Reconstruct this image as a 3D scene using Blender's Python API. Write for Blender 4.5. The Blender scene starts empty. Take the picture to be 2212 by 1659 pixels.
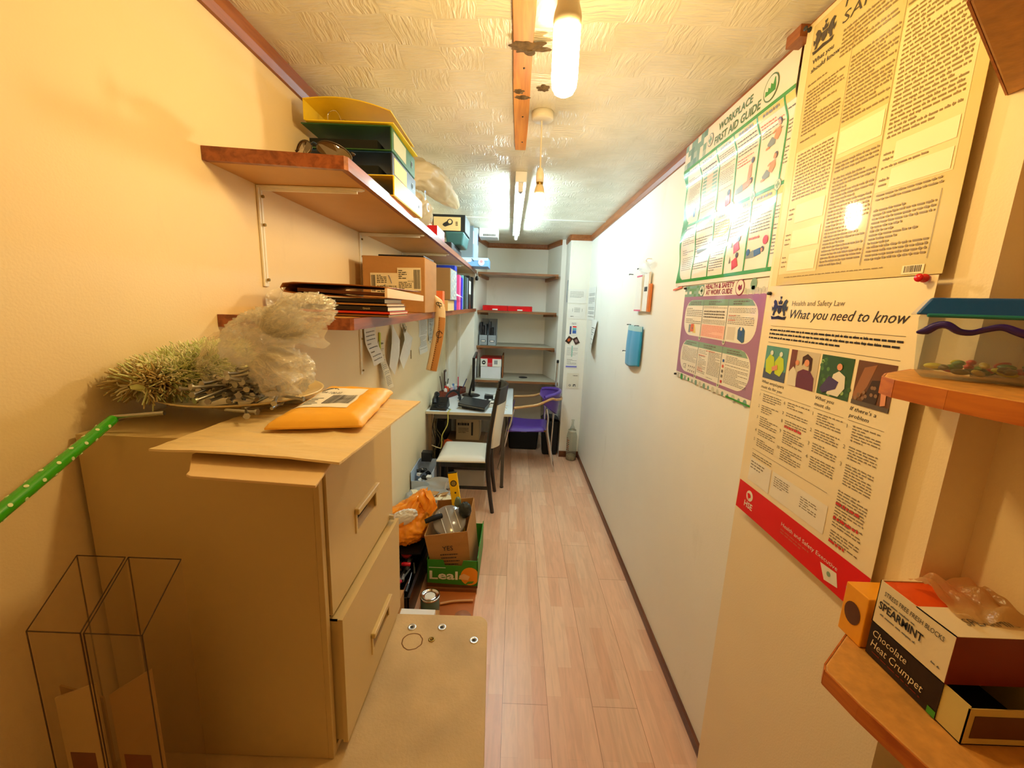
import bpy, math, random
from mathutils import Vector, Matrix, noise

SC = bpy.context.scene
COL = SC.collection

# ------------------------------------------------------------------ camera
def setup_camera():
    yaw, pit, rol = [math.radians(a) for a in (0.15, -10.9, 2.1)]
    cam_data = bpy.data.cameras.new('camera')
    cam_data.sensor_width = 36.0
    cam_data.lens = 36.0 * 885.0 / 2212.0
    cam_data.clip_start = 0.01
    cam = bpy.data.objects.new('camera', cam_data)
    COL.objects.link(cam)
    R = Matrix.Rotation(yaw, 4, 'Z') @ Matrix.Rotation(math.pi / 2 + pit, 4, 'X') @ Matrix.Rotation(rol, 4, 'Z')
    cam.matrix_world = Matrix.Translation((0, 0, 1.67)) @ R
    SC.camera = cam
setup_camera()

# ------------------------------------------------------------------ world, exposure
world = bpy.data.worlds.new('world')
SC.world = world
world.use_nodes = True
world.node_tree.nodes['Background'].inputs[0].default_value = (1.0, 0.9, 0.75, 1)
world.node_tree.nodes['Background'].inputs[1].default_value = 0.05
SC.view_settings.view_transform = 'Standard'
SC.view_settings.look = 'None'
SC.view_settings.exposure = 0.13
SC.cycles.adaptive_threshold = 0.05
SC.cycles.max_bounces = 8
SC.cycles.diffuse_bounces = 5
SC.cycles.transparent_max_bounces = 12
SC.view_settings.gamma = 1.0
SC.view_settings.use_curve_mapping = False
# strength and colour of the lamps that hang in the room (used by their builders below)
BULB_NEAR = ((1.0, 0.68, 0.26), 205.0)
BULB_FAR = ((1.0, 0.77, 0.47), 245.0)
TUBE = ((0.68, 0.93, 1.0), 94.0)

# ------------------------------------------------------------------ materials
def lin(c):
    return tuple(((x / 255.0) / 12.92 if x / 255.0 <= 0.04045 else ((x / 255.0 + 0.055) / 1.055) ** 2.4) for x in c)

_M = {}
def M(name, c, rough=0.5, metal=0.0, var=0.06, vs=6.0, bump=0.0, bs=60.0, stretch=None, coat=0.0, spec=0.5, trans=0.0, sheen=0.0, ior=1.45):
    """principled material whose colour wanders a little with noise"""
    if name in _M:
        return _M[name]
    m = bpy.data.materials.new(name)
    m.use_nodes = True
    nt = m.node_tree
    b = nt.nodes['Principled BSDF']
    col = lin(c)
    tc = nt.nodes.new('ShaderNodeTexCoord')
    mp = nt.nodes.new('ShaderNodeMapping')
    nt.links.new(tc.outputs['Object'], mp.inputs[0])
    if stretch:
        mp.inputs['Scale'].default_value = stretch
    ns = nt.nodes.new('ShaderNodeTexNoise')
    ns.inputs['Scale'].default_value = vs
    ns.inputs['Detail'].default_value = 5
    nt.links.new(mp.outputs[0], ns.inputs['Vector'])
    rp = nt.nodes.new('ShaderNodeValToRGB')
    rp.color_ramp.elements[0].position = 0.3
    rp.color_ramp.elements[1].position = 0.7
    rp.color_ramp.elements[0].color = tuple(max(0, x * (1 - var)) for x in col) + (1,)
    rp.color_ramp.elements[1].color = tuple(min(1, x * (1 + var)) for x in col) + (1,)
    nt.links.new(ns.outputs['Fac'], rp.inputs[0])
    nt.links.new(rp.outputs[0], b.inputs['Base Color'])
    b.inputs['Roughness'].default_value = rough
    b.inputs['Metallic'].default_value = metal
    b.inputs['Specular IOR Level'].default_value = spec
    b.inputs['Coat Weight'].default_value = coat
    b.inputs['Coat Roughness'].default_value = 0.05
    b.inputs['Transmission Weight'].default_value = trans
    b.inputs['IOR'].default_value = ior
    b.inputs['Sheen Weight'].default_value = sheen
    if bump:
        n2 = nt.nodes.new('ShaderNodeTexNoise')
        n2.inputs['Scale'].default_value = bs
        n2.inputs['Detail'].default_value = 4
        nt.links.new(mp.outputs[0], n2.inputs['Vector'])
        bp = nt.nodes.new('ShaderNodeBump')
        bp.inputs['Strength'].default_value = bump
        bp.inputs['Distance'].default_value = 0.004
        nt.links.new(n2.outputs['Fac'], bp.inputs['Height'])
        nt.links.new(bp.outputs[0], b.inputs['Normal'])
    _M[name] = m
    return m

def M_film(name, c, clear=0.5, rough=0.25, gloss=0.35, wrinkle=0.0, tint=None, wscale=30.0):
    """thin plastic film: part see-through, part glossy, part milky"""
    if name in _M:
        return _M[name]
    m = bpy.data.materials.new(name)
    m.use_nodes = True
    nt = m.node_tree
    nt.nodes.clear()
    out = nt.nodes.new('ShaderNodeOutputMaterial')
    tr = nt.nodes.new('ShaderNodeBsdfTransparent')
    df = nt.nodes.new('ShaderNodeBsdfDiffuse')
    tl = nt.nodes.new('ShaderNodeBsdfTranslucent')
    gl = nt.nodes.new('ShaderNodeBsdfGlossy')
    col = lin(c) + (1,)
    df.inputs[0].default_value = col
    tl.inputs[0].default_value = col
    tr.inputs[0].default_value = tuple(0.9 + 0.1 * x for x in lin(tint or c)) + (1,)
    if wrinkle:
        tc = nt.nodes.new('ShaderNodeTexCoord')
        n1 = nt.nodes.new('ShaderNodeTexNoise'); n1.inputs['Scale'].default_value = wscale; n1.inputs['Detail'].default_value = 3
        n1.inputs['Distortion'].default_value = 1.5
        nt.links.new(tc.outputs['Object'], n1.inputs['Vector'])
        ab = nt.nodes.new('ShaderNodeMath'); ab.operation = 'PINGPONG'; ab.inputs[1].default_value = 0.5
        ms = nt.nodes.new('ShaderNodeMath'); ms.operation = 'MULTIPLY'; ms.inputs[1].default_value = 3.0
        nt.links.new(n1.outputs['Fac'], ms.inputs[0]); nt.links.new(ms.outputs[0], ab.inputs[0])
        bp = nt.nodes.new('ShaderNodeBump'); bp.inputs['Strength'].default_value = wrinkle; bp.inputs['Distance'].default_value = 0.01
        nt.links.new(ab.outputs[0], bp.inputs['Height'])
        nt.links.new(bp.outputs[0], gl.inputs['Normal'])
    gl.inputs['Roughness'].default_value = rough
    a = nt.nodes.new('ShaderNodeMixShader'); a.inputs[0].default_value = 0.6
    nt.links.new(df.outputs[0], a.inputs[1]); nt.links.new(tl.outputs[0], a.inputs[2])
    b = nt.nodes.new('ShaderNodeMixShader'); b.inputs[0].default_value = clear
    nt.links.new(a.outputs[0], b.inputs[1]); nt.links.new(tr.outputs[0], b.inputs[2])
    g = nt.nodes.new('ShaderNodeMixShader'); g.inputs[0].default_value = gloss * 0.3
    nt.links.new(b.outputs[0], g.inputs[1]); nt.links.new(gl.outputs[0], g.inputs[2])
    nt.links.new(g.outputs[0], out.inputs[0])
    _M[name] = m
    return m

def M_emit(name, c, strength):
    m = bpy.data.materials.new(name)
    m.use_nodes = True
    b = m.node_tree.nodes['Principled BSDF']
    b.inputs['Base Color'].default_value = (0.9, 0.9, 0.9, 1)
    b.inputs['Emission Color'].default_value = tuple(c) + (1,)
    b.inputs['Emission Strength'].default_value = strength
    _M[name] = m
    return m

def M_wood(name, c1, c2, rough=0.45, axis='y', scale=1.0, coat=0.0, contrast=1.0):
    """wood grain running along an axis"""
    if name in _M:
        return _M[name]
    m = M(name, c1, rough, coat=coat)
    nt = m.node_tree
    mp = [n for n in nt.nodes if n.type == 'MAPPING'][0]
    s = {'x': (1.2, 18, 18), 'y': (18, 1.2, 18), 'z': (18, 18, 1.2)}[axis]
    mp.inputs['Scale'].default_value = tuple(v * scale for v in s)
    ns = [n for n in nt.nodes if n.type == 'TEX_NOISE'][0]
    ns.inputs['Scale'].default_value = 3.0
    ns.inputs['Detail'].default_value = 8
    ns.inputs['Distortion'].default_value = 0.6
    rp = [n for n in nt.nodes if n.type == 'VALTORGB'][0]
    rp.color_ramp.elements[0].color = lin(c2) + (1,)
    rp.color_ramp.elements[1].color = lin(c1) + (1,)
    rp.color_ramp.elements[0].position = 0.32
    rp.color_ramp.elements[1].position = 0.62
    return m

def M_wall(name, c):
    """painted wall: soft unevenness, faint brush drags, a few scuffs"""
    m = M(name, c, rough=0.55, var=0.035, vs=1.6, bump=0.12, bs=220)
    nt = m.node_tree
    b = nt.nodes['Principled BSDF']
    rp = [n for n in nt.nodes if n.type == 'VALTORGB'][0]
    tc = [n for n in nt.nodes if n.type == 'TEX_COORD'][0]
    n3 = nt.nodes.new('ShaderNodeTexNoise'); n3.inputs['Scale'].default_value = 5.0; n3.inputs['Detail'].default_value = 7
    n3.inputs['Roughness'].default_value = 0.65
    mp3 = nt.nodes.new('ShaderNodeMapping'); mp3.inputs['Scale'].default_value = (1, 1.0, 0.35)
    nt.links.new(tc.outputs['Object'], mp3.inputs[0]); nt.links.new(mp3.outputs[0], n3.inputs['Vector'])
    r3 = nt.nodes.new('ShaderNodeValToRGB')
    r3.color_ramp.elements[0].position = 0.62; r3.color_ramp.elements[0].color = (1, 1, 1, 1)
    r3.color_ramp.elements[1].position = 0.82; r3.color_ramp.elements[1].color = (0.78, 0.76, 0.72, 1)
    nt.links.new(n3.outputs['Fac'], r3.inputs[0])
    mx = nt.nodes.new('ShaderNodeMixRGB'); mx.blend_type = 'MULTIPLY'; mx.inputs[0].default_value = 0.6
    nt.links.new(rp.outputs[0], mx.inputs[1]); nt.links.new(r3.outputs[0], mx.inputs[2])
    nt.links.new(mx.outputs[0], b.inputs['Base Color'])
    return m

# ------------------------------------------------------------------ mesh builder
_TEXT = {}
def text_geo(s, shear=0.0, bold=0.0):
    key = (s, shear, bold)
    if key in _TEXT:
        return _TEXT[key]
    cu = bpy.data.curves.new('lettering', 'FONT')
    cu.body = s
    cu.size = 1.0
    cu.shear = shear
    cu.offset = bold
    cu.resolution_u = 2
    o = bpy.data.objects.new('lettering', cu)
    me = o.to_mesh()
    vs = [(v.co.x, v.co.y) for v in me.vertices]
    fs = [tuple(p.vertices) for p in me.polygons]
    o.to_mesh_clear()
    bpy.data.objects.remove(o)
    bpy.data.curves.remove(cu)
    _TEXT[key] = (vs, fs)
    return vs, fs

class MB:
    def __init__(self, T=None):
        self.v = []; self.f = []; self.mi = []; self.sm = []; self.mats = []
        self.T = T
    def _m(self, mat):
        if mat not in self.mats:
            self.mats.append(mat)
        return self.mats.index(mat)
    def add(self, vs, fs, mat, smooth=False, T=None):
        o = len(self.v); k = self._m(mat)
        for p in vs:
            p = Vector(p)
            if T is not None: p = T @ p
            if self.T is not None: p = self.T @ p
            self.v.append(p)
        for f in fs:
            self.f.append(tuple(o + i for i in f)); self.mi.append(k); self.sm.append(smooth)
        return self
    def box(self, a, b, mat, T=None):
        x0, y0, z0 = [min(p, q) for p, q in zip(a, b)]; x1, y1, z1 = [max(p, q) for p, q in zip(a, b)]
        vs = [(x0, y0, z0), (x1, y0, z0), (x1, y1, z0), (x0, y1, z0), (x0, y0, z1), (x1, y0, z1), (x1, y1, z1), (x0, y1, z1)]
        fs = [(3, 2, 1, 0), (4, 5, 6, 7), (0, 1, 5, 4), (1, 2, 6, 5), (2, 3, 7, 6), (3, 0, 4, 7)]
        return self.add(vs, fs, mat, T=T)
    def hexa(self, b4, t4, mat):
        """box from four bottom and four top corners"""
        return self.add(list(b4) + list(t4), [(3, 2, 1, 0), (4, 5, 6, 7), (0, 1, 5, 4), (1, 2, 6, 5), (2, 3, 7, 6), (3, 0, 4, 7)], mat)
    def quad(self, a, b, c, d, mat):
        return self.add([a, b, c, d], [(0, 1, 2, 3)], mat)
    def prism(self, poly, z0, z1, mat, T=None):
        n = len(poly)
        vs = [(x, y, z0) for x, y in poly] + [(x, y, z1) for x, y in poly]
        fs = [tuple(range(n - 1, -1, -1)), tuple(range(n, 2 * n))] + [(i, (i + 1) % n, n + (i + 1) % n, n + i) for i in range(n)]
        return self.add(vs, fs, mat, T=T)
    def cyl(self, p0, p1, r0, mat, r1=None, n=20, caps=True):
        r1 = r0 if r1 is None else r1
        p0 = Vector(p0); p1 = Vector(p1); d = (p1 - p0)
        q = d.to_track_quat('Z', 'Y').to_matrix()
        vs = []
        for p, r in ((p0, r0), (p1, r1)):
            for i in range(n):
                a = 2 * math.pi * i / n
                vs.append(p + q @ Vector((r * math.cos(a), r * math.sin(a), 0)))
        self.add(vs, [(i, (i + 1) % n, n + (i + 1) % n, n + i) for i in range(n)], mat, True)
        if caps:
            self.add(vs, [tuple(range(n - 1, -1, -1)), tuple(range(n, 2 * n))], mat)
        return self
    def tube(self, pts, r, mat, n=8, smooth_path=True, flat=1.0):
        """tube along a path; r is a number or one radius per given point"""
        P = [Vector(p) for p in pts]
        Rr = list(r) if isinstance(r, (list, tuple)) else [r] * len(P)
        if smooth_path and len(P) > 2:
            Q, S = [], []
            for i in range(len(P) - 1):
                a = P[max(i - 1, 0)]; b = P[i]; c = P[i + 1]; d = P[min(i + 2, len(P) - 1)]
                for k in range(5):
                    t = k / 5.0
                    Q.append(0.5 * ((2 * b) + (c - a) * t + (2 * a - 5 * b + 4 * c - d) * t * t + (-a + 3 * b - 3 * c + d) * t ** 3))
                    S.append(Rr[i] * (1 - t) + Rr[i + 1] * t)
            Q.append(P[-1]); S.append(Rr[-1]); P, Rr = Q, S
        vs = []; up = Vector((0.13, 0.27, 0.95)).normalized()
        for i, p in enumerate(P):
            d = (P[min(i + 1, len(P) - 1)] - P[max(i - 1, 0)]).normalized()
            u = (up - d * up.dot(d))
            if u.length < 1e-3: u = d.orthogonal()
            u.normalize(); w = d.cross(u); up = u
            for k in range(n):
                a = 2 * math.pi * k / n
                vs.append(p + (u * math.cos(a) * flat + w * math.sin(a)) * Rr[i])
        m = len(P)
        fs = [(i * n + k, i * n + (k + 1) % n, (i + 1) * n + (k + 1) % n, (i + 1) * n + k) for i in range(m - 1) for k in range(n)]
        self.add(vs, fs, mat, True)
        self.add(vs, [tuple(range(n - 1, -1, -1)), tuple((m - 1) * n + k for k in range(n))], mat)
        return self
    def lathe(self, prof, c, mat, n=28, T=None):
        """profile of (radius, z) turned round a vertical axis at c"""
        c = Vector(c); vs = []
        for r, z in prof:
            for i in range(n):
                a = 2 * math.pi * i / n
                vs.append(c + Vector((r * math.cos(a), r * math.sin(a), z)))
        fs = [(j * n + i, j * n + (i + 1) % n, (j + 1) * n + (i + 1) % n, (j + 1) * n + i) for j in range(len(prof) - 1) for i in range(n)]
        return self.add(vs, fs, mat, True, T=T)
    def grid(self, fn, nu, nv, mat, smooth=True, wrap=False):
        vs = [fn(i / nu, j / nv) for j in range(nv + 1) for i in range(nu + 1)]
        w = nu + 1
        fs = [(j * w + i, j * w + i + 1, (j + 1) * w + i + 1, (j + 1) * w + i) for j in range(nv) for i in range(nu)]
        return self.add(vs, fs, mat, smooth)
    def text(self, s, O, U, V, h, mat, width=None, shear=0.0, bold=0.0, center=False):
        vs, fs = text_geo(s, shear, bold)
        if not vs: return self
        x0 = min(p[0] for p in vs); x1 = max(p[0] for p in vs)
        k = h / 0.70
        kx = k if width is None else width / (x1 - x0)
        O = Vector(O); U = Vector(U); V = Vector(V)
        off = (x1 + x0) / 2 if center else x0
        return self.add([O + U * ((x - off) * kx) + V * (y * k) for x, y in vs], fs, mat)
    def blob(self, fn, nu, nv, mat):
        """closed surface: fn(theta 0..2pi, phi 0..pi) gives a point"""
        vs = []
        for j in range(nv + 1):
            for i in range(nu):
                vs.append(fn(2 * math.pi * i / nu, math.pi * j / nv))
        fs = [(j * nu + i, (j + 1) * nu + i, (j + 1) * nu + (i + 1) % nu, j * nu + (i + 1) % nu) for j in range(nv) for i in range(nu)]
        return self.add(vs, fs, mat, True)
    def build(self, name, parent=None, label=None, cat=None, group=None, kind=None, bevel=0.0, seg=2, solid=0.0, sub=0):
        me = bpy.data.meshes.new(name)
        if parent is None:
            xs = [p.x for p in self.v]; ys = [p.y for p in self.v]; zs = [p.z for p in self.v]
            base = Vector(((min(xs) + max(xs)) / 2, (min(ys) + max(ys)) / 2, min(zs)))
        else:
            base = Vector(parent['_w'])
        me.from_pydata([tuple(p - base) for p in self.v], [], self.f)
        for mt in self.mats: me.materials.append(mt)
        me.polygons.foreach_set('material_index', self.mi)
        me.polygons.foreach_set('use_smooth', self.sm)
        me.validate(); me.update()
        o = bpy.data.objects.new(name, me)
        COL.objects.link(o)
        if parent is None: o.location = base
        else: o.parent = parent
        o['_w'] = tuple(base)
        props(o, label, cat, group, kind)
        if bevel:
            b = o.modifiers.new('bevel', 'BEVEL'); b.width = bevel; b.segments = seg; b.limit_method = 'ANGLE'; b.angle_limit = 0.6
        if solid:
            s = o.modifiers.new('solid', 'SOLIDIFY'); s.thickness = solid; s.offset = 0
        if sub:
            s = o.modifiers.new('sub', 'SUBSURF'); s.levels = sub; s.render_levels = sub
        return o

def props(o, label=None, cat=None, group=None, kind=None):
    if label: o['label'] = label
    if cat: o['category'] = cat
    if group: o['group'] = group
    if kind: o['kind'] = kind

def thing(name, label, cat, loc, group=None):
    o = bpy.data.objects.new(name, None)
    o.empty_display_size = 0.05
    COL.objects.link(o)
    o.location = loc
    o['_w'] = tuple(loc)
    props(o, label, cat, group)
    return o

def copy_thing(o, loc, rz=0.0, label=None):
    c = o.copy(); COL.objects.link(c); c.location = loc; c.rotation_euler = (0, 0, rz)
    if label: c['label'] = label
    for ch in list(o.children):
        d = ch.copy(); COL.objects.link(d); d.parent = c
        for g in list(ch.children):
            e = g.copy(); COL.objects.link(e); e.parent = d
    return c

def struct(mb, name, **k):
    return mb.build(name, kind='structure', **k)

def TR(loc, rz=0.0, rx=0.0, ry=0.0):
    return Matrix.Translation(loc) @ Matrix.Rotation(rz, 4, 'Z') @ Matrix.Rotation(ry, 4, 'Y') @ Matrix.Rotation(rx, 4, 'X')

def nz(p, s=1.0, seed=0.0):
    return noise.noise(Vector(p) * s + Vector((seed, seed * 1.7, -seed)))

class Sheet:
    """printed sheet: u,v in 0..1 across and down; everything printed goes into one mesh"""
    def __init__(self, O, U, V, N, W, H, bend=None, seed=1):
        self.O = Vector(O); self.U = Vector(U).normalized(); self.V = Vector(V).normalized(); self.N = Vector(N).normalized()
        self.W = W; self.H = H; self.bend = bend; self.mb = MB(); self.rnd = random.Random(seed)
    def p(self, u, v, k=0):
        b = self.bend(u, v) if self.bend else 0.0
        return self.O + self.U * (u * self.W) + self.V * (v * self.H) + self.N * (k * 0.00035 + b)
    def base(self, mat, t=0.0006, back=None):
        n = 60 if self.bend else 1
        self.mb.grid(lambda a, b: self.p(a, b, 0), n, n, mat)
        self.mb.grid(lambda a, b: self.p(1 - a, b, 0) - self.N * t, n, n, back or mat)
        rim = [(0, 0, 1, 0), (1, 0, 1, 1), (1, 1, 0, 1), (0, 1, 0, 0)]
        for a0, b0, a1, b1 in rim:
            self.mb.grid(lambda s, q, a0=a0, b0=b0, a1=a1, b1=b1: self.p(a0 + (a1 - a0) * s, b0 + (b1 - b0) * s) - self.N * (t * q), n, 1, mat)
        return self
    def rect(self, u0, v0, u1, v1, mat, k=1):
        if self.bend:
            n = max(1, int(abs(u1 - u0) * 60)); m = max(1, int(abs(v1 - v0) * 60))
        else: n = m = 1
        self.mb.grid(lambda a, b: self.p(u0 + (u1 - u0) * a, v0 + (v1 - v0) * b, k), n, m, mat)
        return self
    def poly(self, pts, mat, k=2):
        self.mb.add([self.p(u, v, k) for u, v in pts], [tuple(range(len(pts)))], mat)
        return self
    def disc(self, u, v, r, mat, k=2, n=18, ring=None, ry=None):
        asp = self.W / self.H
        ry = r if ry is None else ry
        pt = lambda q, i: self.p(u + r * q * math.cos(2 * math.pi * i / n), v + ry * q * asp * math.sin(2 * math.pi * i / n), k)
        if ring:
            vs = [pt(1, i) for i in range(n)] + [pt(ring, i) for i in range(n)]
            self.mb.add(vs, [(i, (i + 1) % n, n + (i + 1) % n, n + i) for i in range(n)], mat)
        else:
            self.mb.add([pt(1, i) for i in range(n)], [tuple(range(n))], mat)
        return self
    def lines(self, u0, v0, u1, v1, n, mat, k=2, fill=0.42, gaps=0.0, edge=None):
        """rows of small printed words too fine to read"""
        r = self.rnd; lh = (v1 - v0) / n
        for i in range(n):
            if gaps and r.random() < gaps: continue
            a, b = u0, u1
            vc = v0 + lh * (i + 0.25)
            if edge: a, b = edge(vc, a, b)
            if r.random() < 0.22: b = a + (b - a) * r.uniform(0.35, 0.85)
            x = a
            while x < b - 0.004:
                w = r.uniform(0.010, 0.040) * (0.45 / self.W)
                x2 = min(x + w, b)
                h = lh * fill * 0.82
                self.mb.add([self.p(x, vc, k), self.p(x2, vc, k), self.p(x2, vc + h, k), self.p(x, vc + h, k)], [(0, 1, 2, 3)], mat)
                for q in range(r.randint(0, 2)):      # risers and tails of the tiny letters
                    xa = r.uniform(x, max(x, x2 - 0.004)); w2 = min(0.0028 * (0.45 / self.W), x2 - xa); va, vb = (vc - h * 0.5, vc) if r.random() < 0.7 else (vc + h, vc + h * 1.45)
                    self.mb.add([self.p(xa, va, k), self.p(xa + w2, va, k), self.p(xa + w2, vb, k), self.p(xa, vb, k)], [(0, 1, 2, 3)], mat)
                x = x2 + 0.0065 * (0.45 / self.W)
        return self
    def text(self, s, u, v, h, mat, k=2, width=None, shear=0.0, bold=0.0, center=False):
        """u, v: left end of the baseline; h: capital height, width in fractions of W; follows the bend"""
        vs, fs = text_geo(s, shear, bold)
        if not vs: return self
        x0 = min(p[0] for p in vs); x1 = max(p[0] for p in vs)
        kk = h * self.H / 0.70
        kx = kk if width is None else width * self.W / (x1 - x0)
        off = (x1 + x0) / 2 if center else x0
        self.mb.add([self.p(u + (x - off) * kx / self.W, v - y * kk / self.H, k) for x, y in vs], fs, mat)
        return self
    def bars(self, u0, v0, u1, v1, mat, k=2, n=26):
        """striped product code"""
        x = u0
        while x < u1:
            w = self.rnd.choice((0.35, 0.6, 1.0)) * (u1 - u0) / n
            self.rect(x, v0, min(x + w, u1), v1, mat, k)
            x += w + self.rnd.choice((0.4, 0.6, 0.9)) * (u1 - u0) / n
        return self

# ------------------------------------------------------------------ shared materials
WALL = M_wall('painted_wall', (241, 238, 226))
WALL_NEAR = M_wall('painted_wall_cream', (244, 224, 182))
WHITE = M('white_plastic', (235, 232, 222), rough=0.35)
WHITE_METAL = M('white_enamel', (246, 243, 232), rough=0.35)
BLACK = M('black_plastic', (22, 22, 23), rough=0.35, bump=0.1, bs=300)
BLACK_MATT = M('black_matt', (18, 18, 18), rough=0.7)
DARK = M('dark_grey_plastic', (48, 50, 52), rough=0.4)
GREY = M('grey_plastic', (150, 153, 155), rough=0.5)
CHROME = M('chrome', (215, 215, 215), rough=0.12, metal=1.0, var=0.02)
STEEL = M('steel', (170, 170, 168), rough=0.28, metal=1.0)
BRASS = M('brass', (150, 120, 60), rough=0.35, metal=1.0)
PAPER = M('paper', (236, 234, 226), rough=0.75, var=0.03)
PAPER_OLD = M('paper_cream', (228, 214, 176), rough=0.7, var=0.05)
INK = M('printing_ink', (42, 40, 38), rough=0.6)
INK_SOFT = M('printing_ink_grey', (120, 116, 108), rough=0.6)
CARD = M('cardboard', (176, 128, 72), rough=0.8, var=0.08, bump=0.15, bs=90, stretch=(1, 1, 4))
CARD_IN = M('cardboard_inside', (158, 118, 72), rough=0.85)
RED = M('red_plastic', (205, 22, 30), rough=0.3)
TIMBER = M_wood('stained_timber', (160, 96, 48), (132, 74, 34), rough=0.4)
TIMBER_X = M_wood('stained_timber_across', (158, 104, 58), (112, 70, 36), rough=0.45, axis='x')
SKIRT = M_wood('skirting_timber', (112, 62, 28), (84, 44, 20), rough=0.4)
LIP = M_wood('shelf_lipping', (164, 92, 52), (120, 62, 34), rough=0.35, coat=0.2)
SHELF = M('shelf_laminate', (206, 160, 96), rough=0.45, var=0.08, vs=4)
PINE = M_wood('pine_batten', (214, 150, 72), (188, 118, 48), rough=0.5)

def floor_mat():
    m = bpy.data.materials.new('laminate_floor'); m.use_nodes = True
    nt = m.node_tree; b = nt.nodes['Principled BSDF']
    tc = nt.nodes.new('ShaderNodeTexCoord'); mp = nt.nodes.new('ShaderNodeMapping')
    mp.inputs['Rotation'].default_value = (0, 0, math.pi / 2)
    mp.inputs['Location'].default_value = (0.3, 0.02, 0)
    nt.links.new(tc.outputs['Object'], mp.inputs[0])
    def brick(w, h, mortar, c1, c2, cm, off):
        t = nt.nodes.new('ShaderNodeTexBrick')
        t.inputs['Scale'].default_value = 1.0
        t.inputs['Brick Width'].default_value = w; t.inputs['Row Height'].default_value = h
        t.inputs['Mortar Size'].default_value = mortar; t.inputs['Mortar Smooth'].default_value = 0.3
        t.inputs['Color1'].default_value = lin(c1) + (1,); t.inputs['Color2'].default_value = lin(c2) + (1,)
        t.inputs['Mortar'].default_value = lin(cm) + (1,)
        t.offset = off; t.offset_frequency = 2
        nt.links.new(mp.outputs[0], t.inputs[0]); return t
    strips = brick(0.40, 0.064, 0.0003, (248, 206, 172), (236, 182, 146), (214, 168, 132), 0.37)
    planks = brick(1.2, 0.192, 0.0012, (255, 255, 255), (240, 236, 232), (190, 164, 146), 0.3)
    g = nt.nodes.new('ShaderNodeTexNoise'); g.inputs['Scale'].default_value = 3; g.inputs['Detail'].default_value = 8; g.inputs['Distortion'].default_value = 1.2
    mg = nt.nodes.new('ShaderNodeMapping'); mg.inputs['Scale'].default_value = (14, 1.4, 1)
    nt.links.new(tc.outputs['Object'], mg.inputs[0]); nt.links.new(mg.outputs[0], g.inputs['Vector'])
    rg = nt.nodes.new('ShaderNodeValToRGB')
    rg.color_ramp.elements[0].position = 0.35; rg.color_ramp.elements[0].color = (0.88, 0.86, 0.84, 1)
    rg.color_ramp.elements[1].position = 0.6; rg.color_ramp.elements[1].color = (1.03, 1.02, 1.01, 1)
    nt.links.new(g.outputs['Fac'], rg.inputs[0])
    a = nt.nodes.new('ShaderNodeMixRGB'); a.blend_type = 'MULTIPLY'; a.inputs[0].default_value = 1
    nt.links.new(strips.outputs[0], a.inputs[1]); nt.links.new(planks.outputs[0], a.inputs[2])
    c = nt.nodes.new('ShaderNodeMixRGB'); c.blend_type = 'MULTIPLY'; c.inputs[0].default_value = 0.8
    nt.links.new(a.outputs[0], c.inputs[1]); nt.links.new(rg.outputs[0], c.inputs[2])
    nt.links.new(c.outputs[0], b.inputs['Base Color'])
    b.inputs['Roughness'].default_value = 0.30
    b.inputs['Specular IOR Level'].default_value = 0.5
    return m

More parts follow.
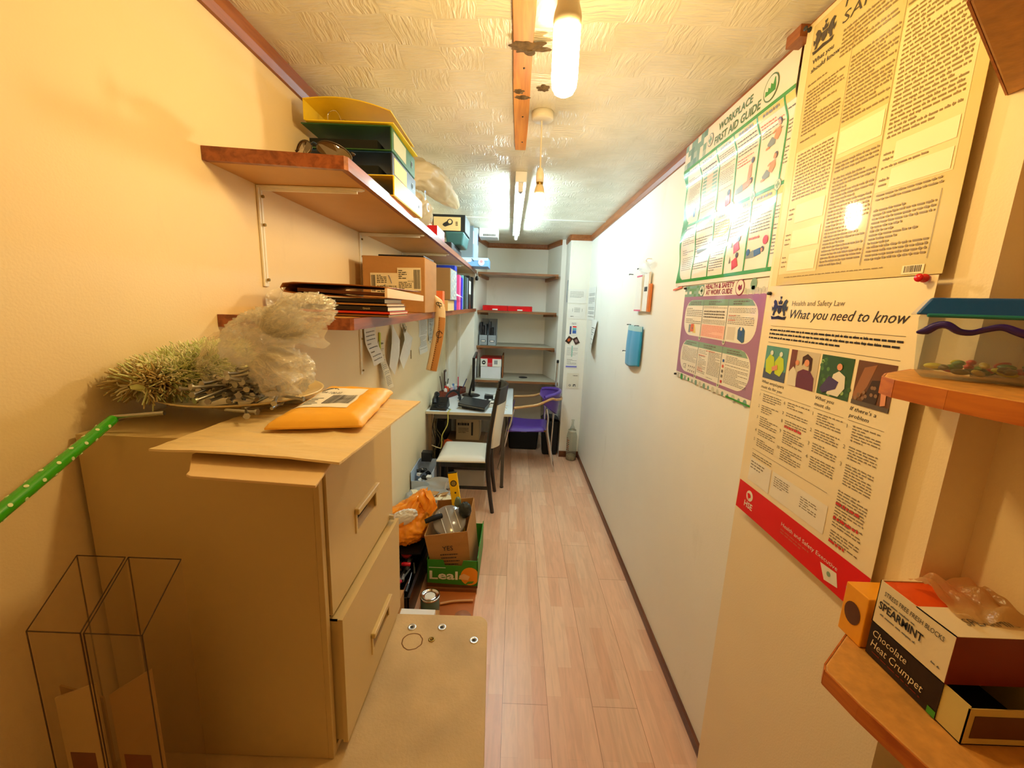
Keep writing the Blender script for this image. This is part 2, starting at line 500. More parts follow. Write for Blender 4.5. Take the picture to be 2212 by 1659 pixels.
def ceiling_mat():
    """artex-like patches combed in alternate directions under gloss paint"""
    m = bpy.data.materials.new('textured_ceiling'); m.use_nodes = True
    nt = m.node_tree; b = nt.nodes['Principled BSDF']
    tc = nt.nodes.new('ShaderNodeTexCoord')
    warp = nt.nodes.new('ShaderNodeTexNoise'); warp.inputs['Scale'].default_value = 7
    nt.links.new(tc.outputs['Object'], warp.inputs['Vector'])
    ad = nt.nodes.new('ShaderNodeMixRGB'); ad.blend_type = 'ADD'; ad.inputs[0].default_value = 0.05
    nt.links.new(tc.outputs['Object'], ad.inputs[1]); nt.links.new(warp.outputs['Color'], ad.inputs[2])
    ck = nt.nodes.new('ShaderNodeTexChecker'); ck.inputs['Scale'].default_value = 8.0
    ck.inputs['Color1'].default_value = (0, 0, 0, 1); ck.inputs['Color2'].default_value = (1, 1, 1, 1)
    nt.links.new(ad.outputs[0], ck.inputs[0])
    outs = []
    for sc in ((16, 110, 1), (110, 16, 1)):
        mp = nt.nodes.new('ShaderNodeMapping'); mp.inputs['Scale'].default_value = sc
        nt.links.new(ad.outputs[0], mp.inputs[0])
        n = nt.nodes.new('ShaderNodeTexNoise'); n.inputs['Scale'].default_value = 1.0; n.inputs['Detail'].default_value = 4; n.inputs['Distortion'].default_value = 0.5
        nt.links.new(mp.outputs[0], n.inputs['Vector']); outs.append(n)
    mx = nt.nodes.new('ShaderNodeMixRGB'); nt.links.new(ck.outputs['Fac'], mx.inputs[0])
    nt.links.new(outs[0].outputs['Fac'], mx.inputs[1]); nt.links.new(outs[1].outputs['Fac'], mx.inputs[2])
    big = nt.nodes.new('ShaderNodeTexNoise'); big.inputs['Scale'].default_value = 5; big.inputs['Detail'].default_value = 3
    nt.links.new(tc.outputs['Object'], big.inputs['Vector'])
    ml = nt.nodes.new('ShaderNodeMath'); ml.operation = 'MULTIPLY'
    nt.links.new(mx.outputs[0], ml.inputs[0]); nt.links.new(big.outputs['Fac'], ml.inputs[1])
    bp = nt.nodes.new('ShaderNodeBump'); bp.inputs['Strength'].default_value = 1.0; bp.inputs['Distance'].default_value = 0.011
    nt.links.new(ml.outputs[0], bp.inputs['Height']); nt.links.new(bp.outputs[0], b.inputs['Normal'])
    rp = nt.nodes.new('ShaderNodeValToRGB')
    rp.color_ramp.elements[0].color = lin((210, 204, 180)) + (1,); rp.color_ramp.elements[1].color = lin((230, 224, 204)) + (1,)
    rp.color_ramp.elements[0].position = 0.35; rp.color_ramp.elements[1].position = 0.65
    nt.links.new(big.outputs['Fac'], rp.inputs[0])
    nt.links.new(rp.outputs[0], b.inputs['Base Color'])
    b.inputs['Roughness'].default_value = 0.28
    b.inputs['Coat Weight'].default_value = 0.2; b.inputs['Coat Roughness'].default_value = 0.15
    return m

FLOOR = floor_mat()
CEIL = ceiling_mat()

# ------------------------------------------------------------------ the room
Y0, ZC = -1.3, 2.40
struct(MB().box((-0.9, Y0 - 0.1, -0.08), (0.95, 5.4, 0.0), FLOOR), 'floor')
struct(MB().box((-0.9, Y0 - 0.1, ZC), (0.95, 5.4, ZC + 0.08), CEIL), 'ceiling')
struct(MB().box((-0.9, Y0, 0), (-0.775, 4.6, ZC), WALL_NEAR), 'wall_left')
struct(MB().box((0.761, 1.24, 0), (0.9, 4.42, ZC), WALL), 'wall_right')
struct(MB().prism([(-0.9, 4.6), (-0.455, 4.6), (-0.37, 5.21), (-0.37, 5.4), (-0.9, 5.4)], 0, ZC, WALL), 'wall_alcove_left')
struct(MB().prism([(0.9, 4.42), (0.9, 5.4), (0.372, 5.4), (0.372, 5.21), (0.49, 4.76), (0.54, 4.74), (0.545, 4.42)], 0, ZC, WALL), 'wall_alcove_right')
struct(MB().box((-0.37, 5.21, 0), (0.372, 5.4, ZC), WALL), 'wall_back')
struct(MB().box((0.737, 0.66, 0), (0.9, 1.24, ZC), WALL_NEAR), 'wall_right_near')
struct(MB().box((0.81, Y0, 0), (0.9, 0.66, ZC), WALL_NEAR), 'wall_right_recess')
struct(MB().box((-0.9, Y0 - 0.1, 0), (0.95, Y0, ZC), WALL_NEAR), 'wall_unseen_bounce')  # unseen wall added behind the camera so that light bounces back

# ceiling trims: each follows its own wall face
def trim(name, a, b, depth, z0, z1, mat=None):
    a = Vector((a[0], a[1], 0)); b = Vector((b[0], b[1], 0)); d = (b - a).normalized(); n = Vector((-d.y, d.x, 0))
    L = (b - a).length
    m = MB(Matrix(((d.x, n.x, 0, a.x), (d.y, n.y, 0, a.y), (0, 0, 1, 0), (0, 0, 0, 1))))
    # small ovolo section
    prof = [(0, z0), (depth * 0.55, z0), (depth, z0 + (z1 - z0) * 0.35), (depth, z1), (0, z1)]
    vs = [(0, y, z) for y, z in prof] + [(L, y, z) for y, z in prof]; k = len(prof)
    m.add(vs, [tuple(range(k)), tuple(range(2 * k - 1, k - 1, -1))] + [(i, k + i, k + (i + 1) % k, (i + 1) % k) for i in range(k)], mat or TIMBER)
    struct(m, name)
trim('trim_1', (-0.775, 4.6), (-0.775, Y0), 0.020, 2.345, 2.40)
trim('trim_2', (-0.455, 4.6), (-0.775, 4.6), 0.018, 2.345, 2.40)
trim('trim_3', (-0.37, 5.21), (-0.455, 4.6), 0.018, 2.345, 2.40)
trim('trim_4', (0.372, 5.21), (-0.37, 5.21), 0.018, 2.345, 2.40)
trim('trim_5', (0.49, 4.76), (0.372, 5.21), 0.018, 2.345, 2.40)
trim('trim_6', (0.545, 4.42), (0.541, 4.74), 0.014, 2.345, 2.40)
trim('trim_7', (0.761, 4.42), (0.545, 4.42), 0.018, 2.345, 2.40)
trim('trim_8', (0.761, 1.26), (0.761, 4.42), 0.018, 2.345, 2.40)
struct(MB().box((0.700, 1.205, 2.372), (0.737, 1.262, 2.40), TIMBER).box((0.724, 0.66, 2.372), (0.737, 1.205, 2.40), TIMBER), 'trim_9')
trim('baseboard_right', (0.761, 1.242), (0.761, 4.42), 0.012, 0.0, 0.055, SKIRT)
trim('baseboard_back', (0.761, 4.42), (0.545, 4.42), 0.012, 0.0, 0.07, SKIRT)
# cable trunking and seam strip
struct(MB().box((-0.752, 4.588, 0.0), (-0.735, 4.60, 1.9), WHITE), 'trim_10')
struct(MB().box((-0.64, 4.582, 0.0), (-0.615, 4.60, 1.9), WHITE), 'trim_11')
struct(MB().box((-0.755, 3.71, 2.396), (0.743, 3.73, 2.40), M('seam_strip', (225, 226, 218), rough=0.4)), 'trim_12')

# pine batten on the ceiling with torn plaster round its old fixings
t = thing('ceiling_batten', 'narrow bare pine batten running along the ceiling with torn plaster', 'batten', (-0.005, 1.5, 2.385))
pb = MB()
rr = random.Random(4)
ys = [0.2, 0.6, 1.0, 1.18, 1.29, 1.33, 1.5, 1.7, 1.9, 2.1]
L_, R_ = [], []
for y in ys:
    w = 0.030 + 0.004 * nz((y * 5, 0, 0)) - 0.003 * (y - 1)
    L_.append((-0.006 - w + rr.uniform(-0.001, 0.001), y)); R_.append((-0.004 + w * 0.9 + rr.uniform(-0.001, 0.001), y))
pb.prism(L_ + R_[::-1], 2.386, 2.40, PINE)
for y in (1.12, 1.42, 1.75, 2.0):
    pb.cyl((-0.004 + rr.uniform(-0.01, 0.01), y, 2.3845), (-0.004, y, 2.39), 0.0035, INK, n=10)
pb.build('batten', t, bevel=0.0015)
RAG = M('torn_plaster', (104, 84, 58), rough=0.9, var=0.35, vs=60, bump=0.8, bs=120)
def scab(cx, cy, sx, sy, seed, z=2.386):
    m = MB()
    def fn(a, b):
        ang = a * 2 * math.pi; r = b
        k = 1 + 0.55 * nz((math.cos(ang) * 1.6, math.sin(ang) * 1.6, 0), 1.5, seed)
        return (cx + sx * r * k * math.cos(ang), cy + sy * r * k * math.sin(ang), z - 0.006 * (1 - r) - 0.006 * abs(nz((a * 9, b * 4, seed), 1.0)) * (1 - r * 0.8))
    m.grid(fn, 40, 7, RAG)
    return m
m1 = scab(0.008, 1.318, 0.052, 0.030, 3); m1.build('torn_plaster', t)
m2 = scab(-0.018, 1.56, 0.018, 0.016, 9); m2.build('torn_plaster', t)
m3 = scab(-0.006, 1.60, 0.026, 0.014, 5); m3.build('torn_plaster', t)
scab(0.066, 1.563, 0.020, 0.022, 7, z=2.399).build('plaster_patch', label='small round brown hole in the ceiling right of the batten', cat='ceiling hole')

# ceiling vent
t = thing('ceiling_vent', 'small white slotted box on the ceiling left of the tube light', 'vent', (-0.29, 4.27, 2.31))
MB().box((-0.385, 4.2, 2.315), (-0.2, 4.42, 2.40), WHITE).build('housing', t, bevel=0.004)
v = MB()
for i in range(11):
    v.box((-0.345 + i * 0.0115, 4.196, 2.322), (-0.339 + i * 0.0115, 4.2012, 2.342), DARK)
v.build('slots', t)

# ------------------------------------------------------------------ lamps
def bulb_emit(name, spec):
    return M_emit(name, spec[0], spec[1])
HOLD = M('lampholder_cream', (225, 214, 190), rough=0.35)
t = thing('pendant_bulb', 'bright stick bulb in a cream holder hanging nearest the camera', 'light bulb', (0.080, 0.92, 2.095), 'bare hanging bulbs')
c = (0.080, 0.92, 0)
MB().lathe([(0.0, 2.40), (0.045, 2.40), (0.045, 2.378), (0.040, 2.372), (0.0, 2.372)], c, HOLD).build('ceiling_rose', t)
MB().tube([(0.080, 0.92, 2.373), (0.080, 0.92, 2.30)], 0.0035, WHITE).build('cord', t)
MB().lathe([(0.0, 2.315), (0.010, 2.312), (0.017, 2.295), (0.018, 2.285), (0.019, 2.272)], c, DARK).build('holder_ring', t)
MB().lathe([(0.018, 2.274), (0.021, 2.270), (0.022, 2.245), (0.026, 2.232), (0.0275, 2.222), (0.0275, 2.206), (0.0, 2.206)], c, HOLD).build('lampholder', t)
EM1 = bulb_emit('near_bulb_glow', BULB_NEAR)
pr = [(0.0, 2.209), (0.025, 2.209), (0.0265, 2.200), (0.0262, 2.120), (0.0245, 2.102), (0.019, 2.092), (0.010, 2.087), (0.0, 2.086)]
MB().lathe(pr, c, EM1).build('bulb', t)

t = thing('pendant_bulb', 'small glowing bulb hanging on a white cord from a round ceiling rose', 'light bulb', (0.076, 1.745, 2.02), 'bare hanging bulbs')
c = (0.076, 1.745, 0)
MB().lathe([(0.0, 2.372), (0.037, 2.372), (0.042, 2.376), (0.0425, 2.40), (0.0, 2.40)], c, WHITE).build('ceiling_rose', t)
MB().tube([(0.073, 1.745, 2.374), (0.0745, 1.745, 2.28), (0.076, 1.745, 2.20)], 0.0032, WHITE).build('cord', t)
MB().lathe([(0.0, 2.204), (0.008, 2.203), (0.0125, 2.190), (0.0155, 2.178), (0.0155, 2.150), (0.0, 2.150)], c, WHITE).build('lampholder', t)
MB().lathe([(0.013, 2.152), (0.014, 2.147), (0.013, 2.141)], c, BRASS).build('holder_ring', t)
MB().lathe([(0.0, 2.143), (0.012, 2.143), (0.018, 2.128), (0.020, 2.112), (0.020, 2.106), (0.0, 2.106)], c, HOLD).build('bulb_base', t)
EM2 = bulb_emit('far_bulb_glow', BULB_FAR)
MB().lathe([(0.0, 2.108), (0.0195, 2.107), (0.023, 2.090), (0.0235, 2.066), (0.021, 2.042), (0.014, 2.028), (0.006, 2.022), (0.0, 2.021)], c, EM2).build('bulb', t)

t = thing('tube_light', 'long fluorescent tube in a slim white batten fitting', 'tube light', (-0.012, 3.38, 2.29))
T_ = TR((-0.012, 3.38, 0), rz=math.radians(0.9))
MB(T_).box((-0.032, -0.93, 2.345), (0.032, 0.93, 2.40), WHITE_METAL).build('body', t, bevel=0.004)
for s in (-1, 1):
    MB(T_).box((-0.014, s * 0.905, 2.300), (0.014, s * 0.885, 2.346), WHITE).build('lampholder', t, bevel=0.003)
    MB(T_).cyl((0, s * 0.887, 2.316), (0, s * 0.845, 2.316), 0.0135, STEEL).build('tube_cap', t)
EM3 = bulb_emit('tube_glow', TUBE)
MB(T_).cyl((0, -0.846, 2.316), (0, 0.846, 2.316), 0.013, EM3, n=24).build('tube', t)

# ------------------------------------------------------------------ shelves on the left wall
def wall_shelf(z, label, far=4.59):
    t = thing('wall_shelf', label, 'shelf', (-0.6, 2.8, z - 0.03), 'long shelves on the left wall')
    MB().prism([(-0.774, 1.088), (-0.455, 1.122), (-0.455, far), (-0.774, far)], z - 0.030, z, SHELF).build('board', t)
    e = MB()
    e.prism([(-0.774, 1.071), (-0.444, 1.108), (-0.455, 1.122), (-0.774, 1.088)], z - 0.031, z + 0.001, LIP)
    e.prism([(-0.455, 1.122), (-0.444, 1.108), (-0.437, 1.118), (-0.437, far), (-0.455, far)], z - 0.031, z + 0.001, LIP)
    e.build('lipping', t)
    return t
ZU, ZL = 2.02, 1.618
wall_shelf(ZU, 'upper long brown-edged shelf on left wall holding files and bags')
wall_shelf(ZL, 'lower long brown-edged shelf on left wall holding books, carton and binders')

def bracket(y, z, label, leg=0.29):
    t = thing('shelf_bracket', label, 'bracket', (-0.774, y, z - leg), 'white shelf brackets')
    b = MB()
    b.box((-0.774, y - 0.011, z - leg), (-0.768, y + 0.011, z), WHITE_METAL)
    b.box((-0.768, y - 0.002, z - leg + 0.01), (-0.766, y + 0.002, z - 0.01), WHITE_METAL)
    b.prism([(-0.768, y - 0.011), (-0.470, y - 0.011), (-0.458, y), (-0.470, y + 0.011), (-0.768, y + 0.011)], z - 0.006, z, WHITE_METAL)
    b.prism([(-0.768, y - 0.004), (-0.480, y - 0.004), (-0.480, y + 0.004), (-0.768, y + 0.004)], z - 0.014, z - 0.006, WHITE_METAL)
    b.build('bracket_arm', t, bevel=0.0015)
    for zz in (z - 0.03, z - 0.11, z - leg + 0.02):
        MB().cyl((-0.7645, y, zz), (-0.759, y, zz), 0.0045, BRASS, n=12).build('screw', t)
bracket(1.29, ZU - 0.031, 'nearest white metal bracket under the upper left shelf')
bracket(2.09, ZU - 0.031, 'second white bracket under the upper shelf, just above the cardboard carton')
bracket(2.85, ZU - 0.031, 'third white bracket under the upper shelf, behind the carton')
bracket(3.62, ZU - 0.031, 'fourth white bracket under the upper shelf, above the blue binder')
bracket(2.05, ZL - 0.031, 'white bracket under the lower shelf left of the pinned receipts')
bracket(3.70, ZL - 0.031, 'white bracket under the lower shelf near the far desk')

# ------------------------------------------------------------------ alcove shelves
ALC = M_wood('alcove_shelf_wood', (150, 98, 56), (112, 70, 38), rough=0.45, axis='x')
ALC_TOP = M('alcove_shelf_top', (176, 168, 148), rough=0.6, var=0.12, vs=9)
def alcove_shelf(z, label, yf=4.72, xl=-0.437, xr=0.462, bottom=False):
    t = thing('alcove_shelf', label, 'shelf', (0, 4.95, z - 0.02), 'shelves across the back alcove')
    xbl, xbr = -0.372, 0.374
    b = MB().hexa([(xl, yf + 0.004, z - 0.022), (xr, yf + 0.004, z - 0.022), (xbr, 5.208, z - 0.022), (xbl, 5.208, z - 0.022)],
                  [(xl, yf + 0.004, z), (xr, yf + 0.004, z), (xbr, 5.208, z), (xbl, 5.208, z)], ALC_TOP)
    b.build('board', t)
    MB().box((xl, yf - 0.008, z - 0.024), (xr, yf + 0.004, z + 0.001), ALC).build('front_lip', t, bevel=0.001)
    for s in (-1, 1):
        x = xl + 0.014 if s < 0 else xr - 0.014
        xb = xbl + 0.01 if s < 0 else xbr - 0.01
        w = 0.018
        MB().hexa([(x - w, yf + 0.03, z - 0.046), (x + w, yf + 0.03, z - 0.046), (xb + w, 5.19, z - 0.062), (xb - w, 5.19, z - 0.062)],
                  [(x - w, yf + 0.005, z - 0.023), (x + w, yf + 0.005, z - 0.023), (xb + w, 5.19, z - 0.023), (xb - w, 5.19, z - 0.023)], ALC).build('batten', t)
    return t
alcove_shelf(2.021, 'empty topmost wooden shelf in the back alcove')
alcove_shelf(1.600, 'wooden alcove shelf holding two red plastic trays')
alcove_shelf(1.198, 'wooden alcove shelf holding two grey magazine files')
alcove_shelf(0.812, 'lowest and widest alcove shelf with a red and white box', yf=4.64, xl=-0.452, xr=0.515)

# ================================================================== near left: table, cabinet and what stands on it
PLY = M('worn_plywood', (204, 178, 132), rough=0.6, var=0.16, vs=7, bump=0.2, bs=160)
PLY_EDGE = M('plywood_edge', (120, 92, 58), rough=0.7, var=0.2, vs=40, stretch=(1, 1, 12))
t = thing('plywood_table', 'worn brown plywood table top with washers screwed on, below the filing cabinet', 'table', (-0.41, 0.5, 0.0))
pl = [(-0.774, 1.085), (-0.085, 1.094)]
for a in range(0, 91, 15):
    r = math.radians(90 - a); pl.append((-0.082 + 0.032 * math.cos(r), 1.062 + 0.032 * math.sin(r)))
pl += [(-0.030, 0.675), (-0.005, 0.05), (-0.774, 0.05)]
MB().prism(pl, 0.715, 0.735, PLY).build('tabletop', t, bevel=0.002)
for x, y in ((-0.74, 1.04), (-0.12, 1.04), (-0.74, 0.12), (-0.08, 0.12)):
    MB().box((x - 0.02, y - 0.02, 0), (x + 0.02, y + 0.02, 0.715), TIMBER).build('leg', t, bevel=0.003)
MB().box((-0.72, 1.03, 0.64), (-0.14, 1.05, 0.715), TIMBER).build('apron', t)
st = MB()
def ring(m, c, r0, r1, z, mat, n=40, wob=0.0):
    vs = []
    for r in (r0, r1):
        for i in range(n):
            a = 2 * math.pi * i / n; k = 1 + wob * nz((math.cos(a) * 2, math.sin(a) * 2, 0), 1.3)
            vs.append((c[0] + r * k * math.cos(a), c[1] + r * k * math.sin(a), z))
    m.add(vs, [(i, (i + 1) % n, n + (i + 1) % n, n + i) for i in range(n)], mat)
ring(st, (-0.256, 0.988), 0.0265, 0.0295, 0.7353, M('rust_ring', (118, 80, 40), rough=0.8), wob=0.08)
st.build('ring_stain', t)
def washer(x, y, label, r=0.0125, mat=None, hole=0.3):
    m = MB(); mt = mat or M('zinc', (214, 216, 220), rough=0.3, metal=0.7)
    m.lathe([(r * hole, 0.0), (r * hole, 0.0016), (r * 0.9, 0.0018), (r, 0.0012), (r, 0.0)], (x, y, 0.7352), mt, n=28)
    w = thing('washer', label, 'washer', (x, y, 0.7352), 'washers screwed to the plywood table')
    m.build('disc', w)
    MB().lathe([(0, 0.0035), (r * 0.22, 0.0032), (r * 0.38, 0.0018), (r * 0.3, 0.0)], (x, y, 0.7352), DARK if mat is None else BRASS, n=14).build('screw_head', w)
washer(-0.269, 1.039, 'shiny round washer on the table corner nearest the drawers')
washer(-0.182, 1.043, 'shiny round washer at the middle of the table far edge')
washer(-0.084, 1.000, 'shiny round washer near the right edge of the table')
washer(-0.203, 0.997, 'tiny brass washer beside the ring stain on the table', 0.009, BRASS, 0.4)

CABM = M('beige_steel', (208, 184, 132), rough=0.42, var=0.03, vs=3, bump=0.04, bs=200)
CAB_DARK = M('cabinet_gap', (46, 36, 22), rough=0.8)
t = thing('filing_cabinet', 'beige steel two drawer filing cabinet standing on the plywood table', 'filing cabinet', (-0.555, 0.895, 0.736))
b = MB()
b.box((-0.765, 0.682, 0.736), (-0.352, 1.108, 1.420), CABM)
b.box((-0.352, 0.682, 0.736), (-0.341, 0.697, 1.420), CABM)
b.box((-0.352, 1.096, 0.736), (-0.341, 1.108, 1.420), CABM)
b.box((-0.352, 0.697, 1.408), (-0.341, 1.096, 1.420), CABM)
b.box((-0.352, 0.697, 0.736), (-0.341, 1.096, 0.752), CABM)
b.box((-0.352, 0.697, 0.752), (-0.350, 1.096, 1.408), CAB_DARK)
b.build('body', t, bevel=0.003)
def drawer(xf, y0, y1, z0, z1, hy0, hz0):
    d = MB()
    hy1, hz1 = hy0 + 0.132, hz0 + 0.058
    # front plate made of four strips round the finger recess
    for a, c in (((xf - 0.010, y0, hz1), (xf, y1, z1)), ((xf - 0.010, y0, z0), (xf, y1, hz0)), ((xf - 0.010, y0, hz0), (xf, hy0, hz1)), ((xf - 0.010, hy1, hz0), (xf, y1, hz1))):
        d.box(a, c, CABM)
    d.box((xf - 0.030, y0 + 0.004, z0 + 0.004), (xf - 0.026, y1 - 0.004, z1 - 0.004), CABM)
    d.box((xf - 0.030, y0 + 0.003, z0 + 0.003), (xf - 0.010, y0 + 0.006, z1 - 0.003), CABM)
    d.box((xf - 0.030, y0 + 0.003, z1 - 0.006), (xf - 0.010, y1 - 0.003, z1 - 0.003), CABM)
    dr = d.build('drawer', t)
    h = MB()
    HM = M('handle_beige', (212, 188, 130), rough=0.35)
    # rounded scoop with a hooded lip above
    h.box((xf - 0.002, hy0 - 0.004, hz1 - 0.012), (xf + 0.010, hy1 + 0.004, hz1 + 0.002), HM)
    h.box((xf - 0.002, hy0 - 0.004, hz0), (xf + 0.003, hy0 + 0.006, hz1), HM)
    h.box((xf - 0.002, hy1 - 0.006, hz0), (xf + 0.003, hy1 + 0.004, hz1), HM)
    def scoop(a, c):
        y = hy0 + 0.006 + (hy1 - hy0 - 0.012) * a; k = math.sin(math.pi * min(1, max(0, c)))
        return (xf - 0.002 - 0.020 * k * (1 - (2 * a - 1) ** 6), y, hz0 + (hz1 - 0.012 - hz0) * c)
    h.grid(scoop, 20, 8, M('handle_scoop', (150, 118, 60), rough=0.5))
    hh = h.build('handle', dr, bevel=0.002)
drawer(-0.336, 0.700, 1.094, 1.060, 1.404, 0.828, 1.160)
drawer(-0.318, 0.700, 1.094, 0.756, 1.050, 0.852, 0.824)
MB().cyl((-0.336, 1.068, 1.068), (-0.322, 1.068, 1.068), 0.008, CHROME).build('lock', t)

# foam sheets
FOAM = M('foam_sheet', (240, 218, 170), rough=0.35, var=0.05, bump=0.9, bs=16, stretch=(1, 5, 1), coat=0.3)
m = MB()
def fo(a, c, k=0.0):
    P = [(-0.543, 0.580), (-0.246, 0.556), (-0.218, 0.945), (-0.520, 0.985)]
    x = (P[0][0] * (1 - a) + P[1][0] * a) * (1 - c) + (P[3][0] * (1 - a) + P[2][0] * a) * c
    y = (P[0][1] * (1 - a) + P[1][1] * a) * (1 - c) + (P[3][1] * (1 - a) + P[2][1] * a) * c
    w = 0.0022 * (1 - 2 * abs(math.sin(math.atan2(y - 0.80, x + 0.78) * 26 + 4 * nz((x * 7, y * 7, 0)))) ** 0.7) * min(1, 3 * min(a, 1 - a, c, 1 - c) + 0.2)
    return (x, y, 1.4385 + w + 0.004 * math.sin(a * 3.1) * (1 - c) - k)
m.grid(fo, 140, 110, FOAM)
m.grid(lambda a, c: fo(1 - a, c, 0.0035), 60, 30, FOAM)
for e in range(4):
    m.grid(lambda s, q, e=e: (fo(*[(s, 0), (1, s), (1 - s, 1), (0, 1 - s)][e], 0.0035 * (1 - q))), 60, 1, FOAM)
m.build('foam_sheet', label='pale wrinkled packing foam sheet, the upper one overhanging the cabinet', cat='foam sheet', group='foam sheets on the cabinet')
m = MB()
pts = [(-0.500, 0.98), (-0.495, 0.60), (-0.452, 0.540), (-0.447, 0.528), (-0.437, 0.523), (-0.258, 0.508), (-0.274, 0.60), (-0.31, 0.93)]
m.prism(pts, 1.4205, 1.4245, M('foam_sheet_pale', (226, 196, 148), rough=0.6))
m.build('foam_sheet', label='smooth pale foam sheet under the wrinkled one, round corner overhanging', cat='foam sheet', group='foam sheets on the cabinet', bevel=0.001)

# plate
PLATE = M('cream_ceramic', (226, 208, 160), rough=0.22, coat=0.3)
PC = (-0.588, 0.882)
m = MB()
m.lathe([(0, 0.006), (0.095, 0.006), (0.112, 0.010), (0.150, 0.020), (0.155, 0.0215), (0.1555, 0.019), (0.150, 0.0165), (0.112, 0.0055), (0.095, 0.0), (0.0, 0.0)], (PC[0], PC[1], 1.4455), PLATE, n=64)
m.build('dinner_plate', label='large round cream plate on top of the filing cabinet under the bag of bolts', cat='plate')

# padded envelope
ENV = M('padded_envelope_paper', (242, 182, 58), rough=0.45, var=0.05, bump=0.35, bs=30)
def env_p(a, c, top=True):
    P = [(-0.422, 0.668), (-0.264, 0.694), (-0.296, 0.985), (-0.458, 0.992)]
    x = (P[0][0] * (1 - a) + P[1][0] * a) * (1 - c) + (P[3][0] * (1 - a) + P[2][0] * a) * c
    y = (P[0][1] * (1 - a) + P[1][1] * a) * (1 - c) + (P[3][1] * (1 - a) + P[2][1] * a) * c
    e = min(a, 1 - a, 1.6 * c, 1.6 * (1 - c))
    puff = 0.016 * min(1, e * 6) ** 0.5 if e > 0 else 0
    cr = 0.0022 * nz((x * 30, y * 30, 3)) * min(1, 8 * e + 0.5)
    z0 = 1.4455
    return (x + 0.003 * nz((y * 25, a, 2)) , y, z0 + (puff + cr + 0.003 if top else 0.0) + 0.010 * (1 - c) * a * 0.3)
t = thing('padded_envelope', 'orange padded envelope with a white address label on the foam sheet', 'envelope', (-0.37, 0.83, 1.4445))
m = MB()
m.grid(lambda a, c: env_p(a, c), 40, 50, ENV)
m.grid(lambda a, c: env_p(1 - a, c, False), 12, 12, ENV)
for e in range(4):
    m.grid(lambda s, q, e=e: tuple(Vector(env_p(*[(s, 0), (1, s), (1 - s, 1), (0, 1 - s)][e])) * q + Vector(env_p(*[(s, 0), (1, s), (1 - s, 1), (0, 1 - s)][e], False)) * (1 - q)), 24, 1, ENV)
m.build('pouch', t)
m = MB()
def lab(a, c):
    x, y, z = env_p(0.10 + 0.62 * a, 0.24 + 0.58 * c); return (x, y, z + 0.0008)
m.grid(lab, 24, 24, PAPER)
rr = random.Random(5)
def lab_strip(a0, c0, a1, c1, mat, dz=0.0013):
    m.grid(lambda a, c: (lambda q: (q[0], q[1], q[2] + dz))(env_p(0.10 + 0.62 * (a0 + (a1 - a0) * a), 0.24 + 0.58 * (c0 + (c1 - c0) * c))), 4, 3, mat)
x = 0.42
while x < 0.95:
    w = rr.choice((0.008, 0.014, 0.022)); lab_strip(x, 0.18, x + w, 0.60, INK); x += w + rr.choice((0.008, 0.012))
for k in range(5):
    lab_strip(0.06, 0.12 + k * 0.07, 0.06 + rr.uniform(0.15, 0.28), 0.14 + k * 0.07, INK)
vs, fs = text_geo('0A-100.03'); 
m.add([(lambda q: (q[0], q[1], q[2] + 0.0013))(env_p(0.10 + 0.62 * (0.10 + 0.10 * X), 0.24 + 0.58 * (0.66 + 0.16 * Y))) for X, Y in vs], fs, INK)
pts = [(0.18 + 0.2 * math.cos(q * 0.55) * (0.5 + 0.05 * q), 0.9 + 0.07 * math.sin(q * 0.9)) for q in range(12)]
m.tube([(lambda q: (q[0], q[1], q[2] + 0.0010))(env_p(0.10 + 0.62 * max(0, min(1, u)), min(0.9, 0.24 + 0.58 * v))) for u, v in pts], 0.0008, INK, n=4)
m.build('address_label', t)

